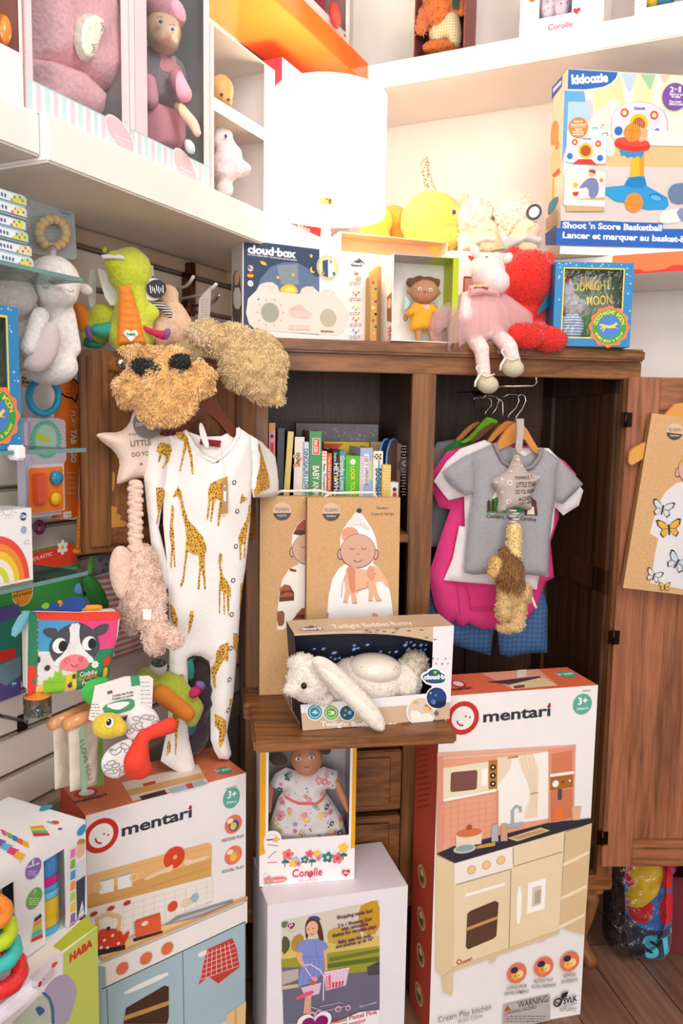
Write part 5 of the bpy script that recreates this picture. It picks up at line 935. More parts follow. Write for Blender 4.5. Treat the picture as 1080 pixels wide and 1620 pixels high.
a.done('printed_front', t)
a = Art(leftfr(KZ)); a.uvm = True; a.uv([(-.097, .003), (-.003, .003), (-.003, h_-.003), (-.097, h_-.003)], 'f4e4cc'); a.uvm = False; q = z2(860, 100, 4.909); KP([(62, 190), (145, 95), (140, 180), (62, 285)], '2a5cae'); KP([(70, 200), (135, 130), (134, 160), (72, 230)], 'dfe8f4'); KP([(50, 600), (60, 470), (95, 435), (118, 480), (110, 620), (60, 650)], 'cf9a4a', 1); KP([(50, 830), (55, 700), (110, 640), (130, 700), (120, 880), (60, 900)], 'e8cf9a', 1); a.ell(881, 230, 3, 7, 'ee8a34'); KP([(60, 870), (120, 810), (130, 850), (80, 890)], 'dd5a34'); KP([(64, 900), (80, 890), (78, 1060), (62, 1060)], 'f0b92c'); q = z2(860, 280, 4.909); KP([(25, 300), (40, 190), (115, 140), (110, 200), (60, 290)], '3a8fb0', 1); KP([(10, 440), (100, 370), (95, 530), (12, 530)], '2a62bc'); KP([(15, 330), (105, 240), (105, 370), (15, 420)], 'c9b08a'); a.done('printed_side', t)
# ---------------- kraft gown boxes ----------------
KR = 'cfa474'
def gownbox(label, fr, w_, h_, dep, heart=True):
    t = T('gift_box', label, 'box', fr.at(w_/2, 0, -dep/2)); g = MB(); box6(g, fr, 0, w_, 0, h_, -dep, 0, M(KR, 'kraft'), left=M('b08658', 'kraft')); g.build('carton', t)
    return t
def sticker(a, x, y, r, word2):
    a.circ(x, y, r, 'd8b79b'); a.ell(x, y, r*.93, r*.93, '4c4644', 0, 28, 180, 360) if False else None
    c = a.q((x, y)); k = a.sc(x, y)[1]*r
    a.uv([(c[0]+k*math.cos(math.radians(-10-i*160/16)), c[1]+k*math.sin(math.radians(-10-i*160/16))) for i in range(17)], '4c4644')
    a.text('MILKBARN', (x-r*.74, y-r*.02), (x+r*.74, y-r*.02), r*.42, '4c4644'); a.text(word2, (x-r*.5, y+r*.55), (x+r*.5, y+r*.55), r*.28, 'e6d6c6')
    # second box (behind) then the front box
def sleeper(a, x, y, r, skin='d3a690'):
    a.ell(x-r*1.0, y+r*.18, r*.16, r*.3, '3c3234'); a.ell(x-r*1.0, y+r*.18, r*.12, r*.25, skin); a.ell(x+r*1.0, y+r*.18, r*.16, r*.3, '3c3234'); a.ell(x+r*1.0, y+r*.18, r*.12, r*.25, skin)
    a.ell(x, y, r, r*.97, '3c3234'); a.ell(x, y-.4, r*.97, r*.94, skin)
    for s_ in (-1, 1): a.line([(x+s_*r*.33-r*.15, y-r*.18), (x+s_*r*.33, y-r*.08), (x+s_*r*.33+r*.15, y-r*.18)], 1, '4a3434')
    a.line([(x-2, y+r*.18), (x, y+r*.14), (x+2, y+r*.18)], .8, '6a4a44'); a.line([(x-r*.26, y+r*.5), (x-r*.1, y+r*.6), (x+r*.1, y+r*.6), (x+r*.26, y+r*.48)], 1.1, '4a3434')
zq = zLid+.001
Yg = levelY(410, 1100, zq); f0 = faced((410, 1100), 10, Yg, 1.5); MBk = f0; h_ = f0.px(404, 785)[1]; w_ = f0.px(512, 1095)[0]+.06
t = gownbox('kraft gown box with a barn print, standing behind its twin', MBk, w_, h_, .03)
a = Art(MBk); q = z2(390, 770, 4); sticker(a, 446, 809, 14.5, 'organic')
KP([(360, 205), (320, 240), (290, 300), (284, 350), (290, 400), (280, 420), (290, 435), (330, 490), (270, 520), (225, 590), (205, 690), (192, 820), (192, 905), (230, 905), (300, 860), (480, 860), (480, 200)], 'efe8de', 0)
KP([(360, 208), (320, 245), (295, 300), (380, 312), (470, 300), (470, 205)], '9c4a2c', 0); KP([(296, 285), (340, 270), (400, 290), (400, 312), (300, 305)], '4a2c20', 1); sleeper(a, 488, 869, 26)
for pts, c in (([(270, 515), (315, 525), (312, 540), (275, 534)], '7a4a2c'), ([(215, 640), (240, 618), (272, 625), (300, 670), (300, 720), (205, 728)], '5a3426'), ([(212, 645), (240, 618), (262, 622), (280, 655), (210, 660)], 'a4512f'), ([(206, 690), (250, 668), (285, 670), (303, 692), (206, 702)], 'a4512f'), ([(300, 830), (350, 770), (480, 765), (480, 870), (265, 872)], '5a3426'), ([(310, 812), (350, 768), (480, 764), (480, 806)], 'a4512f'), ([(275, 860), (310, 830), (480, 832), (480, 856)], 'a4512f'), ([(194, 790), (225, 785), (240, 800), (238, 860), (225, 880), (200, 880), (192, 840)], '8a5a3a')): KP(pts, c)
a.done('printed_front', t)
g = MB(); g.tube([MBk.hit(435, 784, -.015), MBk.hit(443, 777, -.015), MBk.hit(505, 776, -.015), MBk.hit(520, 780, -.015), MBk.hit(524, 786, -.015)], .003, M('ece2d4', 'cloth')); g.build('cord_handle', t)
f0 = faced((486, 787), 10, 1.0, 2); f0 = faced((486, 787), 10, (MBk.at(0, 0, .036)-CAM).dot(MBk.n)/(f0.o-CAM).dot(MBk.n)*1.0, 2)
z0 = f0.o.z-zq; h_ = z0/f0.v.z; MBf = Fr(f0.at(0, -h_), f0.u, f0.v); MBf = MBf.off(w=max(0, 0)); w_ = MBf.px(633, 784)[0]
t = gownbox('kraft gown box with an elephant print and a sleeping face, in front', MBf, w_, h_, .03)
a = Art(MBf); sticker(a, 524, 810, 14.5, 'bamboo'); a.text('Newborn', *q((822, 142), (895, 142)), 4.5, '5a4634'); a.text('Gown & Hat Set', *q((788, 180), (930, 180)), 4.5, '5a4634')
a.circ(568, 808, 4, '3a2c24')
KP([(700, 165), (650, 210), (610, 270), (592, 330), (594, 390), (582, 415), (594, 440), (630, 485), (580, 520), (540, 590), (518, 690), (505, 860), (510, 900), (925, 900), (925, 800), (912, 690), (890, 600), (850, 530), (795, 480), (820, 430), (828, 400), (818, 330), (795, 270), (750, 200), (725, 170)], 'f2edea', 0)
KP([(610, 265), (650, 252), (690, 262), (715, 300), (700, 318), (610, 345), (600, 320)], 'dd9a7c', 1); KP([(680, 165), (705, 160), (720, 200), (790, 270), (760, 280), (720, 240), (660, 250), (630, 250)], 'e2dcda', 1); a.line(q((660, 250), (720, 238), (775, 275)), .8, 'b9b0ae')
sleeper(a, 566, 872, 28)
KP([(630, 520), (660, 505), (760, 530), (775, 500), (810, 500), (850, 530), (890, 590), (900, 640), (880, 635), (855, 600), (830, 600), (815, 610), (830, 680), (855, 720), (820, 725), (800, 680), (795, 720), (770, 722), (775, 660), (765, 640), (720, 660), (690, 680), (700, 735), (668, 738), (660, 680), (645, 690), (640, 735), (610, 730), (625, 660), (618, 600)], 'e4b290', 0)
KP([(632, 512), (660, 502), (690, 520), (685, 580), (690, 660), (670, 680), (650, 640), (640, 560)], 'd98868', 1); KP([(775, 500), (756, 540), (770, 580), (800, 605), (812, 560), (805, 510)], 'd99a78', 1); a.line(q((625, 560), (605, 620), (598, 700)), 1, 'c98a68'); a.line(q((855, 600), (885, 635), (900, 640)), 1.2, 'f4ead8'); a.circ(594, 908, .9, '5a3a2a')
for l in (((690, 660), (760, 640), (770, 600)), ((640, 735), (610, 730)), ((700, 737), (668, 738)), ((855, 720), (820, 725)), ((800, 722), (770, 722))): a.line(q(*l), 1, 'b46a44')
KP([(785, 845), (800, 795), (830, 810), (842, 850), (780, 862)], 'e39a86'); KP([(842, 830), (900, 812), (920, 800), (918, 850), (845, 852)], 'ecd2b8'); KP([(505, 830), (510, 795), (520, 800), (515, 830)], 'c98a68')
a.done('printed_front', t)
g = MB(); g.tube([MBf.hit(512, 788, -.015), MBf.hit(522, 780, -.015), MBf.hit(590, 779, -.015), MBf.hit(596, 787, -.015)], .003, M('ece2d4', 'cloth')); g.build('cord_handle', t)
# ---------------- plush rabbit night light in its box ----------------
Yt = levelY(478.6, 1156, zq); TW = faced((478.6, 1156), 14.5, Yt); TW = Fr((TW.o.x, TW.o.y, zq), TW.u, TW.v)
wt = TW.px(711, 1131)[0]; ht = .186; dt = .10
t = T('night_light_box', 'open sided brown and navy carton with a white plush rabbit on the ledge', 'box', TW.at(wt/2, 0, -.05)); BRC, NV = M('cdb295'), M('23263c')
lean = -.012
c8 = lambda u, v, w_: TW.at(u, v, w_)
pts = {k: c8(*p) for k, p in dict(fbl=(0, 0, 0), fbr=(wt, 0, 0), bbl=(0, 0, -dt), bbr=(wt, 0, -dt), ftl=(-.016, ht, lean), ftr=(wt+.008, ht, lean), btl=(-.016, ht+.004, -dt+.005), btr=(wt+.008, ht+.004, -dt+.005)).items()}
g = MB()
def quad(m, *k): g.add([pts[i] if isinstance(i, str) else i for i in k], [tuple(range(len(k)))], m)
def FQ(u, v, w_=0): return TW.at(u*(1+.024/wt*v/ht)-.016*v/ht, v, lean*v/ht+w_)
quad(BRC, 'ftl', 'ftr', 'btr', 'btl'); quad(NV, 'bbl', 'fbl', 'ftl', 'btl'); quad(M('ece8ea'), 'fbr', 'bbr', 'btr', 'ftr'); quad(NV, 'bbl', 'bbr', 'btr', 'btl'); quad(BRC, 'bbl', 'fbl', 'fbr', 'bbr')
wl0 = .055; wr0 = wt*.865
g.add([FQ(0, 0), FQ(wt, 0), FQ(wt, .034), FQ(0, .034)], [(0, 1, 2, 3)], BRC); g.add([FQ(0, .034), FQ(wt, .034), FQ(wt, wl0), FQ(0, .050)], [(0, 1, 2, 3)], M('ece8ea'))
g.add([FQ(wr0, wl0), FQ(wt, wl0), FQ(wt, ht), FQ(wr0, ht)], [(0, 1, 2, 3)], M('ece8ea'))
n_ = 12; arc = [(wr0*i/n_, ht-.004-.026*(i/n_)**3.2) for i in range(n_+1)]
for i in range(n_): g.add([FQ(*arc[i]), FQ(*arc[i+1]), FQ(arc[i+1][0], ht), FQ(arc[i][0], ht)], [(0, 1, 2, 3)], BRC)
g.build('carton', t)
TWl = Fr(TW.o, TW.u, (pts['ftl']-pts['fbl']).normalized()); TWl = Fr(TWl.o, TWl.u, TWl.v)
a = Art(TWl); q = z2(430, 970, 3.6)
for x, c2, s_ in ((253, '2f8aa6', '-45-'), (345, '6fb23c', '3'), (435, '1f5a78', None)):
    X, Y_ = 430+x/3.6, 970+(556 if x < 300 else 552 if x < 400 else 545)/3.6; a.circ(X, Y_, 13.4, 'ece8ea'); a.circ(X, Y_, 11.6, c2)
    if s_: a.ring(X, Y_, 8.2, 9.2, 'dcefe8'); a.text(s_, (X-5, Y_+3), (X+5, Y_+2.4), 5.5, 'ffffff', .02)
    else: a.shape(X+4, Y_-1, 4.5, '7fd0e0'); a.shape(X-4, Y_+4, 3, '9fd04a'); a.shape(X-2, Y_-4, 2.6, 'f0a03a')
a.text('Twilight Buddies Bunny', *q((280, 635), (732, 598)), 8, 'ffffff', .01)
KP([(870, 310), (868, 290), (885, 272), (905, 265), (918, 248), (945, 238), (975, 240), (992, 258), (1012, 265), (1020, 290), (1010, 325), (975, 342), (900, 345)], 'f4f2f0', 1); KP([(880, 308), (880, 292), (895, 280), (912, 272), (925, 256), (948, 248), (970, 250), (984, 266), (1003, 274), (1008, 295), (1000, 318), (970, 330), (905, 334)], '2c5672', 1); a.shape(694.5, 1044, 4.2, 'a8d02c'); a.text('cloud\u00b7b', *q((886, 312), (1004, 300)), 7.2, 'ffffff', .05)
a.circ(667, 1109, 24, 'f4f2f0'); a.circ(667, 1109, 22, 'd8cab8'); a.circ(659, 1101, 5.2, 'e8bf9f'); KP([(790, 520), (800, 498), (845, 500), (870, 540), (850, 580), (800, 580)], 'f1ebe2', 1); a.circ(676, 1105, 5.6, 'e6b896'); KP([(868, 470), (890, 450), (915, 470), (910, 500), (895, 470)], 'c08a4a', 1); KP([(840, 560), (860, 510), (905, 505), (925, 545), (890, 585)], 'efe8de', 1); a.circ(660, 1097, 4.6, 'd8a878'); a.circ(659, 1102, 4.6, 'eac6a8')
a.circ(693.5, 1085, 18.4, 'f4f2f0'); a.circ(693.5, 1085, 16.6, '2a3f7a'); KP([(905, 455), (930, 430), (970, 435), (1000, 420), (1000, 450), (960, 478), (920, 470)], '1c2444', 1); a.circ(688, 1092, 4, '5a78c0'); a.shape(685, 1078, 2.4, '9fd04a'); a.shape(692, 1081, 2.2, '4ab0d0'); a.circ(691, 1110, 4, '6a6a70')
for x, y, c2 in ((948, 187, '3a6a9a'), (973, 185, 'e0c8a0'), (1018, 182, '6a9a6a'), (962, 215, '7ab05a'), (996, 214, '2f6a9a'), (1028, 210, 'e8843a')): a.shape(430+x/3.6, 970+y/3.6, 2, c2)
a.done('printed_front', t)
a = Art(Fr(pts['ftl'], TW.u, (pts['btl']-pts['ftl']).normalized())); a.uvm = True; a.uv([(.01, .006), (wt, .006), (wt, .084), (.01, .084)], 'cdb295'); a.uvm = False; a.pg(q((155, 92), (170, 80), (205, 78), (225, 70), (250, 78), (290, 85), (292, 95), (240, 100), (160, 100)), '2c5672', 1); a.text('cloud\u00b7b', *q((165, 96), (285, 92)), 4, 'ffffff', .04); a.text('Twilight Buddies Bunny', *q((352, 88), (805, 64)), 6.5, 'ffffff', .01)
rr = random.Random(8)
for x, y in ((560, 108), (640, 104), (712, 88), (780, 100), (852, 96), (690, 112), (540, 98), (880, 140), (930, 150), (600, 98)): a.shape(430+x/3.6, 970+y/3.6, 1.6, '6a5038')
a.done('printed_top', t)
a = Art(Fr(TW.at(wt*.02, .01, -dt+.003), TW.u, TW.v)); a.uvm = True; a.uv([(.004, .004), (wt*.95, .004), (wt*.95, ht-.02), (.004, ht-.02)], '1c1d2e')
for _ in range(110):
    x, y = rr.uniform(.02, wt*.93), rr.uniform(.05, ht-.024); r = rr.uniform(.002, .0042); a.ell(x, y, r*1.5, r, '4f74d0', 25); a.ell(x, y, r*.9, r*.55, 'd2e2ff', 25); a.w -= a.dl*2
a.done('starry_lining', t)
a = Art(leftfr(TW)); a.uvm = True
for _ in range(14): x, y = rr.uniform(-.085, -.02), rr.uniform(.03, .15); a.shape(x, y, .003, '5a78c0'); a.w -= a.dl
a.uvm = False; a.text('Twilight Buddies', (445, 1100), (474, 1146), 6, 'e6e2e8', .01); a.done('printed_side', t)
yR = lambda x: TW.hit(x, 1080, -.055).y
PW = M('ece2d6', 'plush')
rb = blob('plush_rabbit', t, PW, [E(488, 1075, yR(488)-.045, 36, 38, 30, 15), E(463, 1090, yR(463)-.06, 15, 14, 13), E(478, 1050, yR(478)-.04, 24, 18, 22), E(575, 1080, yR(575), 65, 44, 36), E(640, 1078, yR(640), 28, 36, 32), E(505, 1105, yR(505)-.045, 26, 12, 14), E(540, 1100, yR(540), 50, 20, 26)], .004, 4, fur=3500, flen=.0035, lump=.003, fw=.0011, fm=M('f6eee4', 'plush'), droop=.2)
blob('tail', rb, M('e6dac4', 'plush'), [E(656, 1052, yR(656)-.005, 19, 22, 16)], .004, 2, fur=900, flen=.012, fw=.0014)
EA = TWl.off(w=.034)
g = MB(); pe = smooth_poly(pxs(EA, [(500, 1040), (516, 1032), (536, 1040), (565, 1068), (594, 1098), (610, 1125), (609, 1145), (598, 1148), (582, 1140), (556, 1112), (530, 1086), (508, 1062)])); puff(g, EA, pe, PW, .014, .012, .004, .002, 60); er = g.build('ear', rb)
g = MB(); E2 = TWl.off(w=.0465); puff(g, E2, smooth_poly(pxs(E2, [(516, 1048), (528, 1052), (562, 1082), (592, 1112), (602, 1132), (598, 1140), (584, 1130), (548, 1094), (520, 1064)])), M('f4ecde', 'cloth'), .004, .012, .004, .0015, 70); g.build('ear_lining', er)
SH = M('efe4d4', 'gloss'); g = MB(); g.pell(591, 1058, yR(591)-.004, 46, 26, SH, 40, -3, 18); sh = g.build('light_dome', rb)
ay = yR(591)
m = MB()
for _ in range(46):
    th, ph = rr.uniform(.3, 2.8), rr.uniform(.15, 1.35); kx = ay/F
    d = V((math.cos(th)*math.cos(ph), math.sin(ph)*.9, math.sin(th)*math.cos(ph))); pz = P(591, 1058, ay-.004)+RT*(46*kx*1.004*math.cos(th)*math.cos(ph))+UP*(26*kx*1.004*math.sin(ph)*.9)-FW*(40*kx*1.004*math.sin(th)*math.cos(ph)); m.ell(pz, (RT*.0010, UP*.0010, FW*.0008), M('3a2c24', 'gloss'), 4)
o_ = m.build('light_holes', sh); o_['kind'] = 'stuff'
g = MB(); g.pell(480.5, 1085, yR(480)-.083, 5, 5.4, M('181416', 'gloss'), 5); g.build('eye', rb)
# ---------------- gown box hung on the right door ----------------
hz = DR.off(w=.012); g0 = rollfr(Fr(hz.hit(985, 930, .02), hz.u, hz.v), 6.2)
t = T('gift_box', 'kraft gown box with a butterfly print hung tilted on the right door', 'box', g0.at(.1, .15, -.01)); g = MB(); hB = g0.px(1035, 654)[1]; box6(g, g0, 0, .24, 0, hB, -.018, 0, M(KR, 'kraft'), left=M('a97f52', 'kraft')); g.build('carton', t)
a = Art(g0); q = z2(900, 560, 4.05); sticker(a, 1067, 683, 13.5, 'bamboo')
KP([(729, 820), (690, 825), (620, 880), (575, 950), (540, 1060), (515, 1150), (570, 1180), (548, 1290), (520, 1470), (640, 1490), (760, 1515), (1000, 1540), (1000, 800)], 'dcd8da', 0)
sleeper(a, 1100, 742, 28); a.pg(q((729, 650), (716, 690), (735, 720), (800, 640)), 'd9a93c')
def butterfly(x, y, r, c1, rot=0):
    c, s_ = math.cos(math.radians(rot)), math.sin(math.radians(rot))
    f = lambda pts: [(x+r*(px_*c-py_*s_), y+r*(px_*s_+py_*c)) for px_, py_ in pts]
    for sg in (-1, 1):
        up = [(0, 0), (.25*sg, -.5), (.8*sg, -.8), (1.05*sg, -.75), (.95*sg, -.3), (.6*sg, .05)]; lo = [(0, .05), (.6*sg, .08), (.8*sg, .4), (.55*sg, .75), (.25*sg, .5)]
        a.pg(f(up), '2c2a30'); a.pg(f([(px_*.82+.05*sg, py_*.8-.03) for px_, py_ in up]), c1); a.pg(f(lo), '3a3638'); a.pg(f([(px_*.82+.04*sg, py_*.85+.02) for px_, py_ in lo]), c1)
    a.line(f([(0, -.35), (0, .55)]), r*.14, '2c2a30')
butterfly(1048, 805, 17, 'cfd0d6', 12); butterfly(1058, 836, 19, 'e6a93a', -4); butterfly(1071, 890, 18, 'c3d0da', 30); butterfly(1034, 911, 13, 'd6d3d4', 20); butterfly(1051, 928, 9, 'e6b040', 0)
a.done('printed_front', t)
HM = M('d79a4c', 'gloss')
g = MB(); hg = hz.off(w=.006); pp = smooth_poly(pxs(hg, [(992, 728), (995, 712), (1010, 703), (1026, 697), (1060, 640), (1085, 636), (1085, 660), (1062, 680), (1030, 716), (1000, 735), (994, 735)]), 1); g.extr(hg, pp, -.006, .006, HM); hh_ = T('clothes_hanger', 'wooden hanger on the right door behind the butterfly gown box', 'hanger', hg.hit(1040, 690)); g.build('wooden_bar', hh_, fix=True)
g = MB(); g.tube([hg.hit(1078, 640), hg.hit(1084, 622), hg.hit(1094, 615), hg.hit(1098, 606)], .002, M('c9c4bc', 'metal')); g.build('hook', hh_)
# ---------------- books on the left shelf ----------------
BK_ = K.off(w=-.075); zs_ = zS+.0005
GB = 'books in the left compartment of the wardrobe'
def book(label, x0, x1, yt, c, w_=-.075, dep=.15, lean=0, text=None, tc='2c2a2a', th=5, ty=None, extra=None, cover=None, name='book', cat='book', group=GB, page='e6dcc8', bold=.02):
    f0 = K.off(w=w_); u0 = f0.px(x0, 770)[0]; u1 = f0.px(x1, 770)[0]; v1 = f0.px((x0+x1)/2, yt)[1]; fr = Fr(f0.at(u0, zs_), f0.u, f0.v)
    if lean: fr = rollfr(fr, lean)
    h_ = v1-zs_; W = u1-u0-.0006
    t = T(name, label, cat, fr.at(W/2, 0, -dep/2), group); g = MB(); cv = M(cover or c); sp = M(c)
    if W > .008 and name == 'book':
        g.box(fr, 0, .0012, 0, h_, -dep, -.001, cv); g.box(fr, W-.0012, W, 0, h_, -dep, -.001, cv); g.box(fr, 0, W, 0, h_, -.0012, 0, sp); g.build('cover', t)
        g = MB(); g.box(fr, .0014, W-.0014, .002, h_-.003, -dep+.003, -.0014, M(page)); g.build('pages', t)
    else: box6(g, fr, 0, W, 0, h_, -dep, 0, sp, left=cv, right=cv); g.build('cover', t)
    a = Art(fr, .0003)
    if extra: extra(a)
    if text:
        y0, y1 = ty or (yt+8, 772); xm = (x0+x1)/2; a.text(text, (xm-th*.36, y0), (xm-th*.36, y1), th, tc, bold)
    a.done('spine_print', t); return t
book('thin teal book at the far left, by the pyjamas', 406.5, 411, 647, '4fa39c', dep=.17)
book('dark green book, second from the left', 411.8, 424, 669, '23443f', w_=-.09)
book('pink spined book with an orange top', 425, 435, 669, 'e79aa8', extra=lambda a: (a.rect(425.3, 670, 434.8, 682, 'e0a04a'), a.rect(427.5, 700, 432.5, 748, 'd23a40'), a.ell(430, 690, 2.5, 3, '2c2a3a')))
book('charcoal book leaning left of the yellow spine', 436, 447, 677, '4a4a48', w_=-.08, lean=1)
book('yellow spined book, leaning', 445, 454.5, 682, 'ecd07a', lean=3.5, cover='5a5a52')
book('cream book with an orange fox spine', 463, 478.5, 691, 'efe5da', lean=1, text='SNAP!', tc='2c2a2a', th=6, ty=(716, 738), cover='5a5248', extra=lambda a: (a.pg([(464, 735), (477, 722), (477, 727), (464, 742)], 'ee9a3a'), a.circ(466, 722, 3, 'e9a23a')))
book('pale blue book titled DINOSAURS', 477.8, 488, 699, 'cddfea', text='DINOSAURS LOVE HUGS', tc='3a4a78', th=6.5, ty=(710, 800))
book('tall green book titled BABY ANIMALS', 488.5, 508, 682, '4f9a5e', text='BABY ANIMALS', tc='f3efe6', th=10, ty=(737, 800), cover='8a7a66', extra=lambda a: (a.rect(494, 693, 506, 719, 'f4efe8'), a.rect(495, 694, 505, 718, 'd8452f'), a.text('MAZES', (496.5, 696), (496.5, 716), 6, 'f4efe8', .02)), page='8a7660')
book('thin white book with orange bands', 508.5, 516.5, 714, 'f3efe8', text='Beat, Thumpers, Beat', tc='4a4a4a', th=4, ty=(734, 790), extra=lambda a: [a.rect(508.8, 716+i*5, 516, 718+i*5, 'ee8a3a') for i in range(3)])
book('orange red book with small lettering', 516.8, 524.5, 717, 'dd5a2c', text='You Hold your button, Your', tc='f4dcc0', th=4, ty=(722, 790))
book('black book titled HEY! WHAT', 525.5, 536, 713, '232430', text='HEY! WHAT', tc='f3efe6', th=7, ty=(733, 790), extra=lambda a: (a.shape(530.5, 757, 4, 'f2c23a'), a.text('Stephen', (528.6, 716), (528.6, 731), 4, 'f3efe6')), w_=-.07)
book('teal book titled Grandpa Loves', 536, 545.5, 713, '4a9aa0', text='Grandpa Loves', tc='f1e6c8', th=6.5, ty=(721, 776))
book('lime green book with a daisy and rainbow tabs', 546, 568, 721, '5cc02f', text='LOOK TOUCH', tc='f6dc4a', th=6.5, ty=(738, 790), extra=lambda a: a.flower(558, 730.5, 5, 'fdfaf4', 'f2c23a', 7))
book('lilac book with a quilt coloured spine', 568.8, 589, 708.5, 'a9b6dc', text='LEE Y APRENDE', tc='7a4a9a', th=5, ty=(722, 768), extra=lambda a: (a.rect(569, 722, 574, 800, 'e0c9d8'), a.rect(576, 718, 582.5, 766, 'f1ece8'), a.rect(584, 730, 588.8, 760, 'c8d88a')))
book('white book titled BOOKISH', 590, 604.5, 713.5, 'f1ede6', text='BOOKISH', tc='2a2828', th=8.5, ty=(741, 782), bold=.03, extra=lambda a: [a.rect(590.4, 715, 604, 790, 'f1ede6')]+[a.rect(591.5+(i % 4)*3, 718+(i//4)*3, 594+(i % 4)*3, 720.5+(i//4)*3, '2a2828' if (i+i//4) % 2 else 'f2c84a') for i in range(12)])
book('small yellow dotted box in front of the blue rimmed boards', 604, 617.5, 735, 'e6c66a', w_=-.06, dep=.05, name='gift_box', cat='box', group=None, extra=lambda a: [a.rect(604.6, 737, 617, 790, 'e6c66a')]+[a.circ(607+(i % 3)*4+(i//3 % 2)*2, 739+(i//3)*5, 1, 'f6ecd2') for i in range(24)])
book('tiny cream box printed with a red dressed figure', 617.6, 630.5, 763, 'efe6dc', w_=-.058, dep=.05, name='gift_box', cat='box', group=None, extra=lambda a: (a.circ(624, 777, 3.4, 'e2b08c'), a.ell(624, 783, 3.4, 4, 'd2452f'), a.circ(624, 774, 3, '4a2a22')))
for lab, x0, x1, yt, c, w_, dep in (('yellow picture book lying behind the teal book', 512, 584, 699, 'e9c53a', -.24, .03), ('grey box printed with white stars at the back', 468, 598, 670.5, '8a8388', -.29, .03), ('tan box with a round grey tag behind the boards', 586, 634, 699, 'd0a870', -.235, .03)):
    f0 = K.off(w=w_); u0, u1, v1 = f0.px(x0, 700)[0], f0.px(x1, 700)[0], f0.px((x0+x1)/2, yt)[1]; fr = Fr(f0.at(u0, zs_), f0.u, f0.v)
    t = T('gift_box' if 'box' in lab else 'book', lab, 'box' if 'box' in lab else 'book', fr.at((u1-u0)/2, 0, -dep/2)); g = MB(); g.box(fr, 0, u1-u0, 0, v1-zs_, -dep, 0, M(c)); g.build('carton' if 'box' in lab else 'cover', t)
    a = Art(fr, .0004)
    if 'star' in lab:
        for _ in range(34): a.shape(rr.uniform(472, 594), rr.uniform(674, 697), rr.uniform(1, 3), 'bab3b6'); a.w -= a.dl
    elif 'tag' in lab: a.ell(637, 737, 9, 18, '6a6664')
    else: a.pg([(512, 702), (542, 702), (532, 712), (512, 708)], 'd8432c')
    a.done('print', t)
f0 = K.off(w=-.12); u0, u1, v1 = f0.px(634, 720)[0], uD0-.009, f0.px(640, 702)[1]; fr = Fr(f0.at(u0, zs_), f0.u, f0.v)
t = T('gift_box', 'brown box with white polka dots against the divider', 'box', fr.at((u1-u0)/2, 0, -.04)); g = MB(); g.box(fr, 0, u1-u0, 0, v1-zs_, -.09, 0, M('8a6a52')); g.build('carton', t); a = Art(fr, .0004)
for i in range(90):
    x, y = 635.5+(i % 5)*3+(i//5 % 2)*1.5, 706+(i//5)*4.5
    a.circ(x, y, 1, 'efe6dc'); a.w -= a.dl
a.circ(640, 737, 12, '55504e'); a.ring(640, 733, 2.4, 4, 'd9d2cc'); a.done('dot_print', t)
for k, (xc, yc, c2) in enumerate(((610, 728, '2f3f60'), (621.5, 728, '7a5a48'))):
    fr = rollfr(yawf(K.off(w=-.105-.002*k).hit(xc, yc), 62), 2-2*k); R_ = .0535; ctr = fr.o
    ry = .0485; dn = ctr.z-zs_-.0005
    t = T('round_board_book', ('dark blue round board with bright blue rim' if k == 0 else 'brown round board with bright blue rim, right of the dark blue one'), 'book', ctr)
    pr = [(.036*math.cos(3.14159*i/24), ry*math.sin(3.14159*i/24)) for i in range(25)]+[(-.036, -dn), (.036, -dn)]
    g = MB(); g.extr(fr, pr, -.002, .002, M(c2)); g.build('board', t)
    g = MB(); g.tube([fr.at(u, v) for u, v in pr], .0026, M('4a8fd0', 'gloss'), 8, True); g.build('rim', t)
# ======================= clothes, hung toys and stuffed toys =======================
MTL = M('c9c4bc', 'metal')
def hook(pts, fr, name, par, r=.0018, m=MTL): g = MB(); g.tube([fr.hit(*p) for p in pts], r, m); return g.build(name, par)
def shirt(name, label, cat, fr, parts, mat, th=.012, R=.03, st=.008, wr=.005, wf=16, folds=.003, ff=45, group=None):
    t = T(name, label, cat, fr.hit(*parts[0][1][0]), group); out = []
    for i, (nm, pts) in enumerate(parts):
        g = MB(); out.append((puff(g, fr, pxs(fr, pts), mat, th, R, st, wr, wf, .5, i+3, folds, ff), g.build(nm, t)))
    return t, out
# --- giraffe pyjamas on the left door
OF = faced((330, 700), 30, 1.555, -1.2)
OW = M('f3efec', 'cloth')
t = T('clothes_hanger', 'dark brown wooden hanger carrying the giraffe pyjamas', 'hanger', OF.hit(330, 640, -.012))
HW = M('6a3320', 'gloss'); g = MB(); hf_ = OF.off(w=-.012)
g.extr(hf_, smooth_poly(pxs(hf_, [(312, 640), (326, 622), (338, 628), (352, 652), (374, 680), (372, 694), (360, 688), (340, 662), (322, 652), (300, 672), (268, 690), (264, 682), (290, 662)]), 1), -.006, .006, HW); g.build('wooden_bar', t, fix=True)
hook([(326, 628), (326, 600), (324, 588), (326, 578), (322, 568), (314, 566), (308, 572)], hf_, 'hook', t)
body = [(293, 681), (305, 703), (322, 722), (337, 731), (350, 723), (365, 708), (376, 690), (377, 676), (398, 690), (400, 740), (397, 790), (395, 830), (388, 900), (382, 935), (377, 1005), (369, 1101), (359, 1158), (366, 1193), (361, 1202), (346, 1200), (339, 1188), (333, 1170), (333, 1060), (331, 1046), (318, 1038), (306, 1037), (296, 1042), (297, 1062), (299, 1170), (308, 1210), (306, 1222), (290, 1225), (270, 1215), (254, 1204), (262, 1165), (266, 1130), (268, 1035), (267, 960), (265, 900), (258, 830), (258, 790), (262, 740), (268, 692)]
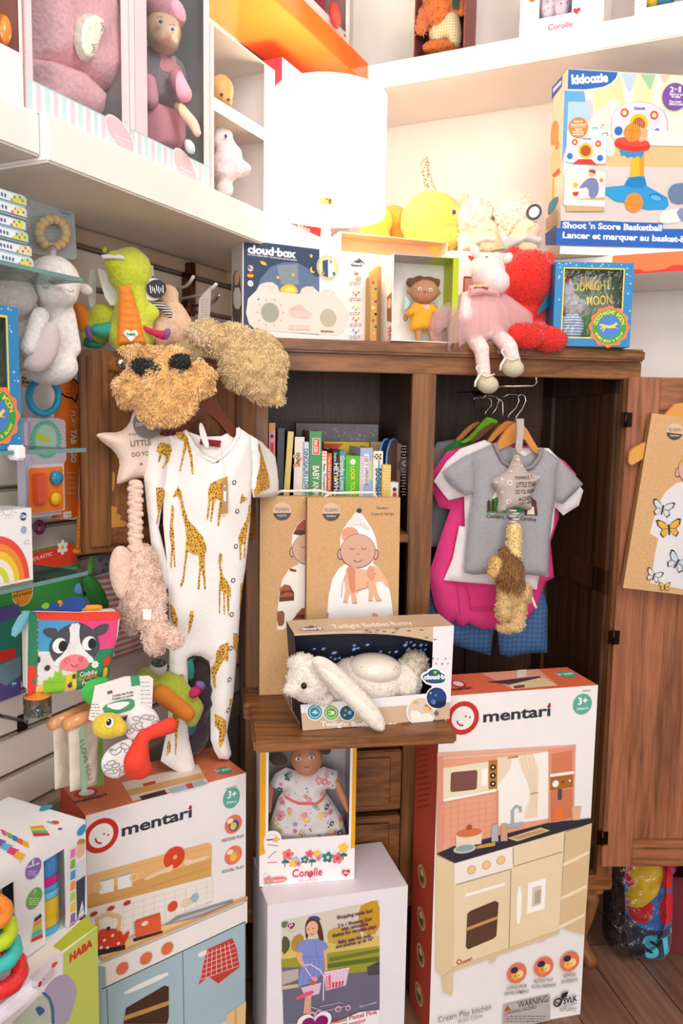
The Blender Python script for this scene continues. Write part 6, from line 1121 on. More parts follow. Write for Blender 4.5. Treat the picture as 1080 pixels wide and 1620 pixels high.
lsl = [(272, 689), (255, 692), (234, 698), (228, 712), (228, 760), (232, 800), (240, 870), (250, 910), (255, 934), (265, 932), (269, 915), (260, 872), (251, 835), (256, 800), (264, 750)]
rsl = [(396, 688), (412, 698), (430, 719), (435, 760), (435, 787), (400, 787), (398, 770), (399, 740)]
t, (bo, so) = shirt('pyjamas', 'white footed pyjamas printed with giraffes, hanging in front of the open left door', 'clothing', OF, [('body', body), ('sleeve', lsl)], OW, .016, .03, .007, .005, 14, .004, 50)
rf = yawf(OF.hit(397, 740, .004), 68); g = MB(); ro = (puff(g, rf, pxs(rf, rsl), OW, .012, .012, .007, .004, 14, .5, 9), g.build('sleeve', t))
g = MB(); nk = OF.off(w=-.010); puff(g, nk, pxs(nk, [(290, 680), (320, 691), (350, 690), (379, 675), (372, 712), (337, 738), (300, 712)]), OW, .003, .02, .008, .002); g.build('back_neck', t)
g = MB(); pts = [(292, 681), (304, 703), (321, 722), (337, 730), (351, 722), (366, 707), (376, 690), (377, 677)]; g.tube([OF.hit(*p, .006) for p in pts], .0045, M('f7f4f1', 'cloth')); g.build('neckband', t)
g1 = z2(220, 670, 4.696); g2 = z2(220, 920, 4.696); GM_ = M('c98a2c', 'giraffe')
giraffes = [(0, g1((232, 545), (240, 515), (262, 478), (270, 455), (280, 480), (296, 505), (300, 540), (318, 620), (350, 715), (400, 765), (450, 830), (475, 900), (478, 945), (465, 955), (470, 1100), (474, 1215), (464, 1222), (450, 1100), (440, 1080), (428, 1215), (412, 1225), (430, 1060), (425, 970), (380, 960), (345, 940), (335, 1040), (318, 1170), (300, 1205), (288, 1198), (310, 1130), (325, 1000), (330, 900), (335, 830), (325, 740), (300, 650), (285, 560), (262, 530))),
 (0, g1((262, 60), (345, 60), (352, 120), (380, 240), (390, 372), (378, 370), (365, 260), (340, 160), (310, 270), (290, 355), (282, 350), (300, 260), (320, 130), (275, 110))),
 (1, g1((105, 200), (130, 150), (160, 132), (225, 160), (240, 190), (236, 240), (205, 280), (160, 330), (152, 325), (180, 280), (190, 250), (150, 220), (125, 285), (118, 280), (130, 220))),
 (0, g1((625, 385), (560, 410), (505, 440), (488, 490), (490, 560), (478, 700), (488, 712), (505, 570), (515, 560), (505, 720), (512, 722), (530, 590), (545, 550), (570, 560), (560, 640), (553, 750), (565, 752), (580, 640), (600, 580), (612, 520))),
 (2, g1((850, 140), (866, 170), (880, 220), (905, 300), (932, 400), (935, 470), (910, 490), (870, 500), (846, 540), (843, 500), (848, 400), (865, 300), (868, 220), (852, 200))),
 (0, g1((720, 585), (725, 550), (738, 510), (750, 535), (780, 545), (782, 560), (755, 570), (730, 582))),
 (0, g1((822, 595), (823, 640), (812, 680), (795, 760), (785, 810), (775, 880), (768, 995), (760, 998), (762, 890), (755, 880), (738, 905), (735, 1000), (722, 1008), (722, 900), (716, 840), (740, 780), (775, 720), (798, 650), (800, 600))),
 (1, g1((108, 470), (150, 470), (178, 490), (185, 530), (180, 560), (160, 600), (140, 650), (118, 740), (110, 730), (125, 660), (112, 570))),
 (0, g1((225, 595), (238, 610), (240, 680), (232, 740), (242, 820), (245, 890), (255, 1060), (248, 1060), (235, 920), (230, 1070), (222, 1060), (225, 900), (212, 830), (215, 740), (222, 650))),
 (0, g1((570, 945), (590, 960), (590, 1020), (580, 1040), (600, 1120), (630, 1160), (655, 1210), (655, 1290)) + g2((645, 70), (640, 230), (632, 235), (625, 80), (612, 70), (612, 230), (603, 228), (600, 60), (582, 50), (578, 225), (570, 222), (570, 0)) + g1((575, 1160), (578, 1090), (565, 1010))),
 (0, g2((348, 370), (352, 265), (360, 205), (380, 205), (385, 250), (375, 300), (356, 372))),
 (0, g2((635, 425), (570, 460), (548, 510), (552, 570), (530, 640), (533, 680), (545, 780), (557, 782), (552, 690), (580, 610), (600, 560), (630, 572))),
 (0, g2((675, 365), (715, 375), (733, 420), (725, 440), (715, 500), (716, 590), (708, 590), (700, 500), (675, 480))),
 (0, g2((285, 680), (310, 675), (328, 690), (320, 710), (305, 720), (295, 760), (282, 860), (290, 950), (270, 1110), (255, 1270), (250, 1270), (252, 1120), (238, 1100), (236, 1000), (250, 920), (275, 850), (290, 740))),
 (0, g2((548, 970), (590, 985), (625, 1020), (628, 1090), (610, 1150), (585, 1220), (572, 1190), (575, 1090), (552, 1060))), (0, g2((652, 855), (670, 855), (668, 890), (655, 950), (648, 945))), (0, g2((200, 1200), (212, 1160), (222, 1200), (215, 1250), (192, 1280))), (0, g2((225, 160), (250, 190), (268, 260), (270, 330), (240, 300), (228, 240))),
 (0, g2((740, 0), (762, 0), (752, 90), (735, 200), (728, 220), (738, 100)))]
for i, (hf, ob) in enumerate((bo, so, ro)):
    a = Art(hf.fr, .0012, hf, 'cloth')
    for k, p in giraffes:
        if k == i: a.pg(p, GM_); a.w -= a.dl*.8
    if i == 0:
        a.pg(g1((640, 350), (655, 440), (668, 650), (672, 900), (655, 1150), (645, 1290)) + g2((640, 230), (634, 475), (626, 708), (622, 937), (660, 937), (668, 708), (676, 475), (684, 230)) + g1((700, 1150), (718, 900), (722, 650), (700, 440)), 'f8f5f3') if False else None
        for p in g1((568, 272), (675, 430), (701, 642), (694, 902), (674, 1152)) + g2((660, 228), (652, 475), (645, 708), (640, 937)): a.ring(*p, 2.1, 3.6, '38363a'); a.circ(*p, 2.1, 'f3f0ec')
    a.done('giraffe_print', ob)
g = MB(); lf = OF.off(w=-.002); g.extr(lf, pxs(lf, [(316, 694), (349, 697), (347, 708), (315, 703)]), .002, .003, M('8a1f2a', 'cloth')); g.build('neck_label', t)
g = MB(); tf = OF.off(w=.03); g.extr(tf, pxs(tf, [(351, 762), (354, 759), (360, 761), (360, 812), (350, 813)]), 0, .001, M('b98e62', 'kraft')); g.tube([OF.hit(350, 708, .012), OF.hit(354, 735, .024), OF.hit(355, 762, .031)], .0006, M('e9ded0', 'cloth'), 5); tg = g.build('kraft_tag', t)
a = Art(tf.off(w=.001)); a.rect(353.5, 777, 357.5, 793, 'f1efec'); a.circ(355.5, 769, 1.6, 'e9e4de'); a.done('sticker', tg)
g = MB(); tf = OF.off(w=.028); g.extr(tf, smooth_poly(pxs(tf, [(314, 670), (320, 668), (330, 700), (330, 708), (324, 708), (316, 690)])), 0, .001, M('f3f0ee')); g.build('white_tag', t)
# --- fluffy golden head toy on the door
FG = M('eebb72', 'plush')
t = T('plush_toy', 'golden shaggy plush toy with two black patches, at the top of the left door', 'soft toy', P(258, 610, 1.46))
b = blob('body', t, FG, [E(258, 572, 1.47, 44, 22, 22), E(262, 605, 1.46, 46, 38, 30), E(210, 615, 1.455, 29, 28, 22), E(312, 602, 1.46, 27, 28, 22), E(262, 640, 1.445, 46, 32, 26), E(215, 558, 1.47, 28, 10, 12, -8), E(240, 660, 1.445, 22, 14, 14)], .006, 4, fur=8500, flen=.008, lump=.008, fw=.0013, lf=55, fm=M('fad092', 'plush'), droop=.25)
for x, y, rx, ry, ro in ((234, 582, 25, 14, -18), (284, 574, 17, 13, 22)): blob('black_patch', b, M('1d1a1c', 'plush'), [E(x, y, 1.443, rx, ry*.9, 11, ro)], .005, 3, fur=420, flen=.008, fw=.002)
# --- tan plush lying over the corner of the wardrobe top
TP = M('d9bb86', 'plush')
t = T('plush_toy', 'tan curly plush draped over the wardrobe corner above the dark hanger', 'soft toy', P(380, 560, 1.60))
blob('body', t, TP, [C(285, 545, 1.60, 20, 330, 530, 1.60, 24), C(330, 535, 1.60, 24, 378, 542, 1.59, 26), E(400, 575, 1.575, 54, 50, 42, -20), E(418, 605, 1.57, 34, 32, 28), E(436, 628, 1.565, 15, 16, 14), E(296, 562, 1.59, 20, 14, 16)], .006, 4, fur=8500, flen=.007, lump=.008, fw=.0013, lf=70, fm=M('ecd2a2', 'plush'), droop=.25)
blob('pale_patch', t, M('e9cdb0', 'plush'), [E(312, 533, 1.567, 22, 10, 8, -30)], .005, 3, fur=400, flen=.008, fw=.0018)
# --- star cushions
def star(cx, cy, pts, fr, name, label, mat, th=.022):
    t = T(name, label, 'soft toy', fr.hit(cx, cy)); g = MB(); hf = puff(g, fr, smooth_poly(pxs(fr, pts), 2), mat, th, .03, .0045, .0015, 50, .8); return t, hf, g.build('star', t)
SFm = M('ecd3c4', 'cloth'); fr = faced((215, 700), 30, 1.50)
t, hf, st_ = star(222, 705, [(214, 640), (226, 650), (244, 690), (292, 690), (262, 728), (268, 772), (226, 752), (186, 768), (184, 760), (192, 722), (152, 692), (154, 684), (200, 684)], fr, 'star_cushion', 'pale pink star cushion hanging left of the giraffe pyjamas', SFm)
a = Art(hf.fr, .0012, hf, 'cloth'); a.text('TWINKLE', (199, 690), (232, 686), 4, '8a7a72'); a.text('LITTLE', (202, 706), (234, 703), 9, '7a6c66', .01); a.text('DO YOU', (204, 722), (236, 719), 7, '7a6c66', .01); a.shape(218, 733, 3, '7a6c66'); a.done('stitched_words', st_)
g = MB(); g.tube([fr.hit(212, 648, .008), fr.hit(208, 610, .008), fr.hit(201, 578, .006), fr.hit(205, 566, .01), fr.hit(210, 580, .014), fr.hit(214, 620, .014), fr.hit(216, 648, .01)], .0035, M('ecd3c4', 'cloth')); g.build('hanging_loop', t)
g = MB(); tf = fr.off(w=.03); g.extr(tf, pxs(tf, [(234+24*math.cos(i*.3491), 670+24*math.sin(i*.3491)) for i in range(18)]), 0, .0012, M('77736f')); tg = g.build('round_tag', t); a = Art(tf.off(w=.0012)); a.text('DEMDACO', (215, 674), (250, 674), 5, 'e3dfda'); a.done('tag_lettering', tg)
# pink pull-string toy below it
PF = M('f0cdb9', 'plush'); Yp = 1.47
t = T('plush_toy', 'pale pink fluffy rabbit toy hanging upside down on a long curly cord', 'soft toy', P(225, 930, Yp))
b = blob('body', t, PF, [C(222, 885, Yp, 26, 228, 950, Yp, 36), E(222, 965, Yp, 34, 24, 26), C(240, 950, Yp-.02, 17, 248, 1000, Yp-.03, 18), C(250, 1000, Yp-.03, 17, 276, 1012, Yp-.05, 15), C(235, 975, Yp-.02, 16, 246, 1018, Yp-.03, 18), C(205, 955, Yp+.03, 13, 208, 992, Yp+.03, 12)], .005, 4, fur=6000, flen=.0055, fw=.0014, lump=.005, lf=110, fm=M('f8dece', 'plush'), droop=.2)
fr = faced((195, 905), 25, Yp-.025); g = MB(); puff(g, fr, smooth_poly(pxs(fr, [(195, 862), (208, 875), (211, 905), (200, 948), (186, 948), (174, 920), (172, 890), (180, 866)])), PF, .014, .02, .005, .002, 60, .8); g.build('ear', b)
bz = [(214+2.5*math.sin(i*2.4), 765+i*4.4) for i in range(28)]; g = MB()
for i, (x, y) in enumerate(bz): g.ell(P(x, y, Yp-.005), (RT*.0125, UP*.008, FW*.0125), PF, 7)
g.build('curly_cord', t)
g = MB(); fr = faced((232, 970), 12, Yp-.045); g.extr(fr, pxs(fr, [(226, 963), (240, 964), (239, 981), (226, 980)]), 0, .0008, M('f4f0ea', 'cloth')); g.build('care_label', t)
# --- clothes on the rail
def hanger(label, w_, pts, mat, hk, grp='hangers on the clothes rail'):
    fr = K.off(w=w_); t = T('clothes_hanger', label, 'hanger', fr.hit(*pts[0]), grp); g = MB(); g.extr(fr, smooth_poly(pxs(fr, pts), 1), -.0055, .0055, mat); g.build('wooden_bar', t, fix=True); hook(hk, fr, 'hook', t, .0016); return t
zc8 = z2(660, 600, 3.857); zl = z2(660, 780, 3.857)
hanger('front honey wood hanger carrying the grey t-shirt', -.06, zc8((455, 440), (520, 330), (560, 285), (590, 262), (650, 280), (700, 370), (752, 455), (735, 468), (690, 425), (640, 350), (590, 390), (490, 430), (462, 460)), M('d8924a', 'gloss'), zc8((592, 262), (605, 225), (640, 180), (662, 130), (655, 100), (632, 92), (612, 105)))
hanger('second honey wood hanger, behind the grey t-shirt', -.085, zc8((405, 400), (470, 310), (520, 262), (560, 252), (620, 275), (600, 300), (560, 285), (500, 330), (430, 400)), M('c9803a', 'gloss'), zc8((548, 252), (560, 215), (600, 175), (620, 130), (610, 95), (560, 90), (520, 110)))
hanger('dark brown hanger between honey wood ones', -.11, zc8((320, 390), (400, 300), (460, 268), (500, 268), (470, 290), (420, 320), (350, 385)), M('6a3a26', 'gloss'), zc8((520, 262), (522, 200), (520, 140), (500, 120), (490, 130)))
hanger('bright green hanger on the rail', -.135, zc8((250, 390), (330, 340), (400, 245), (430, 228), (490, 255), (480, 270), (440, 262), (370, 345), (290, 390)), M('6fae2a', 'gloss'), zc8((440, 235), (480, 180), (498, 130), (480, 105), (420, 95), (390, 125)))
hanger('rear honey wood hanger, left of the green one', -.16, zc8((215, 385), (290, 300), (350, 258), (385, 262), (340, 290), (250, 385)), M('b9793a', 'gloss'), zc8((400, 235), (420, 195), (452, 160), (450, 125), (425, 110), (350, 115), (338, 130)))
GT = M('a3a1a5', 'heather')
tee = zc8((470, 388), (488, 440), (520, 500), (575, 540), (640, 552), (700, 535), (742, 480), (762, 418), (870, 490), (850, 560), (838, 740), (820, 850)) + zl((806, 300), (798, 512), (700, 500), (600, 492), (450, 492), (340, 498), (285, 486), (300, 300)) + zc8((312, 850), (345, 690), (340, 560), (330, 452))
ls_ = zc8((338, 448), (270, 480), (145, 565), (200, 640), (290, 712), (345, 692), (352, 560)); rs_ = zc8((866, 488), (940, 560), (1010, 640), (950, 700), (885, 762), (840, 742), (848, 560))
t, (tb, _, _) = shirt('t_shirt', 'grey short sleeved baby t-shirt printed with green trees, at the front of the rail', 'clothing', K.off(w=-.052), [('body', tee), ('sleeve', ls_), ('sleeve', rs_)], GT, .014, .03, .008, .005, 14, .003, 40)
hf, ob = tb; a = Art(hf.fr, .0015, hf, 'cloth'); W3 = zc8
for pts, c in (((((405, 808), (465, 670), (525, 808)), '2f8a3a')), (((440, 725), (465, 672), (490, 722), (470, 715), (455, 720)), 'efe6cf'), (((560, 808), (610, 700), (660, 808)), '2f8a3a'), (((640, 825), (640, 740), (680, 715), (715, 740), (722, 828)), '5a3426'), (((655, 820), (665, 775), (700, 775), (702, 822)), 'e6dcc6')): a.pg(W3(*pts), c)
for x in (420, 448):
    a.line(W3((x, 808), (x, 735)), 1.2, '4a2c1c')
    for k in range(4): a.pg(W3((x, 728+k*16), (x+14, 750+k*16), (x-14, 750+k*16)), '4a2c1c')
a.text('Cashiers, North Carolina', *W3((405, 838), (712, 862)), 6, '4a342c', .01); a.done('tree_print', ob)
g = MB(); fr = K.off(w=-.04); pp = W3((470, 388), (488, 440), (520, 500), (575, 540), (640, 552), (700, 535), (742, 480), (762, 418)); g.tube([fr.hit(*p) for p in pp], .005, M('8f8d92', 'heather')); g.build('collar', t)
g = MB(); fr = K.off(w=-.068); puff(g, fr, pxs(fr, W3((470, 388), (560, 400), (650, 470), (762, 418), (742, 500), (640, 560), (520, 520))), GT, .003, .02, .008); g.build('back_neck', t)
wh = W3((410, 370), (500, 420), (800, 420), (900, 520), (1012, 680), (985, 770), (890, 830), (840, 780), (830, 900)) + zl((745, 505), (728, 588), (480, 560), (300, 545), (160, 532), (215, 400), (255, 200)) + W3((290, 900), (285, 715), (190, 738), (150, 690), (100, 622), (180, 500), (260, 425))
shirt('t_shirt', 'white baby shirt showing around the grey t-shirt', 'clothing', K.off(w=-.08), [('body', wh)], M('efe6e6', 'cloth'), .010, .03, .009, .005, 12, .003, 40)
pk = W3((400, 375), (330, 400), (180, 440), (95, 560), (92, 680), (130, 780), (200, 795)) + zl((130, 300), (65, 510), (75, 560), (110, 700), (160, 780), (200, 795), (230, 775), (245, 800), (280, 812), (310, 790), (330, 800), (400, 830), (500, 828), (560, 800), (660, 780), (730, 690), (780, 545), (833, 515), (812, 300)) + W3((862, 850), (868, 760), (970, 580), (900, 500), (760, 420))
t, pp_ = shirt('bodysuit', 'hot pink baby bodysuit below the white shirt', 'clothing', K.off(w=-.108), [('body', pk)], M('e03a80', 'cloth'), .012, .03, .009, .008, 14, .005, 50)
hf, ob = pp_[0]; a = Art(hf.fr, .0012, hf, 'cloth'); a.pg(zl((318, 690), (520, 675), (520, 705), (322, 720)), 'cf2f72'); a.line(zl((65, 512), (230, 545), (245, 700), (280, 812)), 1.6, 'b82a64'); a.line(zl((290, 560), (310, 620), (318, 700), (310, 790)), 1.6, 'b82a64'); a.done('snap_placket', ob)
shirt('shorts', 'blue plaid shorts hanging lowest on the rail', 'clothing', K.off(w=-.14), [('leg', zl((55, 590), (430, 700), (480, 800), (462, 860), (445, 992), (260, 940), (140, 905), (45, 800))), ('leg', zl((470, 700), (760, 560), (795, 700), (792, 975), (690, 978), (560, 1000), (505, 985), (490, 850)))], M('3f608c', 'plaid'), .014, .03, .009, .006, 14, .006, 60)
shirt('t_shirt', 'green shirt shoulder showing behind the hot pink bodysuit', 'clothing', K.off(w=-.15), [('body', W3((330, 365), (230, 375), (170, 420), (150, 520), (330, 560), (420, 420)))], M('2f7a34', 'cloth'), .008, .02, .008)
shirt('t_shirt', 'dark blue and grey shirt edge at the left, behind the green one', 'clothing', K.off(w=-.185), [('body', W3((240, 365), (120, 385), (95, 440), (90, 560), (85, 700), (80, 900)) + zl((75, 330), (200, 330)) + W3((200, 900), (180, 500)))], M('8a8a8c', 'cloth'), .008, .02, .009)
# star cushion with the lion
fr = K.off(w=-.022); PS = M('bdaea4', 'cloth')
t, hf, st_ = star(815, 772, W3((600, 445), (622, 460), (650, 530), (675, 570), (745, 580), (752, 605), (705, 660), (690, 720), (700, 790), (680, 802), (610, 778), (560, 790), (505, 818), (482, 805), (495, 740), (485, 680), (452, 640), (456, 606), (540, 572), (575, 500)), fr, 'star_cushion', 'taupe star cushion with printed words, hung before the grey t-shirt', PS, .02)
a = Art(hf.fr, .0012, hf, 'cloth')
for s_, p0, p1, h_ in (('TWINKLE, T..', (575, 608), (698, 602), 5), ('LITTLE STAR', (585, 655), (708, 650), 8), ('DO YOU KNOW', (580, 695), (706, 690), 6.5), ('LOVED', (622, 738), (676, 734), 7), ('YOU ARE', (606, 765), (680, 752), 4)): a.text(s_, *W3(p0, p1), h_, '4a3a36', .01)
a.shape(*W3((608, 728))[0], 3, '4a3a36'); a.shape(*W3((688, 722))[0], 3, '4a3a36')
for x, y, r in ((505, 605, 2), (545, 628, 4.5), (505, 685, 2), (540, 742, 4), (600, 488, 2), (620, 525, 2), (560, 560, 1.6), (730, 600, 3), (520, 790, 2), (470, 625, 1.6), (580, 520, 1.2), (640, 560, 1.5)): a.ring(*W3((x, y))[0], r*.6, r, 'e3d9d0') if r > 2.5 else a.circ(*W3((x, y))[0], r, 'e3d9d0')
a.done('printed_words', st_)
g = MB(); g.extr(fr, pxs(fr, W3((596, 240), (640, 240), (642, 300), (628, 440), (600, 450), (590, 420), (598, 330))), .004, .009, M('bdb0a6', 'cloth')); g.build('hanging_loop', t)
Yl = fr.hit(810, 900, .03).y; LN = M('d8b67c', 'plush')
t2 = T('plush_toy', 'small plush lion dangling on a spring cord below the taupe star', 'soft toy', P(810, 900, Yl))
g = MB()
for i in range(9): p = P(813+(2 if i % 2 else -2), 808+i*4.4, Yl); g.tube([p+RT*.007*math.cos(k*.785)+FW*.007*math.sin(k*.785) for k in range(8)], .0022, M('d9d0ca', 'cloth'), 6, True)
g.build('spring_cord', t2)
blob('soft_neck', t2, M('efd492', 'plush'), [C(813, 838, Yl, 12, 812, 882, Yl, 12)], .0035, 3, fur=500, flen=.004, lump=.002, lf=140)
lb = blob('body', t2, LN, [E(810, 935, Yl, 24, 26, 22), C(798, 945, Yl-.01, 13, 796, 968, Yl-.015, 14), C(820, 955, Yl, 14, 816, 985, Yl-.005, 14), E(805, 992, Yl-.012, 22, 9, 12), E(828, 938, Yl, 13, 18, 16)], .0035, 3, fur=1800, flen=.005, fw=.0016, lump=.002)
blob('head', t2, M('e6bf74', 'plush'), [E(787, 898, Yl-.006, 16, 19, 15), E(780, 905, Yl-.01, 9, 10, 10)], .0035, 3, fur=600, flen=.004, fw=.0014)
blob('mane', t2, M('9a6a32', 'plush'), [E(806, 905, Yl-.008, 20, 28, 22), E(800, 876, Yl-.004, 10, 8, 10, -30), E(812, 925, Yl-.01, 15, 16, 16)], .0035, 3, fur=2200, flen=.011, fw=.0014, droop=.9)
g = MB(); g.tube([P(838, 938, Yl), P(842, 948, Yl), P(845, 956, Yl), P(848, 962, Yl)], .003, M('efe6d6', 'cloth')); g.build('tail', t2)
# ======================= left display wall =======================
WF = lambda w_: LW.off(w=w_)
GL = M('e4f2ee', 'clear'); GE = M('5f8f8c', 'gloss')
gd = .225; f_ = WF(gd); ut = f_.px(135, 712)[0]
for (x, y), lab in (((133, 444), 'top glass shelf above the lamb, with its green edge'), ((135, 712), 'middle glass shelf in front of the orange card'), ((145, 905), 'lowest glass shelf under the rainbow box')):
    u1, z1 = f_.px(x, y); u1 = ut; t = T('glass_shelf', lab, 'shelf', LW.at(u1-.3, z1, gd/2)); g = MB(); g.box(LW, u1-.75, u1, z1-.003, z1+.003, .012, gd-.001, GL); g.build('glass_pane', t)
    g = MB(); g.box(LW, u1-.75, u1, z1-.0032, z1+.0032, gd-.001, gd, GE); g.box(LW, u1, u1+.001, z1-.0032, z1+.0032, .012, gd, GE); g.build('polished_edge', t)
    if y == 712: u3 = f_.px(30, 716)[0]; g = MB(); g.box(LW, u3-.009, u3+.009, z1-.011, z1+.011, gd-.016, gd+.006, M('f4f2f4', 'gloss'), .003); g.build('shelf_clip', t)
    if y < 500: GZ1 = z1
    elif y < 800: GZ2 = z1
    else: GZ3 = z1
# moon box, left (a second one on the middle glass)
gf = WF(gd-.02); u1 = gf.px(31, 590)[0]; hM = gf.px(28, 487)[1]-GZ2-.0035
def mb2():
    W_ = .175; A_ = gf.at(u1-W_, GZ2+.0035+hM); global face_d; fr = Fr(A_, LW.u, (0, 0, 1)); return W_, fr
W_, fr2 = mb2(); _fd = faced; faced = lambda A, deg, Y, lean=0: fr2
fr2.px = lambda x, y, w=0: (W_, -hM)
moonbox('blue starry window box at the left edge, on the middle glass shelf', (0, 0), 0, 1, 0, 0, None); faced = _fd
# rainbow box on the lowest glass
u1 = gf.px(51, 865)[0]; hR = gf.px(50, 803)[1]-GZ3-.0035; RF = Fr(gf.at(u1-.15, GZ3+.0035), LW.u, (0, 0, 1))
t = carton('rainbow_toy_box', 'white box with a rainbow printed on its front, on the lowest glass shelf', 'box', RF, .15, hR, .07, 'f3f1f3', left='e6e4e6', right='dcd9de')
a = Art(RF); c_ = RF.px(-6, 940); a.uvm = True; rm = RF.px(47, 940)[0]-c_[0]
for k, c in enumerate(('e8503c', 'ee8f38', 'f5c83e', 'f6ecd2', 'cfd94a', 'f2efe8')):
    r = rm*(1-.155*k); a.uv([(c_[0]+r*math.cos(3.14159*i/28), max(.001, .004+r*1.15*math.sin(3.14159*i/28))) for i in range(29)], c)
a.uvm = False; a.circ(37, 817, 6.6, '2f4a7a'); a.text('12m', (33, 819.5), (41.5, 819), 5.5, 'ffffff', .03); a.circ(37.5, 838, 6.2, 'b9c2da'); a.ring(37.5, 838, 2.5, 4, '7a86a8')
a.ring(12, 806, 9, 9.6, '9a989c')
for k in range(6): an = math.radians(200+k*28); a.line([(12+11*math.cos(an), 806-11*math.sin(an)), (12+15*math.cos(an), 806-15*math.sin(an))], .7, '9a989c')
a.line([(38, 860), (41, 854), (46, 855), (47, 860), (38, 860)], .7, '9aa0aa'); a.done('printed_front', t)
# stacked packs on the top glass
pk_c = ['b9cfe0', 'cfe0ea', 'a9c4da', 'c4dae6', 'b4d0dc', 'c9dfe4']
for i in range(6):
    y1 = 436-i*21.5; f6 = WF(gd-.02-.004*(i % 2)); z1 = GZ1+.0035+i*.0178; x1 = (55, 52, 47, 43, 45, 44)[i]; u1 = f6.px(x1, 400-i*15)[0]; fr = Fr(f6.at(u1-.16, z1), LW.u, (0, 0, 1))
    t = T('soap_pack', ('lowest', 'second from bottom', 'third from bottom', 'fourth from bottom', 'fifth from bottom', 'topmost')[i]+' flowery silver pack of the stack on the top glass shelf', 'pack', fr.at(.08, 0, -.05), 'stacked silver packs')
    g = MB(); g.box(fr, 0, .16, 0, .0172, -.10, 0, M(pk_c[i], 'gloss'), .003); g.build('pack', t)
    a = Art(fr); a.uvm = True; a.uv([(.006, .003), (.154, .003), (.154, .0145), (.006, .0145)], 'e6eef4'); a.uv([(.125, .003), (.154, .003), (.154, .0145), (.138, .0145)], ('d9e27a', 'f0dca0', 'c9dc6a')[i % 3])
    for k in range(5): a.ell(.13+.005*k, .005+.0018*(k*3 % 5), .0022, .0022, ('e98a5a', '6aa84a', 'f2c24a', '5a8ac0', 'd9607a')[(k+i) % 5]); a.w -= a.dl
    for k in range(4): a.ell(.1+.006*k, .0085, .002, .003, '5a6aa4'); a.w -= a.dl
    a.done('printed_wrap', t)
# pegs
def peg(label, x0, y0, x1, y1, w0, w1, m=MTL):
    t = T('wall_hook', label, 'hook', WF(w0).hit(x0, y0), 'display hooks on the slat wall'); g = MB(); p0 = WF(w0).hit(x0, y0); p1 = WF(w1).hit(x1, y1); d = (p1-p0)
    g.tube([p0, p0+d*.7, p0+d*.86+V((0, 0, .006)), p1+V((0, 0, .016))], .0035, m, 8); g.box(Fr(p0, LW.u, (0, 0, 1)), -.012, .012, -.02, .012, -w0+.001, -w0+.004, m, .001); g.build('peg', t)
peg('chrome hook through the teether card', 72, 330, 104, 310, .01, .14); peg('upper bare white hook left of the cloud night light carton', 268, 460, 306, 450, .01, .15, M('e9e4de', 'gloss'))
peg('lower bare white hook left of the cloud night light carton', 280, 474, 342, 462, .01, .2, M('e9e4de', 'gloss')); peg('bent hook low in front of the tall blue carton', 300, 485, 346, 480, .01, .22, MTL); peg('bare black hook under the cow book', 40, 1141, -20, 1128, .01, .12, M('3a3634', 'metal'))
g = MB(); f_ = WF(.03); t = T('wall_track', 'metal slotted upright on the slat wall left of the cloud carton', 'rail', f_.hit(306, 470)); g.box(LW, f_.px(303, 450)[0], f_.px(310, 450)[0], f_.px(306, 500)[1], f_.px(306, 415)[1], .001, .03, M('6a4a34', 'metal'), .002); g.build('upright', t)
# lamb with teether card
fr = WF(.075); t = T('card_toy', 'pale card with a ring of cream beads, hanging on the chrome hook', 'toy', fr.hit(85, 330)); g = MB(); g.extr(fr, pxs(fr, [(38, 306), (46, 304), (108, 318), (116, 322), (121, 408), (116, 411), (60, 402), (42, 398)]), -.001, .001, M('ccd8e2')); g.build('card', t)
a = Art(fr, .0015); a.ring(52, 322, 8, 8.7, '9aa6b4'); a.text('lil', (97, 329), (104, 331), 6, '6a9ac0'); a.text('Tether', (94, 337), (113, 342), 5, '6a9ac0'); a.lines(48, 340, 112, 396, 9, 'b4c0cc', .9); a.done('print', t)
Yb_ = WF(.095).hit(84, 370).y
g = MB(); fb = WF(.09)
for i in range(14): an = 6.28319*i/14; g.ell(fb.hit(83.5+21.5*math.cos(an), 369+22*math.sin(an)), (LW.u*.0085, V((0, 0, .0085)), LW.n*.0085), M('eed3a0', 'gloss'), 9)
g.build('bead_ring', t)
LM = M('e9e3e0', 'plush'); fl_ = lambda x, y, w_=.13: WF(w_).hit(x, y).y
t = T('plush_toy', 'cream plush lamb with closed eyes and spotted belly, hanging behind the top glass shelf', 'soft toy', P(85, 520, fl_(85, 520)))
b = blob('body', t, LM, [E(84, 447, fl_(84, 447), 42, 42, 36), E(90, 466, fl_(90, 466, .15), 33, 22, 26), E(85, 535, fl_(85, 535), 30, 62, 28), E(80, 580, fl_(80, 580), 44, 30, 28), C(64, 500, fl_(64, 500, .15), 15, 44, 552, fl_(44, 552, .16), 13), C(106, 498, fl_(106, 498, .15), 14, 116, 552, fl_(116, 552, .16), 13)], .005, 5)
for x, y, ro in ((134, 458, 25), (38, 455, -30)): blob('ear', b, LM, [E(x, y, fl_(x, y, .12), 14, 10, 8, -ro)], .004, 3)
g = MB(); fb = faced((80, 540), 40, fl_(80, 540, .175)-.0); puff(g, fb, smooth_poly(pxs(fb, [(78, 505), (92, 515), (97, 540), (88, 570), (66, 590), (40, 585), (36, 575), (58, 535)])), M('cdbfc0', 'cloth'), .008, .02, .005); g.build('belly_patch', b)
a = Art(camfr(92, 462, fl_(90, 466, .15)-.041), 0)
for x, y in ((72, 452), (112, 458)): a.line([(x-5, y), (x-2, y+3.5), (x+3, y+3.5), (x+5, y-.5)], 1.1, '6a5a58')
a.ell(94, 457, 4, 2.5, 'e6b9b4'); a.done('face', b)
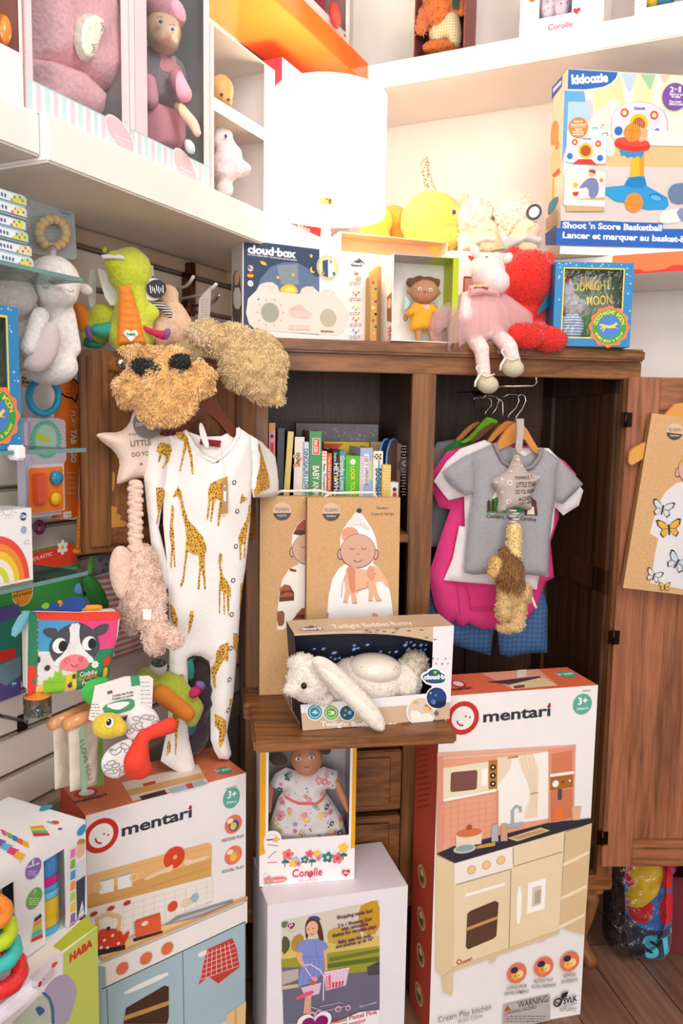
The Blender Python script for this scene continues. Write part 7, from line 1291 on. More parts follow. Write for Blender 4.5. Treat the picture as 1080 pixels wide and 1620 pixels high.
g = MB(); g.tube([WF(.1).hit(84, 392), WF(.12).hit(83, 412)], .006, M('d9d4dc', 'cloth')); g.build('strap', t)
t = T('plush_toy', 'second greyish lamb hanging behind, at the left edge', 'soft toy', P(20, 470, fl_(20, 470, .1)))
blob('body', t, M('cfc4be', 'plush'), [E(20, 470, fl_(20, 470, .11), 38, 36, 30), E(28, 540, fl_(28, 540, .1), 26, 50, 24)], .006, 5, lump=.002)
# dragon
DY = WF(.10).hit(200, 480).y-.06; LG = M('c6cf3a', 'plush'); OC = M('ea8a34', 'cloth')
t = T('plush_toy', 'lime green plush dragon with orange ribbed belly and teal wing', 'soft toy', P(205, 480, DY))
b = blob('body', t, LG, [E(205, 430, DY, 35, 38, 32), E(186, 416, DY-.02, 22, 20, 22), C(212, 450, DY, 20, 208, 530, DY, 36), C(165, 505, DY+.03, 26, 150, 530, DY+.03, 22), E(240, 495, DY, 13, 14, 10)], .005, 5, lump=.0015)
fb = faced((200, 520), 20, DY-.038, -6); g = MB(); hf = puff(g, fb, pxs(fb, [(188, 452), (206, 452), (218, 490), (232, 545), (184, 548), (186, 500)]), OC, .014, .02, .004, fn=lambda u, v: .0035*math.sin(v*520)); be = g.build('belly', b)
a = Art(hf.fr, .003, hf, 'cloth'); a.heart(206, 530, 11, 'f3f0ee'); a.ell(206, 528, 7, 2.5, '3f9a6a'); a.text('Lamaze', (199, 534), (213, 533), 3, '7a4a9a', .02); a.done('heart_badge', be)
g = MB(); fb = faced((180, 412), 25, DY-.052); puff(g, fb, pxs(fb, [(160, 403), (172, 402), (180, 404), (188, 402), (196, 405), (199, 411), (180, 409), (162, 409)]), M('dedbe0', 'cloth'), .004, .006, .003); g.build('teeth', b)
for x, y in ((166, 396), (206, 402)): blob('horn', b, LG, [E(x, y, DY-.01, 4.5, 6, 5)], .003, 2)
def wing(par, name, pts, c, Yw, yaw=20, th=.012): fb = faced(pts[0], yaw, Yw); g = MB(); puff(g, fb, smooth_poly(pxs(fb, pts), 1), M(c, 'cloth'), th, .015, .0045, .002, 50, .8); return g.build(name, par)
wing(t, 'teal_wing', [(138, 515), (184, 507), (184, 530), (170, 535), (146, 532)], '3f9c88', DY-.03); wing(t, 'magenta_wing', [(222, 512), (240, 520), (258, 524), (270, 520), (268, 530), (260, 540), (240, 530), (226, 522)], 'c9285a', DY-.03); wing(t, 'violet_tip', [(134, 515), (142, 514), (148, 535), (142, 542), (134, 530)], '7a5a9a', DY-.032); wing(t, 'violet_tip', [(258, 522), (269, 518), (270, 530), (262, 540)], '7a5a9a', DY-.034)
wing(t, 'orange_tail', [(112, 480), (130, 478), (150, 505), (165, 545), (150, 552), (128, 530)], 'e8842c', DY+.01); wing(t, 'green_foot', [(134, 530), (150, 540), (172, 548), (130, 552)], '2f8a6a', DY-.01)
wing(t, 'hang_tag', [(152, 424), (160, 424), (182, 445), (188, 482), (170, 484)], 'e6e4e0', DY-.012, 30, .001); wing(t, 'hang_tag', [(141, 425), (152, 428), (152, 486), (139, 488)], 'dcdcd8', DY+.02, 30, .001)
t = T('plush_toy', 'beige plush pig with a round black tag, right of the dragon', 'soft toy', P(275, 505, DY+.05)); b = blob('body', t, M('d9b596', 'plush'), [E(266, 470, DY+.05, 17, 20, 16), E(275, 515, DY+.05, 28, 34, 24), E(282, 487, DY+.04, 9, 8, 6), E(256, 525, DY+.04, 20, 26, 18)], .005, 4, lump=.002)
fb = faced((245, 455), 25, DY+.0); g = MB(); g.extr(fb, pxs(fb, [(241+18*math.cos(i*.3), 458+18*math.sin(i*.3)) for i in range(21)]), 0, .0015, M('d9d0c4')); tg = g.build('tag_back', t); g = MB(); fb2 = fb.off(w=.004); g.extr(fb2, pxs(fb2, [(247+16*math.cos(i*.3), 457+14.5*math.sin(i*.3)) for i in range(21)]), 0, .0015, M('2b2c30')); tg = g.build('round_tag', t)
a = Art(fb2.off(w=.0015))
for i in range(7): a.line([(237+i*3.4, 451+i % 3*2), (239+i*3.2, 464-i % 2*3)], 1.3, 'f1eee8'); a.w -= a.dl
a.done('tag_marks', tg)
fb = faced((240, 440), 25, DY+.01); g = MB(); puff(g, fb, pxs(fb, [(222, 476), (240, 474), (262, 480), (273, 495), (273, 514), (268, 505), (255, 490), (235, 488)]), M('26262a', 'stripe', 4), .008, .01, .004); g.build('striped_arm', t)
t = T('card_toy', 'violet dotted toy on a white card behind the dragon', 'toy', P(232, 440, DY+.06)); fb = faced((232, 440), 30, DY+.06); g = MB(); g.extr(fb, pxs(fb, [(222, 422), (242, 420), (245, 470), (218, 476)]), -.001, .001, M('e9e6ea')); g.build('card', t)
wing(t, 'violet_toy', [(221, 432), (232, 428), (244, 438), (245, 448), (232, 447), (222, 445)], '6a2f7a', DY+.05)
t = T('card_toy', 'grey hang card on the bare hooks', 'toy', P(324, 480, DY+.1)); fb = faced((324, 480), 55, DY+.08); g = MB(); g.extr(fb, pxs(fb, [(315, 472), (334, 452), (331, 510), (313, 512)]), -.0006, .0006, M('b9aea8')); g.build('card', t); a = Art(fb, .001); a.lines(318, 472, 331, 508, 9, '8a8078', .8); a.done('print', t)
# play tablet card
fr = WF(.05); t = T('card_toy', 'orange and white card with a lavender busy board toy and a blue ring', 'toy', fr.hit(80, 700)); g = MB(); g.extr(fr, pxs(fr, [(32, 592), (90, 598), (90, 590), (105, 592), (126, 600), (128, 640), (124, 816), (118, 822), (34, 818)]), -.001, .001, M('efe9e8')); cd_ = g.build('card', t)
a = Art(fr, .0014); a.pg([(88, 600), (126, 602), (128, 640), (123, 814), (117, 820), (82, 820), (84, 700)], 'e9762a'); a.text('Fat', (35, 600), (42, 601), 5, '3a3634', .03); a.text('Brain', (35, 606), (48, 607), 5, '3a3634', .03); a.text('Toys', (33, 611), (47, 612), 4.5, 'e9762a', .03)
a.pg([(91, 612), (92, 603), (97, 598), (103, 595), (110, 596), (116, 598), (122, 603), (126, 610), (127, 620), (123, 628), (120, 640), (116, 632), (106, 630), (98, 625), (92, 620)], '241c18', 1); a.pg([(93.5, 612), (95, 604), (100, 600), (108, 598), (116, 601), (122, 607), (124.5, 614), (121, 626), (119, 634), (115, 628), (106, 627), (98, 622)], 'e9762a', 1)
for p in ([(97, 606), (101, 604), (105, 607)], [(107, 602), (112, 603), (113, 608)], [(115, 606), (119, 609), (118, 614)]): a.line(p, 1.3, '241c18')
a.circ(106, 615, 1.1, '241c18'); a.circ(112.5, 616, 1.1, '241c18'); a.line([(104, 620), (108, 622.5), (113, 621)], 1, '241c18')
a.text('PLAY', (113, 650), (113, 676), 6.5, 'f6e2d2', .0); a.text('TAB', (112.5, 679), (112.5, 703), 8, 'f8ece0', .05); a.text('GO', (112.5, 714), (112.5, 732), 8, 'f8ece0', .05); a.lines(107, 744, 122, 784, 5, 'f4d2b8', 1); a.rect(100, 810, 113, 818, 'f3efec', 1); a.text('12m+', (102, 816), (111, 816), 4.5, 'e9762a', .02); a.done('print', cd_)
fb = WF(.09); LVD = M('d3cade', 'gloss'); g = MB(); u0, v1 = fb.px(43, 661); u1_, v0 = fb.px(108, 813); g.box(fb, u0, u1_, v0, v1, -.035, 0, LVD, .008); bd = g.build('busy_board', t)
a = Art(fb, .0006); a.rect(48, 663, 105, 732, 'b8b2c0', 8); a.ring(73, 695, 23, 31, '5fb89a'); a.ring(73, 695, 9, 20, '9bc9b8')
for k in range(26): an = k*.2417; a.circ(73+27*math.cos(an)*.86, 695+27*math.sin(an), 1.4, '3f8f78'); a.w -= a.dl
a.pg([(55, 688), (62, 684), (72, 690), (84, 700), (80, 700), (66, 697), (56, 694)], 'a8cf2a', 1); a.rect(45, 741, 101, 806, 'ee7f2c', 5); a.done('gear_window', bd)
g = MB(); q0, q1 = fb.px(50, 749), fb.px(70, 797); g.box(fb, q0[0], q1[0], q1[1], q0[1], .0012, .010, M('e2532f', 'gloss'), .003); g.build('rocker_switch', bd)
for x, y, r, c in ((87.5, 756, 11.5, '2f8fb8'), (86, 789, 10.5, 'f0bd28')): k = fb.px(x, y-r)[1]-fb.px(x, y)[1]; g = MB(); g.lathe(fb.hit(x, y, .0012), [(0, 0), (k, 0), (k, .005), (k*.8, .009), (0, .009)], M(c, 'gloss'), fb.n, 24); g.build('button', bd)
fb = WF(.085); g = MB(); g.tube([fb.hit(69+23.5*math.cos(i*.2618), 627+27*math.sin(i*.2618)) for i in range(24)], .0062, M('2a9fd0', 'gloss'), 10, True); g.build('blue_ring', t)
t = T('tassel_toy', 'orange twisted teether hanging below the orange card', 'toy', fr.hit(127, 830)); g = MB()
for i in range(13): g.ell(WF(.06).hit(128-.4*i, 793+i*6), (LW.u*.006, V((0, 0, .006)), LW.n*.006), M('ee8a2e', 'gloss'), 7)
g.ell(WF(.06).hit(122, 871), (LW.u*.012, V((0, 0, .007)), LW.n*.012), M('ee8a2e', 'gloss'), 8); g.build('teether', t)
t = T('ring_toy', 'purple ring toy peeking out under the busy board card', 'toy', WF(.04).hit(62, 832)); g = MB(); g.tube([WF(.04).hit(62+7*math.cos(i*.5236), 834+9*math.sin(i*.5236)) for i in range(12)], .004, M('8a2a6a', 'gloss'), 8, True); g.build('ring', t)
# cloth books
fr = WF(.06); t = T('cloth_book', 'red and green touch book with a white daisy, below the orange card', 'book', fr.hit(90, 930)); g = MB(); g.extr(fr, pxs(fr, [(0, 905), (55, 872), (116, 858), (126, 895), (140, 985), (135, 1010), (42, 1090), (38, 1080), (0, 960)]), -.006, 0, M('3f9448')); b = g.build('cover', t)
a = Art(fr); a.pg([(0, 905), (55, 874), (115, 859), (124, 893), (55, 909), (0, 925)], 'e2402c'); a.text('SCHOLASTIC', (38, 892), (83, 878), 5.5, 'f6e6da', .01); a.pg([(20, 912), (125, 890), (128, 906), (20, 930)], '4a8a4e'); a.text('Touch and Explore', (56, 918), (122, 900), 6.5, 'b9cf9a'); a.flower(99, 866, 12, 'f3eee8', 'e9c33a', 6); a.circ(36, 938, 21, 'f1e6d2'); a.circ(36, 938, 19.5, 'ee9a2c'); a.text('squeaky', (20, 938), (52, 931), 6, '3a2a1a', .01); a.text('and a teether!', (20, 946), (53, 938), 6, '3a2a1a', .01); a.done('print', b)
fr = faced((52, 968), 38, 1.305); CWF = fr
t = T('cloth_book', 'cow face cloth book with coloured ribbon tabs', 'book', fr.hit(115, 1030)); g = MB(); ol = [(44, 968), (57, 966), (120, 968), (183, 966), (190, 975), (186, 1008), (178, 1030), (170, 1072), (120, 1092), (53, 1100), (42, 1096)]
hf = puff(g, fr, pxs(fr, ol), M('efe9ea', 'cloth'), .012, .012, .006, .003, 40, .9); b = g.build('front_page', t)
a = Art(hf.fr, .0008, hf, 'cloth', .0001); q = z2(0, 840, 4.765)
KP([(272, 660), (575, 655), (560, 900), (270, 895)], '4a9ed0'); KP([(575, 655), (870, 655), (850, 880), (560, 900)], 'e84a86'); KP([(270, 895), (560, 900), (555, 1200), (262, 1225)], 'e3dfe0'); KP([(560, 890), (850, 870), (800, 1130), (555, 1190)], '2f8a5a'); KP([(262, 1180), (320, 1110), (560, 1050), (555, 1190), (255, 1240)], 'efcf3a')
KP([(260, 605), (570, 612), (880, 602), (905, 640), (860, 662), (575, 665), (270, 660)], 'e6402e'); KP([(205, 605), (265, 605), (272, 680), (265, 1000), (250, 1240), (200, 1225), (205, 1000)], '2f7f5a'); KP([(205, 1005), (255, 1010), (250, 1238), (200, 1228)], 'dd3a2c')
for i in range(16): a.circ(267/4.765, 840+(620+i*38)/4.765, 1.2, 'f2b43a' if i % 2 else 'e25a7a'); a.w -= a.dl
KP([(295, 740), (340, 715), (420, 725), (400, 800), (340, 790)], '4d4d56', 1); KP([(810, 690), (740, 690), (665, 740), (700, 785), (780, 760)], '4d4d56', 1)
KP([(350, 900), (360, 820), (420, 740), (520, 685), (600, 680), (680, 730), (725, 800), (735, 870), (690, 950), (600, 980), (400, 990)], '4d4d56', 1); KP([(500, 690), (590, 680), (575, 760), (590, 850), (640, 910), (690, 950), (680, 985), (420, 1015), (380, 980), (470, 900), (515, 800)], 'efeaea', 1)
a.ell(430/4.765, 840+852/4.765, 11, 12, 'f4f1ee'); a.ell(455/4.765, 840+855/4.765, 7, 8.5, '26262c'); a.ell(652/4.765, 840+835/4.765, 11, 11, 'f4f1ee'); a.ell(675/4.765, 840+838/4.765, 6.5, 8.5, '26262c')
KP([(420, 1010), (450, 950), (530, 915), (610, 925), (655, 980), (640, 1020), (560, 1045), (470, 1040)], 'f0808a', 1); a.circ(490/4.765, 840+966/4.765, 4.4, 'd95f74'); a.circ(588/4.765, 840+955/4.765, 4.4, 'd95f74'); a.line(q((515, 990), (530, 1008), (550, 1008), (562, 988)), 1, '3a2a2a')
KP([(305, 1110), (315, 1215), (460, 1215), (480, 1075), (455, 1090), (435, 1010), (420, 1060), (395, 1040), (380, 1100), (350, 1080), (340, 1115)], '8fcc3a'); 
for i in range(6): a.line(q((330+i*24, 1120), (328+i*23, 1215)), .9, '4f9a2c')
a.circ(340/4.765, 840+1020/4.765, 4.4, '3f3f48'); KP([(265, 930), (285, 940), (285, 975), (265, 985)], '3f3f48'); KP([(485, 1150), (520, 1120), (525, 1160), (500, 1170)], '3f3f48'); KP([(525, 1075), (550, 1060), (552, 1100), (530, 1100)], '3f3f48'); a.flower(697/4.765, 840+993/4.765, 6, 'f6f1ee', 'e9c33a', 8)
a.text('Cuddle', *q((582, 1085), (712, 1060)), 6.5, 'e9e2d2', .02); a.text('SQUEAK', *q((575, 1118), (718, 1085)), 6, 'e8a05a', .02); a.text('Peek', *q((600, 1150), (685, 1130)), 6, 'efd9e0', .02)
KP([(755, 1010), (765, 950), (810, 925), (815, 960), (800, 1000)], 'd8382c', 1); KP([(750, 1100), (760, 1020), (790, 1010), (788, 1080)], 'efb92c', 1)
a.done('cow_applique', b)
for nm, pts, c in (('back_page', [(40, 968), (62, 962), (134, 938), (138, 970), (60, 985)], '2a4f9a'), ('ribbon_tab', [(64, 967), (66, 957), (74, 952), (80, 958), (79, 968)], '8cc63a'), ('ribbon_tab', [(87, 967), (88, 955), (94, 948), (102, 953), (103, 966)], 'ef8a34'), ('ribbon_tab', [(103, 966), (105, 950), (112, 946), (118, 952), (118, 966)], 'f08fae'), ('ribbon_tab', [(117, 938), (119, 926), (125, 921), (129, 930), (130, 940)], '4a7ab0'), ('ribbon_tab', [(118, 960), (150, 956), (163, 958), (160, 966), (120, 966)], 'ef9a2c'), ('ribbon_loop', [(34, 966), (52, 966), (28, 1010), (14, 1003)], '7fc4d8'), ('ribbon_loop', [(165, 1014), (180, 1012), (178, 1022), (182, 1042), (178, 1032), (165, 1024)], '6ab6d0')):
    g = MB(); fb = fr.off(w=-.012 if nm != 'ribbon_loop' else .006); puff(g, fb, smooth_poly(pxs(fb, pts), 1), M(c, 'cloth'), .003, .005, .004); g.build(nm, t)
g = MB(); fb = fr.off(w=-.008); g.extr(fb, pxs(fb, [(40, 970), (184, 966), (186, 1010), (170, 1060), (60, 1085), (42, 1090)]), -.02, -.003, M('e9e4dc', 'cloth')); g.build('inner_pages', t)
fb = WF(.09); t = T('cloth_toy', 'green felt dinosaur shape behind the touch book', 'toy', fb.hit(155, 940)); wing(t, 'felt_body', [(130, 912), (142, 906), (160, 925), (176, 962), (150, 968), (135, 940)], '2f7a34', fb.hit(150, 930).y, 50); wing(t, 'strap', [(140, 880), (152, 880), (146, 908), (138, 908)], '5a9a34', fb.hit(150, 900).y, 50, .003); wing(t, 'leaf_teether', [(130, 1086), (150, 1072), (172, 1070), (178, 1090), (168, 1105), (150, 1118), (136, 1112), (128, 1100)], '43b04a', 1.30, 40, .008)
# jar toy, purple box
fb = faced((60, 1110), 30, 1.29); t = T('rattle_toy', 'clear cup toy with an orange lid and a teal ball, below the cow book', 'toy', fb.hit(60, 1140)); k = 22*1.29/F; c_ = fb.hit(60, 1140)
g = MB(); g.lathe(c_, [(k*.9, 0), (k, .01), (k, .042), (k*.97, .042), (k*.96, .012), (0, .004)], M('dfe6e6', 'clear', 2)); g.build('cup', t); g = MB(); g.lathe(c_+V((0, 0, .028)), [(0, 0), (k*.96, 0), (k*.96, .014), (k*.5, .015), (0, .02)], M('ee8c30', 'gloss')); g.build('lid', t); g = MB(); g.ell(c_+V((0, 0, .014)), ((k*.42, 0, 0), (0, k*.42, 0), (0, 0, k*.34)), M('2f9a9a', 'gloss'), 9); g.build('ball', t)
fb = WF(.07); t = T('toy_box', 'purple and green baby toy box hanging low at the left edge', 'box', fb.hit(15, 1060)); g = MB(); u0, u1_, v0, v1 = fb.px(-40, 1040)[0], fb.px(33, 1080)[0], fb.px(15, 1105)[1], fb.px(15, 960)[1]; g.box(fb, u0, u1_, v0, v1, -.05, 0, M('5a4a8a')); g.build('carton', t)
a = Art(fb); a.pg([(0, 985), (30, 975), (33, 1040), (0, 1052)], '2f7a6a'); a.pg([(0, 1030), (24, 1025), (25, 1040), (0, 1048)], 'd8342c'); a.pg([(0, 1052), (33, 1038), (33, 1068), (10, 1085), (0, 1080)], '6f8a9a'); a.circ(22, 1082, 6.5, '2f6fb0'); a.text('0+', (19, 1084), (26, 1083), 4.5, 'ffffff', .02); a.done('print', t)
# roller cloth books
for k, (x, y, lab) in enumerate(((86, 1146, 'left cloth scroll on a wooden roller'), (110, 1148, 'cloth scroll reading I LOVE YOU on a wooden roller'))):
    Yr = 1.30-.02*k; t = T('cloth_scroll', lab, 'book', P(x, y, Yr)); ax = LW.u; g = MB(); c_ = P(x-6, y, Yr); g.lathe(c_, [(0, 0), (.0105, 0), (.0105, .09), (0, .09)], M('d99a6a', 'gloss'), ax, 16); g.build('roller', t)
    g = MB()
    for i in range(3):
        fb = Fr(c_, ax, (0, 0, 1)).off(w=.002-.007*i); g2_ = 1
        puff(g, fb, [(.004+.012*i, -.115+.006*i), (.075, -.13), (.075, -.008), (.004+.004*i, -.004)], M(('dccfbe', 'cbbba8', 'd5c8b5')[i], 'cloth'), .004, .012, .007, .003, 50)
    g.build('cloth', t)
    fb = Fr(c_, ax, (0, 0, 1)).off(w=.009)
    if k: a = Art(fb); a.uvm = True; a.uv([(.022, -.125), (.035, -.127), (.035, -.012), (.022, -.01)], '9ac4a4'); a.uv([(.06, -.128), (.075, -.129), (.075, -.03), (.066, -.05)], '6a9a4a'); a.w += .001; a.uvm = False; a.text('I LOVE YOU', (126, 1174), (140, 1236), 6.5, '7a5a48', .0); a.done('print', t)
# firefly toy + card
FY = 1.33; fr = faced((200, 1100), 32, FY); t = T('plush_toy', 'firefly toy with yellow head, leaf print wings and red body, on a card', 'soft toy', P(190, 1170, FY)); g = MB(); g.extr(fr, pxs(fr, [(150, 1085), (198, 1070), (236, 1069), (242, 1074), (240, 1120), (196, 1132), (150, 1142), (140, 1138)]), -.001, .001, M('ece8e6')); cd_ = g.build('card', t)
a = Art(fr, .0014); a.pg([(206, 1070), (220, 1068), (222, 1084), (208, 1086)], '4a9a6a'); a.text('aze', (170, 1098), (178, 1096), 6, '2c2a2c', .04); a.text('Freddie the Firefly', (178, 1103), (211, 1096), 3.4, '2c2a2c', .02); a.text('Freddie La Luciole', (178, 1108), (211, 1101), 3.4, '2c2a2c', .02); a.pg([(160, 1118), (185, 1108), (212, 1104), (214, 1120), (195, 1128), (166, 1130)], '4a9a6a', 1); a.pg([(164, 1116), (190, 1110), (208, 1110), (196, 1120), (184, 1124)], 'f2f0ee', 1); a.lines(144, 1112, 160, 1136, 5, '6a6668', .9); a.lines(222, 1076, 240, 1115, 6, '8a868a', .9); a.done('print', cd_)
blob('head', t, M('e3c63a', 'plush'), [E(171, 1148, FY-.03, 27, 22, 22), E(190, 1152, FY-.03, 12, 14, 14)], .004, 4)
a = Art(camfr(172, 1142, FY-.052), 0); a.ell(173, 1143, 6.5, 8, 'f1ede8', -15); a.ell(172, 1142.5, 4.2, 6, '1a1718', -15); a.circ(171, 1140, 1.2, 'ffffff'); a.done('eye', t)
def leafwing(pts, Yw, sd):
    fb = faced(pts[0], 28, Yw); g = MB(); hf = puff(g, fb, smooth_poly(pxs(fb, pts)), M('e6e2e2', 'cloth'), .012, .015, .0045, .0015, 50, .8); ob = g.build('wing', t); a = Art(hf.fr, .0008, hf, 'cloth'); r = random.Random(sd); pp = pxs(fb, pts); n = 0
    for _ in range(120):
        x, y = r.uniform(min(p[0] for p in pts), max(p[0] for p in pts)), r.uniform(min(p[1] for p in pts), max(p[1] for p in pts)); k = fb.px(x, y)
        if n > 11 or not inside([k], pp)[0] or bdist([k], pp)[0] < .007: continue
        ro = r.uniform(-30, 40); a.ell(x, y, 7, 4, '8a888c', ro, 12); a.ell(x, y, 5.5, 2.6, 'd9d6d6', ro, 12); a.w -= a.dl*1.5; n += 1
    a.done('leaf_print', ob)
leafwing([(158, 1205), (172, 1182), (200, 1168), (213, 1172), (210, 1210), (196, 1228), (180, 1233), (164, 1226)], FY-.03, 4); leafwing([(196, 1150), (205, 1122), (228, 1112), (250, 1128), (254, 1150), (240, 1165), (214, 1172), (202, 1170)], FY-.005, 5)
blob('body', t, M('e2402a', 'cloth'), [C(268, 1148, FY+.01, 14, 225, 1165, FY-.01, 10), C(225, 1165, FY-.01, 10, 216, 1205, FY-.02, 22), E(218, 1215, FY-.02, 24, 20, 16)], .004, 4)
# hanging tangle behind the pyjamas
TY = 1.50; t = T('plush_toy', 'lime and orange plush caterpillar seen between the pyjama legs', 'soft toy', P(300, 1110, TY)); blob('body', t, M('a8b03a', 'plush'), [C(235, 1075, TY, 22, 275, 1090, TY, 24), C(275, 1090, TY, 24, 305, 1120, TY, 18), C(305, 1120, TY, 18, 303, 1140, TY, 12)], .006, 4); blob('orange_belly', t, M('d8802c', 'cloth'), [C(255, 1098, TY-.03, 16, 296, 1128, TY-.02, 14)], .005, 4); wing(t, 'magenta_wing', [(298, 1092), (314, 1082), (322, 1090), (312, 1104), (300, 1106)], 'b8245a', TY-.03); wing(t, 'violet_tip', [(308, 1080), (318, 1076), (326, 1084), (322, 1092), (312, 1088)], '7a5a9a', TY-.032)
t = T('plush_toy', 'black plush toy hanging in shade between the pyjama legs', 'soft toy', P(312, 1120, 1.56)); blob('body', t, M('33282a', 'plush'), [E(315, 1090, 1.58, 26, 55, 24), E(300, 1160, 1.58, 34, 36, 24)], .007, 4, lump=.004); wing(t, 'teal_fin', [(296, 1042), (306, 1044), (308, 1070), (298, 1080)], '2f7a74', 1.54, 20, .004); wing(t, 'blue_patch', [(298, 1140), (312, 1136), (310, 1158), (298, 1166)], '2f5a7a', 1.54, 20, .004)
t = T('jar_toy', 'round grey lidded pot with a black label, behind the pyjamas', 'toy', P(251, 1055, 1.49)); g = MB(); fb = camfr(251, 1055, 1.47); g.lathe(fb.o, [(0, 0), (.016, 0), (.016, .004), (0, .004)], M('b9b4b0'), fb.n, 24); b = g.build('lid', t); a = Art(fb, .0045); a.ell(251, 1049, 12, 7, '26242a'); a.lines(243, 1045, 259, 1053, 3, 'd9d6d2', .8); a.done('label', b)
fb = WF(.045); g = MB(); t = T('cushion', 'pink and grey striped cloth hanging behind the pink rabbit toy', 'textile', fb.hit(190, 980)); puff(g, fb, pxs(fb, [(148, 912), (178, 902), (232, 925), (246, 1010), (228, 1030), (176, 1044), (160, 1046), (165, 960)]), M('cf7f86', 'stripe', 1.5), .014, .03, .008, .004, 30); g.build('cloth', t)
fb = WF(.03); g = MB(); t = T('cushion', 'grey cloth with black crosses below the left door', 'textile', fb.hit(170, 895)); puff(g, fb, pxs(fb, [(146, 880), (185, 876), (225, 890), (215, 915), (150, 912)]), M('8f9096', 'cloth'), .01, .02, .008); c_ = g.build('cloth', t); a = Art(fb, .012)
for x, y in ((158, 886), (168, 893), (164, 903), (178, 884), (182, 898)): a.line([(x-2, y-2), (x+2, y+2)], 1, '26262c'); a.line([(x-2, y+2), (x+2, y-2)], 1, '26262c')
a.w = .0105; a.done('cross_print', c_)
# ======================= cartons at lower left =======================
HFm = faced((20, 1555), 64, 1.0); k = 1.2/HFm.hit(154, 1466).y; HFm = faced((20, 1555), 64, k); uH, vH = HFm.px(154, 1466); zH = HFm.at(uH, vH).z; HX = Fr(HFm.at(uH-.34, 0, 0).xy.to_3d(), HFm.u, (0, 0, 1))
t = carton('toy_box', 'lime green and white carton with a sleepy snail picture, lower left corner', 'box', HX, .34, zH, .15, 'c3cf62', top='efeae4', left='efe9e4', right='aab84a')
a = Art(HX); q = z2(0, 1380, 4.909); KP([(-300, 1240), (480, 612), (490, 640), (480, 1500), (-300, 1500)], 'ece6ea'); a.text('HABA', *q((540, 700), (718, 570)), 12, 'd33a30', .06)
KP([(330, 940), (380, 860), (440, 805), (510, 790), (560, 830), (590, 880), (595, 950), (570, 1040), (530, 1180), (400, 1180), (420, 1060)], 'ada2bc', 1); KP([(60, 1200), (180, 1080), (330, 935), (380, 985), (410, 1060), (410, 1200)], 'b9c0b0', 1); KP([(320, 935), (350, 930), (395, 975), (420, 1050), (425, 1180), (400, 1180), (395, 1060), (375, 990)], '3f6f94'); KP([(295, 880), (310, 845), (350, 800), (400, 745), (432, 750), (420, 800), (380, 850), (330, 890)], 'd9c6d0', 1); a.circ(63, 1557, 4, 'b8343c'); a.circ(69.5, 1549.5, 1.2, '4a4a8a'); KP([(400, 740), (405, 705), (450, 690), (440, 720), (415, 745)], 'e2564a', 1); KP([(272, 1060), (300, 1036), (340, 1055), (350, 1090), (320, 1120), (300, 1110)], '3f5f94', 1); a.line(q((290, 1178), (320, 1110), (370, 1070), (390, 1090), (370, 1160)), 1.2, 'd9d6e0')
a.done('printed_front', t)
a = Art(topfr(HX, zH)); a.pg(q((478, 610), (410, 575), (655, 350), (750, 420)), 'b6c22e'); a.done('printed_top', t)
SX0 = faced((20, 1368), 64, 1.0); p_ = SX0.hit(132, 1450); k = (CAM.z-zH-.001)/(CAM.z-p_.z); SX0 = faced((20, 1368), 64, k); uS_, vS_ = SX0.px(135, 1297); b_ = SX0.px(132, 1450); hS = SX0.at(0, vS_).z-zH-.001; WS_ = .34; SX = Fr(SX0.at(uS_-WS_, 0, 0).xy.to_3d()+V((0, 0, zH+.001)), SX0.u, (0, 0, 1))
t = T('stacking_toy_box', 'white window carton of stacking rings and cups, on the lime green carton', 'box', SX.at(WS_/2, 0, -.05)); us = lambda x, y=1400: SX.px(x, y)[0]
w1, w2 = us(70, 1410), us(104, 1400); vt, vb = SX.px(85, 1353)[1], .004; r1 = us(24, 1450); vt2 = SX.px(20, 1395)[1]
DS = .17; g = MB(); WM = M('f0eef0'); g.box(SX, 0, WS_, 0, hS, -DS, -DS+.002, WM); g.box(SX, WS_-.002, WS_, 0, hS, -DS+.002, 0, WM); g.box(SX, 0, .002, 0, hS, -DS+.002, 0, WM); g.box(SX, .002, WS_-.002, hS-.002, hS, -DS+.002, 0, WM); g.box(SX, .002, WS_-.002, 0, .002, -DS+.002, -.002, WM)
for b_ in ((w2, WS_-.002, .002, hS-.002), (r1, w1, .002, hS-.002), (w1, w2, vt, hS-.002), (.002, r1, vt2, hS-.002)): g.box(SX, *b_, -.002, 0, WM)
g.box(SX, .002, r1, .002, vt2, -.12, -.118, M('5a2a5a')); g.box(SX, w1, w2, .002, vt, -.09, -.088, M('3a3630')); g.build('carton', t)
a = Art(SX); q = z2(0, 1130, 4.909); a.pg(q((525, 1050), (590, 1010), (585, 1600), (505, 1640)), 'e9dfe6')
for i, c in enumerate(('e27ab0', '7ab84a', '4a9ad0', 'ee9a3a', 'b8cf4a', 'e8c23a', '8a6ab0', 'e86a4a')): y = 1345+i*17; a.pg([(112, y), (119, y-4), (119, y+10), (111, y+14)], c)
KP([(592, 1090), (600, 1010), (630, 975), (662, 980), (660, 1080), (610, 1130)], 'e4b898', 1); KP([(590, 1010), (620, 965), (662, 970), (662, 1000), (625, 1010)], 'b98a4a', 1); KP([(590, 1160), (662, 1110), (662, 1250), (592, 1300)], 'd3dce4'); KP([(592, 1300), (662, 1250), (658, 1560), (640, 1440), (600, 1600)], '3a4258'); a.pg(q((598, 900), (662, 840), (664, 900), (640, 940), (600, 945)), '2f9ac0', 1)
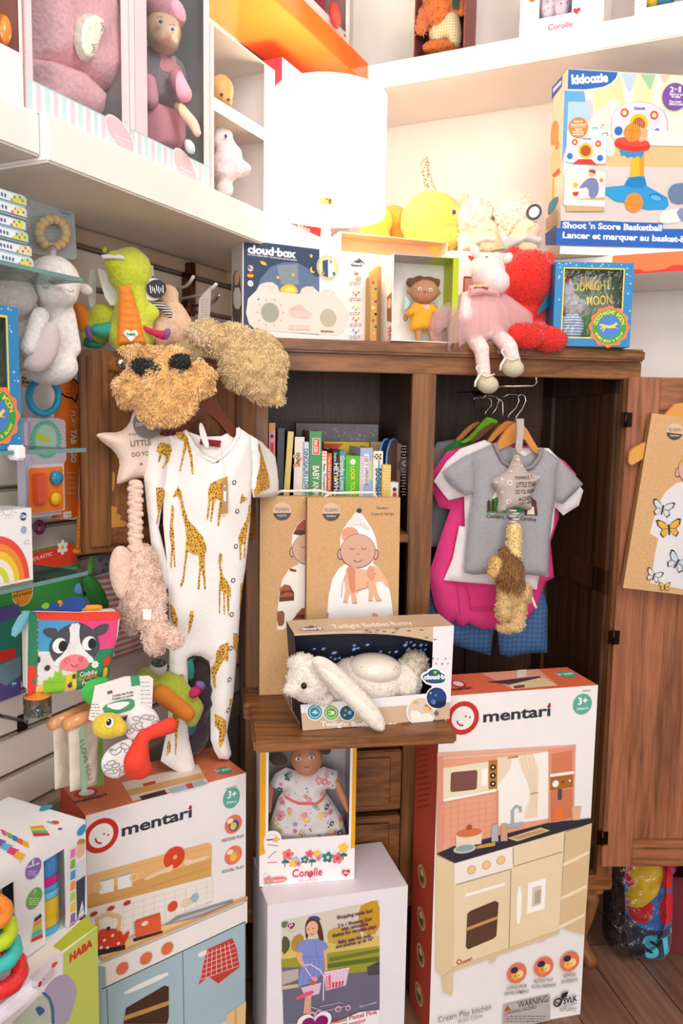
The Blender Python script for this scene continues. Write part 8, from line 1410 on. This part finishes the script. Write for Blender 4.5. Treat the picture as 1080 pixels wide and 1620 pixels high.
a.circ(53, 1374, 15.5, '8a6ab4'); a.text('8', *q((248, 1165), (262, 1158)), 6, 'ffffff', .02); a.text('stacking cups', *q((215, 1195), (305, 1160)), 3.6, 'ffffff', .02); a.lines(45, 1377, 62, 1386, 3, 'e3d9ee', .9); a.circ(54.5, 1421, 15.5, '6fae54'); a.text('7', (53, 1415), (56, 1414), 6, 'ffffff', .02); a.lines(46, 1420, 64, 1432, 4, 'dcecd4', .9)
for i, c in enumerate(('4a3a5a', 'ee9a3a', 'b8cf3a', '4ab8b0', 'd8342c')): y = 1447+i*8; a.pg([(55-i*1.2, y+6), (65+i*.5, y-2), (66+i*.5, y+4), (54-i*1.2, y+12)], c)
a.text('1 SET', (121, 1449), (132, 1441), 4.5, '7a9ac0'); a.text("L'ENSEMBLE", (110, 1466), (133, 1449), 4.5, '7a9ac0')
a.done('printed_front', t)
a = Art(topfr(SX, hS)); a.uvm = True; a.uv([(.004, .004), (WS_-.004, .004), (WS_-.004, DS-.004), (.004, DS-.004)], 'f0eef0'); a.uvm = False; q = z2(0, 1130, 4.909)
for i, c in enumerate(('e05a7a', '7ab84a', '4a7ac0', 'e8683a', 'efb23a')): a.pg(q((0+i*44, 890+i*22), (45+i*44, 905+i*22), (70+i*44-20, 950+i*22), (20+i*40, 935+i*22)), c)
for i, c in enumerate(('8a5ab0', '6ab8e0', 'e0407a', 'efb23a')): a.pg(q((-20+i*50, 960+i*34), (50+i*50, 985+i*34), (20+i*50, 1035+i*34), (-50+i*50, 1005+i*34)), c)
for i, c in enumerate(('efa03a', 'd9cf3a', '4ab8b0', 'd83a2c')): a.pg(q((232+i*6, 870+i*16), (335+i*14, 862+i*20), (345+i*14, 880+i*20), (240+i*8, 900+i*16)), c)
a.ell(87, 1301, 11, 5, 'dd4a34'); a.ell(80, 1301, 4, 5, '6ab0d8'); a.pg(q((300, 745), (320, 710), (400, 700), (415, 720), (330, 755)), '2f9ac0', 1); a.ell(95, 1311, 6, 2.5, '5a4a9a')
a.done('printed_top', t)
cx = us(87, 1410); fb = SX.off(w=-.045)
rC = (w2-w1)*.55; cc = SX.at((w1+w2)/2+.004, .002, -rC-.006)
for z0, z1, c in ((0, .012, '4ab4e6'), (.012, .058, 'e8bd2c'), (.058, .07, '7ac8f0'), (.07, .080, '3fb0e8'), (.080, .094, 'd82a8a'), (.094, vt-.006, '4a92d8')):
    g = MB(); g.lathe(cc, [(rC*.93, z0), (rC, z0+.002), (rC*.96, z1)], M(c, 'gloss'), n=30); g.build('stacking_cup', t)
for i, (x, y, R, r, c) in enumerate(((-16, 1443, 26, 12, 'ee8a34'), (-15, 1473, 32, 13, 'b9d42c'), (-13, 1503, 36, 14, '3fbcb4'), (-8, 1537, 40, 15, 'dc2f34'))):
    Yr = HX.hit(-10, 1520, .012).y; kk = Yr/F; c_ = P(x, y, Yr); ax = V((.26, -.16, .95)).normalized(); e1 = ax.orthogonal().normalized(); e2 = ax.cross(e1); g = MB()
    g.tube([c_+(e1*math.cos(j*.2244)+e2*math.sin(j*.2244))*R*kk for j in range(28)], [r*kk*(1+.06*math.cos(j*2.2)) for j in range(28)], M(c, 'gloss'), 12, True); g.build('stacking_ring', t)
ub = HX.px(56, 1512, .03)[0]; g = MB(); g.box(HX, ub-.22, ub, zH+.001, zH+.028, -.05, .045, M('eeeaf2', 'gloss'), .011); g.build('ring_base', t)
# ======================= plush on the shelves and the wardrobe top =======================
YW = 2.18
t = T('plush_toy', 'round yellow plush chick with a small blue eye, left of the white sheep', 'soft toy', P(685, 350, YW)); YP = M('f2d560', 'plush')
blob('body', t, YP, [E(682, 352, YW, 48, 47, 44), E(690, 380, YW, 46, 34, 40), E(712, 345, YW-.02, 20, 22, 22)], .006, 5, lump=.002); g = MB(); g.pell(717.5, 335.5, YW-.058, 3.2, 3.6, M('2f4a78', 'gloss')); g.build('eye', t)
t = T('plush_toy', 'orange plush behind the yellow chick, against the wall', 'soft toy', P(622, 355, YW+.05)); blob('body', t, M('ee9a3c', 'plush'), [E(622, 352, YW+.06, 26, 26, 20), E(630, 380, YW+.06, 26, 26, 20)], .006, 4)
t = T('plush_toy', 'yellow plush partly hidden by the lamp shade', 'soft toy', P(595, 355, YW)); blob('body', t, M('efd24c', 'plush'), [E(594, 352, YW, 26, 27, 24), E(592, 380, YW, 26, 24, 22)], .006, 4, lump=.002)
t = T('plush_toy', 'speckled long eared plush standing behind the yellow chick', 'soft toy', P(690, 330, YW+.09)); SPK = M('e6cfb4', 'plush'); Ys = YW+.10; e_ = blob('body', t, SPK, [C(671, 252, Ys, 6.5, 673, 272, Ys, 7.5), C(673, 272, Ys, 6, 684, 310, Ys, 9), E(700, 345, Ys, 30, 36, 24), E(733, 318, Ys-.02, 10, 13, 8, -25)], .005, 3)
rr = random.Random(6); g = MB()
for _ in range(60): y = rr.uniform(250, 306); x = 672+(max(0, y-272)*.29)+rr.uniform(-6, 6); g.pell(x, y, Ys-.0115, 1, 1, M('c0695a', 'cloth'), .8, 0, 4)
o_ = g.build('speckles', e_); o_['kind'] = 'stuff'
for (x, y, lab, hood, R) in ((756, 340, 'white fluffy sheep in a pale pink hood, beside the yellow chick', 'f3d9c8', 1.0), (818, 335, 'white fluffy sheep with a grey scarf and round tag, beside the basketball carton', 'cfc6c6', 1.12)):
    Y_ = 2.10 if R > 1 else 2.13
    t = T('plush_toy', lab, 'soft toy', P(x, y, Y_)); b = blob('fleece', t, M('f1e6d4', 'plush'), [E(x-4, y+6, Y_, 29*R, 29*R, 28), E(x-22*R, y+40, Y_, 10, 22, 12)], .005, 3, fur=2200, flen=.005, fw=.0016, lump=.007, lf=100, droop=.1, fm=M('fdf2e2', 'plush'))
    blob('face', t, M('f3ddb8', 'plush'), [E(x+12*R, y+25*R, Y_-.02, 20*R, 17*R, 20), E(x-6, y+48*R, Y_-.02, 17, 17, 16), E(x+18, y+48*R, Y_-.03, 17, 16, 15)], .005, 4)
    a = Art(camfr(x+14*R, y+22*R, Y_-.062), 0); a.line([(x+14*R, y+22*R), (x+17*R, y+25*R), (x+22*R, y+21*R)], .9, '9a6a4a'); a.done('closed_eye', t)
    fb = faced((x, y+40), 5, Y_-.055); g = MB(); puff(g, fb, pxs(fb, [(x-30*R, y+42*R), (x-18*R, y+34*R), (x+4, y+38*R), (x+12*R, y+30*R), (x+36*R, y+36*R), (x+34*R, y+48*R), (x+10*R, y+42*R), (x-2, y+48*R), (x-26*R, y+62*R), (x-34*R, y+64*R)]), M(hood, 'cloth'), .01, .012, .005, .003, 40); g.build('hood', t)
    if R > 1:
        fb = faced((845, 335), -28, Y_-.05); k = .034; c_ = fb.hit(845, 336); g = MB(); g.lathe(c_, [(0, 0), (.021, 0), (.021, .003), (0, .003)], M('f1ece6'), fb.n, 28); g.lathe(c_+fb.n*.0031, [(.013, 0), (.0195, 0), (.0195, .0006), (.013, .0006)], M('4a4a4c'), fb.n, 28); g.build('round_tag', t)
# unicorn in a tulle skirt
Yu = K.at(ku(740, 540), 1, -.0).y-.01
UN = M('f6dcd8', 'plush')
t = T('plush_toy', 'pale pink plush unicorn in a tulle skirt sitting on the wardrobe edge', 'soft toy', P(755, 540, Yu)); Yv = Yu+.035
b = blob('body', t, UN, [E(772, 432, Yv-.02, 27, 30, 26, 15), E(785, 446, Yv-.045, 21, 20, 20), E(755, 500, Yv, 34, 46, 30), C(738, 470, Yv-.03, 10, 737, 500, Yv-.05, 13), C(745, 530, Yv-.01, 15, 761, 552, Yu-.035, 13), C(761, 552, Yu-.035, 12, 766, 598, Yu-.035, 11), C(785, 525, Yv-.01, 15, 806, 550, Yu-.045, 13), C(806, 550, Yu-.045, 12, 813, 572, Yu-.05, 11)], .0045, 5)
for x, y, ro in ((751, 397, -20), (803, 408, 30)): blob('ear', b, UN, [E(x, y, Yv-.02, 8, 13 if x < 780 else 10, 6, -ro)], .004, 3)
HN = M('cdbb92', 'cloth'); p0, p1 = P(789, 396, Yv-.02), P(787, 366, Yv-.02); g = MB(); n_ = 16; g.tube([p0.lerp(p1, i/n_) for i in range(n_+1)], [.0125*(1-i/n_)*(1+.12*math.sin(i*2.1))+.002 for i in range(n_+1)], HN, 12); g.build('horn', b)
a = Art(camfr(775, 407, Yv-.062), 0); a.ell(769.5, 406.5, 2.6, 1.4, '8a6a4a', 20); a.ell(796, 448, 1.5, 2.4, 'e3b4b0'); a.done('face', b)
# layered tulle
TU = M('fcdcdc', 'net', .8)
for k in range(3):
    g = MB(); c0 = P(764, 462-k*1.5, Yv-.012); n1, n2 = 120, 9; rnd = random.Random(k); ph = rnd.random()*6; ex = 1+.05*k; vs = []
    for i in range(n2+1):
        s_ = i/n2
        for j in range(n1):
            an = 6.28319*j/n1; r = (.03+.058*ex*min(1, s_*1.7)**.8-.018*max(0, s_-.6))*(1+.17*s_*math.sin(an*8+ph)+.11*s_*math.sin(an*19+ph*2)+.05*s_*math.sin(an*37+ph)); wave = .016*s_*math.sin(an*9+ph+1)
            vs.append(c0+RT*(r*math.cos(an)*1.08)+FW*(r*.62*math.sin(an))+V((0, 0, -.122*s_*(.9+.14*math.sin(an*5+ph))+wave)))
    g.add(vs, [(i*n1+j, i*n1+(j+1) % n1, (i+1)*n1+(j+1) % n1, (i+1)*n1+j) for i in range(n2) for j in range(n1)], TU, True); g.build('tulle_layer', t)
fb = faced((755, 460), 5, Yv-.055); g = MB(); puff(g, fb, pxs(fb, [(741, 452), (770, 448), (790, 458), (790, 470), (770, 466), (742, 468)]), M('e8aeb0', 'cloth'), .010, .01, .004, .004, 60); g.build('ruffle_collar', t)
g = MB(); g.tube([P(744, 458, Yv-.06), P(755, 453, Yv-.066), P(772, 456, Yv-.066)], .0025, M('c9a25a', 'metal')); g.build('gold_cord', t)
SHO = M('cfc3a6', 'cloth')
for (x, y, yy, xk) in ((771, 608, Yu-.045, 0), (811, 582, Yu-.055, 1)):
    s_ = blob('shoe', b, SHO, [E(x, y, yy, 18, 15, 17, -15), E(x-4, y-8, yy, 13, 12, 13)], .004, 4); g = MB(); g.tube([P(x-14, y-18, yy-.016), P(x-2, y-12, yy-.024), P(x+11, y-16, yy-.012)], .002, M('e9e2d4', 'cloth')); g.tube([P(x-12, y-16, yy-.018), P(x-18, y-26, yy-.02), P(x-15, y-30, yy-.02)], .0022, M('efe9de', 'cloth')); g.tube([P(x-12, y-16, yy-.018), P(x-19, y-4, yy-.02), P(x-20, y+4, yy-.02)], .0025, M('efe9de', 'cloth')); g.build('ribbon', s_)
# plain red plush
Yr = Yu+.09; RM = M('df2a22', 'plush')
t = T('plush_toy', 'plain red plush toy with big feet, seated between the unicorn and the blue box', 'soft toy', P(840, 540, Yr)); b = blob('body', t, RM, [E(836, 440, Yr, 43, 44, 36), E(832, 505, Yr+.02, 36, 42, 30), C(820, 520, Yr-.02, 18, 812, 534, Yr-.08, 18), C(850, 525, Yr-.02, 18, 860, 534, Yr-.07, 18), E(812, 401, Yr+.01, 12, 12, 10), E(866, 410, Yr+.01, 12, 12, 10)], .006, 4, fur=1600, flen=.004, fw=.002)
for x, y, rx, yy in ((830, 531, 31, Yr-.105), (866, 536, 31, Yr-.085)): blob('foot', b, RM, [E(x, y, yy, rx, 20, 20, -8)], .005, 3, fur=500, flen=.0035, fw=.002)
t = T('card_toy', 'small teal leaflet poking out beside the red plush', 'card', P(868, 480, Yr)); fb = faced((868, 480), 50, Yr-.02); g = MB(); g.extr(fb, pxs(fb, [(872, 455), (878, 446), (874, 480), (850, 498), (852, 490)]), -.0006, .0006, M('2f7f9a')); g.build('card', t)
# ======================= boxes on the high shelves =======================
HZ = 2.3185
def hf_(w_): return Fr(RW.at(0, HZ, w_), RW.u, RW.v)
fr = hf_(.245); u0, u1_ = fr.px(654, 85)[0], fr.px(734, 75)[0]; f2 = Fr(fr.at(u0, 0), fr.u, fr.v); w_ = u1_-u0
t = T('doll_box', 'dark red open box with a plush bear in checked trousers on the high shelf', 'box', f2.at(w_/2, 0, -.05)); g = MB(); BRD = M('8a4a44'); BI = M('6f4a46')
h_ = .34; g.box(f2, 0, w_, 0, h_, -.10, -.098, BI); g.box(f2, 0, .003, 0, h_, -.098, 0, BRD); g.box(f2, w_-.003, w_, 0, h_, -.098, 0, BRD); g.box(f2, .003, w_-.003, 0, .003, -.098, 0, M('c9925a')); g.box(f2, .003, w_-.003, h_-.003, h_, -.098, 0, BRD); g.build('carton', t)
yb = f2.at(w_/2, 0, -.05).y; BM = M('b8622a', 'plush')
b = blob('bear_body', t, BM, [E(695, 10, yb, 26, 40, 24), C(672, 20, yb-.01, 10, 666, 45, yb-.03, 10), C(720, -5, yb-.01, 10, 728, 15, yb-.02, 10), E(698, 75, yb-.01, 30, 10, 14)], .006, 4, fur=900, flen=.007, fw=.002)
fb = f2.off(w=-.045); g = MB(); puff(g, fb, smooth_poly(pxs(fb, [(682, 14), (722, 14), (730, 45), (728, 74), (712, 77), (705, 60), (701, 79), (684, 80), (676, 50)]), 1), M('b9ab8a', 'plaid', 1.6), .03, .03, .006); g.build('checked_trousers', b)
fb = f2.off(w=-.03); g = MB(); puff(g, fb, pxs(fb, [(677, -10), (690, -10), (686, 18), (676, 30)]), M('1f3a34', 'cloth'), .006, .01, .006); puff(g, fb, pxs(fb, [(712, -10), (728, -10), (726, 16), (708, 12)]), M('1f3a34', 'cloth'), .006, .01, .006); g.build('green_waistcoat', b)
fb = f2.off(w=-.02); g = MB(); puff(g, fb, pxs(fb, [(688, -10), (706, -12), (702, 4), (690, 6)]), M('d9785a', 'cloth'), .006, .008, .005); g.build('bow', b)
for (x0, y0, x1, y1, lab, win) in ((821, 55, 954, 30, 'white window box with a doll in a flowered suit on the high shelf', (852, -40, 904, 30)), (1003, 19, 1100, 5, 'white window box at the right end of the high back wall shelf', (1022, -40, 1090, 12))):
    fr = hf_(.25); u0, u1_ = fr.px(x0, y0)[0], fr.px(x1, y1)[0]; f2 = Fr(fr.at(u0, 0), fr.u, fr.v); w_ = u1_-u0; a0 = f2.px(win[0], win[3]); b0 = f2.px(win[2], win[3]-8)
    t = T('doll_box', lab, 'box', f2.at(w_/2, 0, -.05)); winbox(t, f2, w_, .34, .12, (a0[0], a0[1], b0[0], .32), 'f3ecea', 'd9ccd0', True); yb = f2.at(w_/2, 0, -.05).y
    a = Art(f2); a.uvm = True; a.uv([(.001, .001), (w_-.001, .001), (w_-.001, a0[1]-.001), (.001, a0[1]-.001)], 'f3ecea'); a.uvm = False
    if x0 == 821: a.text('Corolle', (866, 48), (905, 42), 9, 'd33b62', .01); a.heart(912, 17, 6, 'd33a4a'); a.lines(922, 10, 950, 20, 3, 'c9a8a0', 1); a.ell(930, 12, 12, 8, 'f0e2dc'); a.ell(842, -2, 6, 5, 'b8703a'); a.done('print', t)
    else: a.line([(1010, 5), (1024, -3)], 1.4, 'd9b8b0'); a.line([(1010, 12), (1020, 4)], 1.4, 'd9b8b0'); a.done('print', t)
    if x0 == 821:
        g = MB()
        for x in (868, 888): g.pell(x, 8, yb, 13, 24, M('e9dcea', 'cloth'), 12, -8)
        d_ = g.build('flowered_suit', t); a = Art(camfr(878, 5, yb-.027), 0)
        for _ in range(16): a.circ(rr.uniform(860, 900), rr.uniform(-6, 24), 1.5, rr.choice(('9a8ac0', 'e08aa8', '7ab0a0', 'd9606a'))); a.w -= a.dl
        a.done('flower_print', d_)
    else:
        g = MB(); g.pell(1048, -2, yb, 18, 10, M('3a9ab0', 'cloth'), 10); g.pell(1030, 4, yb, 9, 8, M('e4c23a', 'cloth'), 8); g.build('toy_figure', t)
fr = Fr(LW.at(0, HZ, .155), LW.u, LW.v); u0, u1_ = fr.px(470, -10)[0], fr.px(552, 72)[0]; f2 = Fr(fr.at(u0, 0), fr.u, fr.v); w_ = u1_-u0
t = T('doll_box', 'white speckled window box with a red doll on the orange shelf', 'box', f2.at(w_/2, 0, -.05)); winbox(t, f2, w_, .34, .12, (.012, .05, w_-.02, .32), 'f3efee', 'd9b4b4', True); yb = f2.at(w_/2, 0, -.04).y
blob('doll', t, M('c4506a', 'cloth'), [E(500, 12, yb, 14, 24, 12, 20), E(505, 0, yb, 10, 20, 10)], .006, 3); blob('red_fan', t, M('d0403a', 'cloth'), [E(530, 24, yb, 9, 22, 6, 8)], .006, 3)
a = Art(f2); a.heart(545, 56, 4, 'd9543a'); 
for _ in range(24): a.circ(rr.uniform(524, 548), rr.uniform(44, 62), .8, rr.choice(('d9843a', '9a5ab0', 'd95a6a'))); a.w -= a.dl
a.done('print', t)
# ======================= floor, right =======================
yB = levelY(1010, 1528, 0); fr = faced((1010, 1528), -4, yB); Bz = Fr((fr.o.x, fr.o.y, 0), fr.u, fr.v)
t = T('plush_pillow', 'navy and blue plush with red dots and letters, bagged in plastic on the floor', 'soft toy', Bz.at(0, 0, -.06)); fb = Bz.off(w=-.06)
ol = [(985, 1340), (990, 1500), (1005, 1515), (1040, 1516), (1056, 1505), (1062, 1480), (1062, 1340)]; g = MB(); hf = puff(g, fb, smooth_poly(pxs(fb, ol), 1), M('262c4a', 'plush'), .045, .05, .008, .002, 30, .9); b = g.build('body', t)
a = Art(hf.fr, .0012, hf, 'cloth', .0002); a.pg([(984, 1340), (985, 1440), (1005, 1452), (1040, 1456), (1062, 1446), (1063, 1340)], '3a6fb4'); a.ell(1004, 1422, 20, 24, 'cf2430'); a.ell(1048, 1424, 15, 25, 'cf2430'); a.ell(1050, 1374, 14, 22, 'cf2430'); a.ell(994, 1378, 12, 18, 'cf2430'); a.pg([(986, 1418), (992, 1426), (1008, 1420), (1030, 1400), (1040, 1372), (1040, 1340), (990, 1340), (986, 1376), (1000, 1382), (988, 1400)], 'e8b82c', 0)
a.text('ST', (1013, 1498), (1062, 1492), 33, '4fb4c8', .05); a.done('applique', b)
g = MB(); n_ = 30; vs = []; f6 = Bz.off(w=0)
pol = smooth_poly([(962, 1340), (965, 1460), (960, 1500), (980, 1532), (1030, 1524), (1066, 1500), (1066, 1340)], 1); g2_ = MB(); puff(g2_, Bz.off(w=-.062), pxs(Bz, pol), M('eef2f4', 'clear', 2.0), .066, .05, .008, .014, 60, .9); g2_.build('plastic_bag', t)
t = T('fabric_bin', 'dark red bin on the floor at the right edge, behind the bagged plush', 'bin', V((.985, 2.0, 0))); fb = yawf((.985, 2.0, 0), -8); RD_ = M('6a1f28', 'cloth'); g = MB(); pr = [(-.14, -.1), (.14, -.1), (.14, .1), (-.14, .1)]
for a_, b_ in (((-.14, .14), (-.1, -.094)), ((-.14, .14), (.094, .1)), ((-.14, -.134), (-.094, .094)), ((.134, .14), (-.094, .094))): g.box(fb, *a_, .001, .20, *b_, RD_)
g.box(fb, -.134, .134, .001, .006, -.094, .094, RD_); g.build('body', t); g = MB(); g.tube([fb.at(u, .2, w_) for u, w_ in pr], .006, RD_, 8, True); g.build('rim', t)
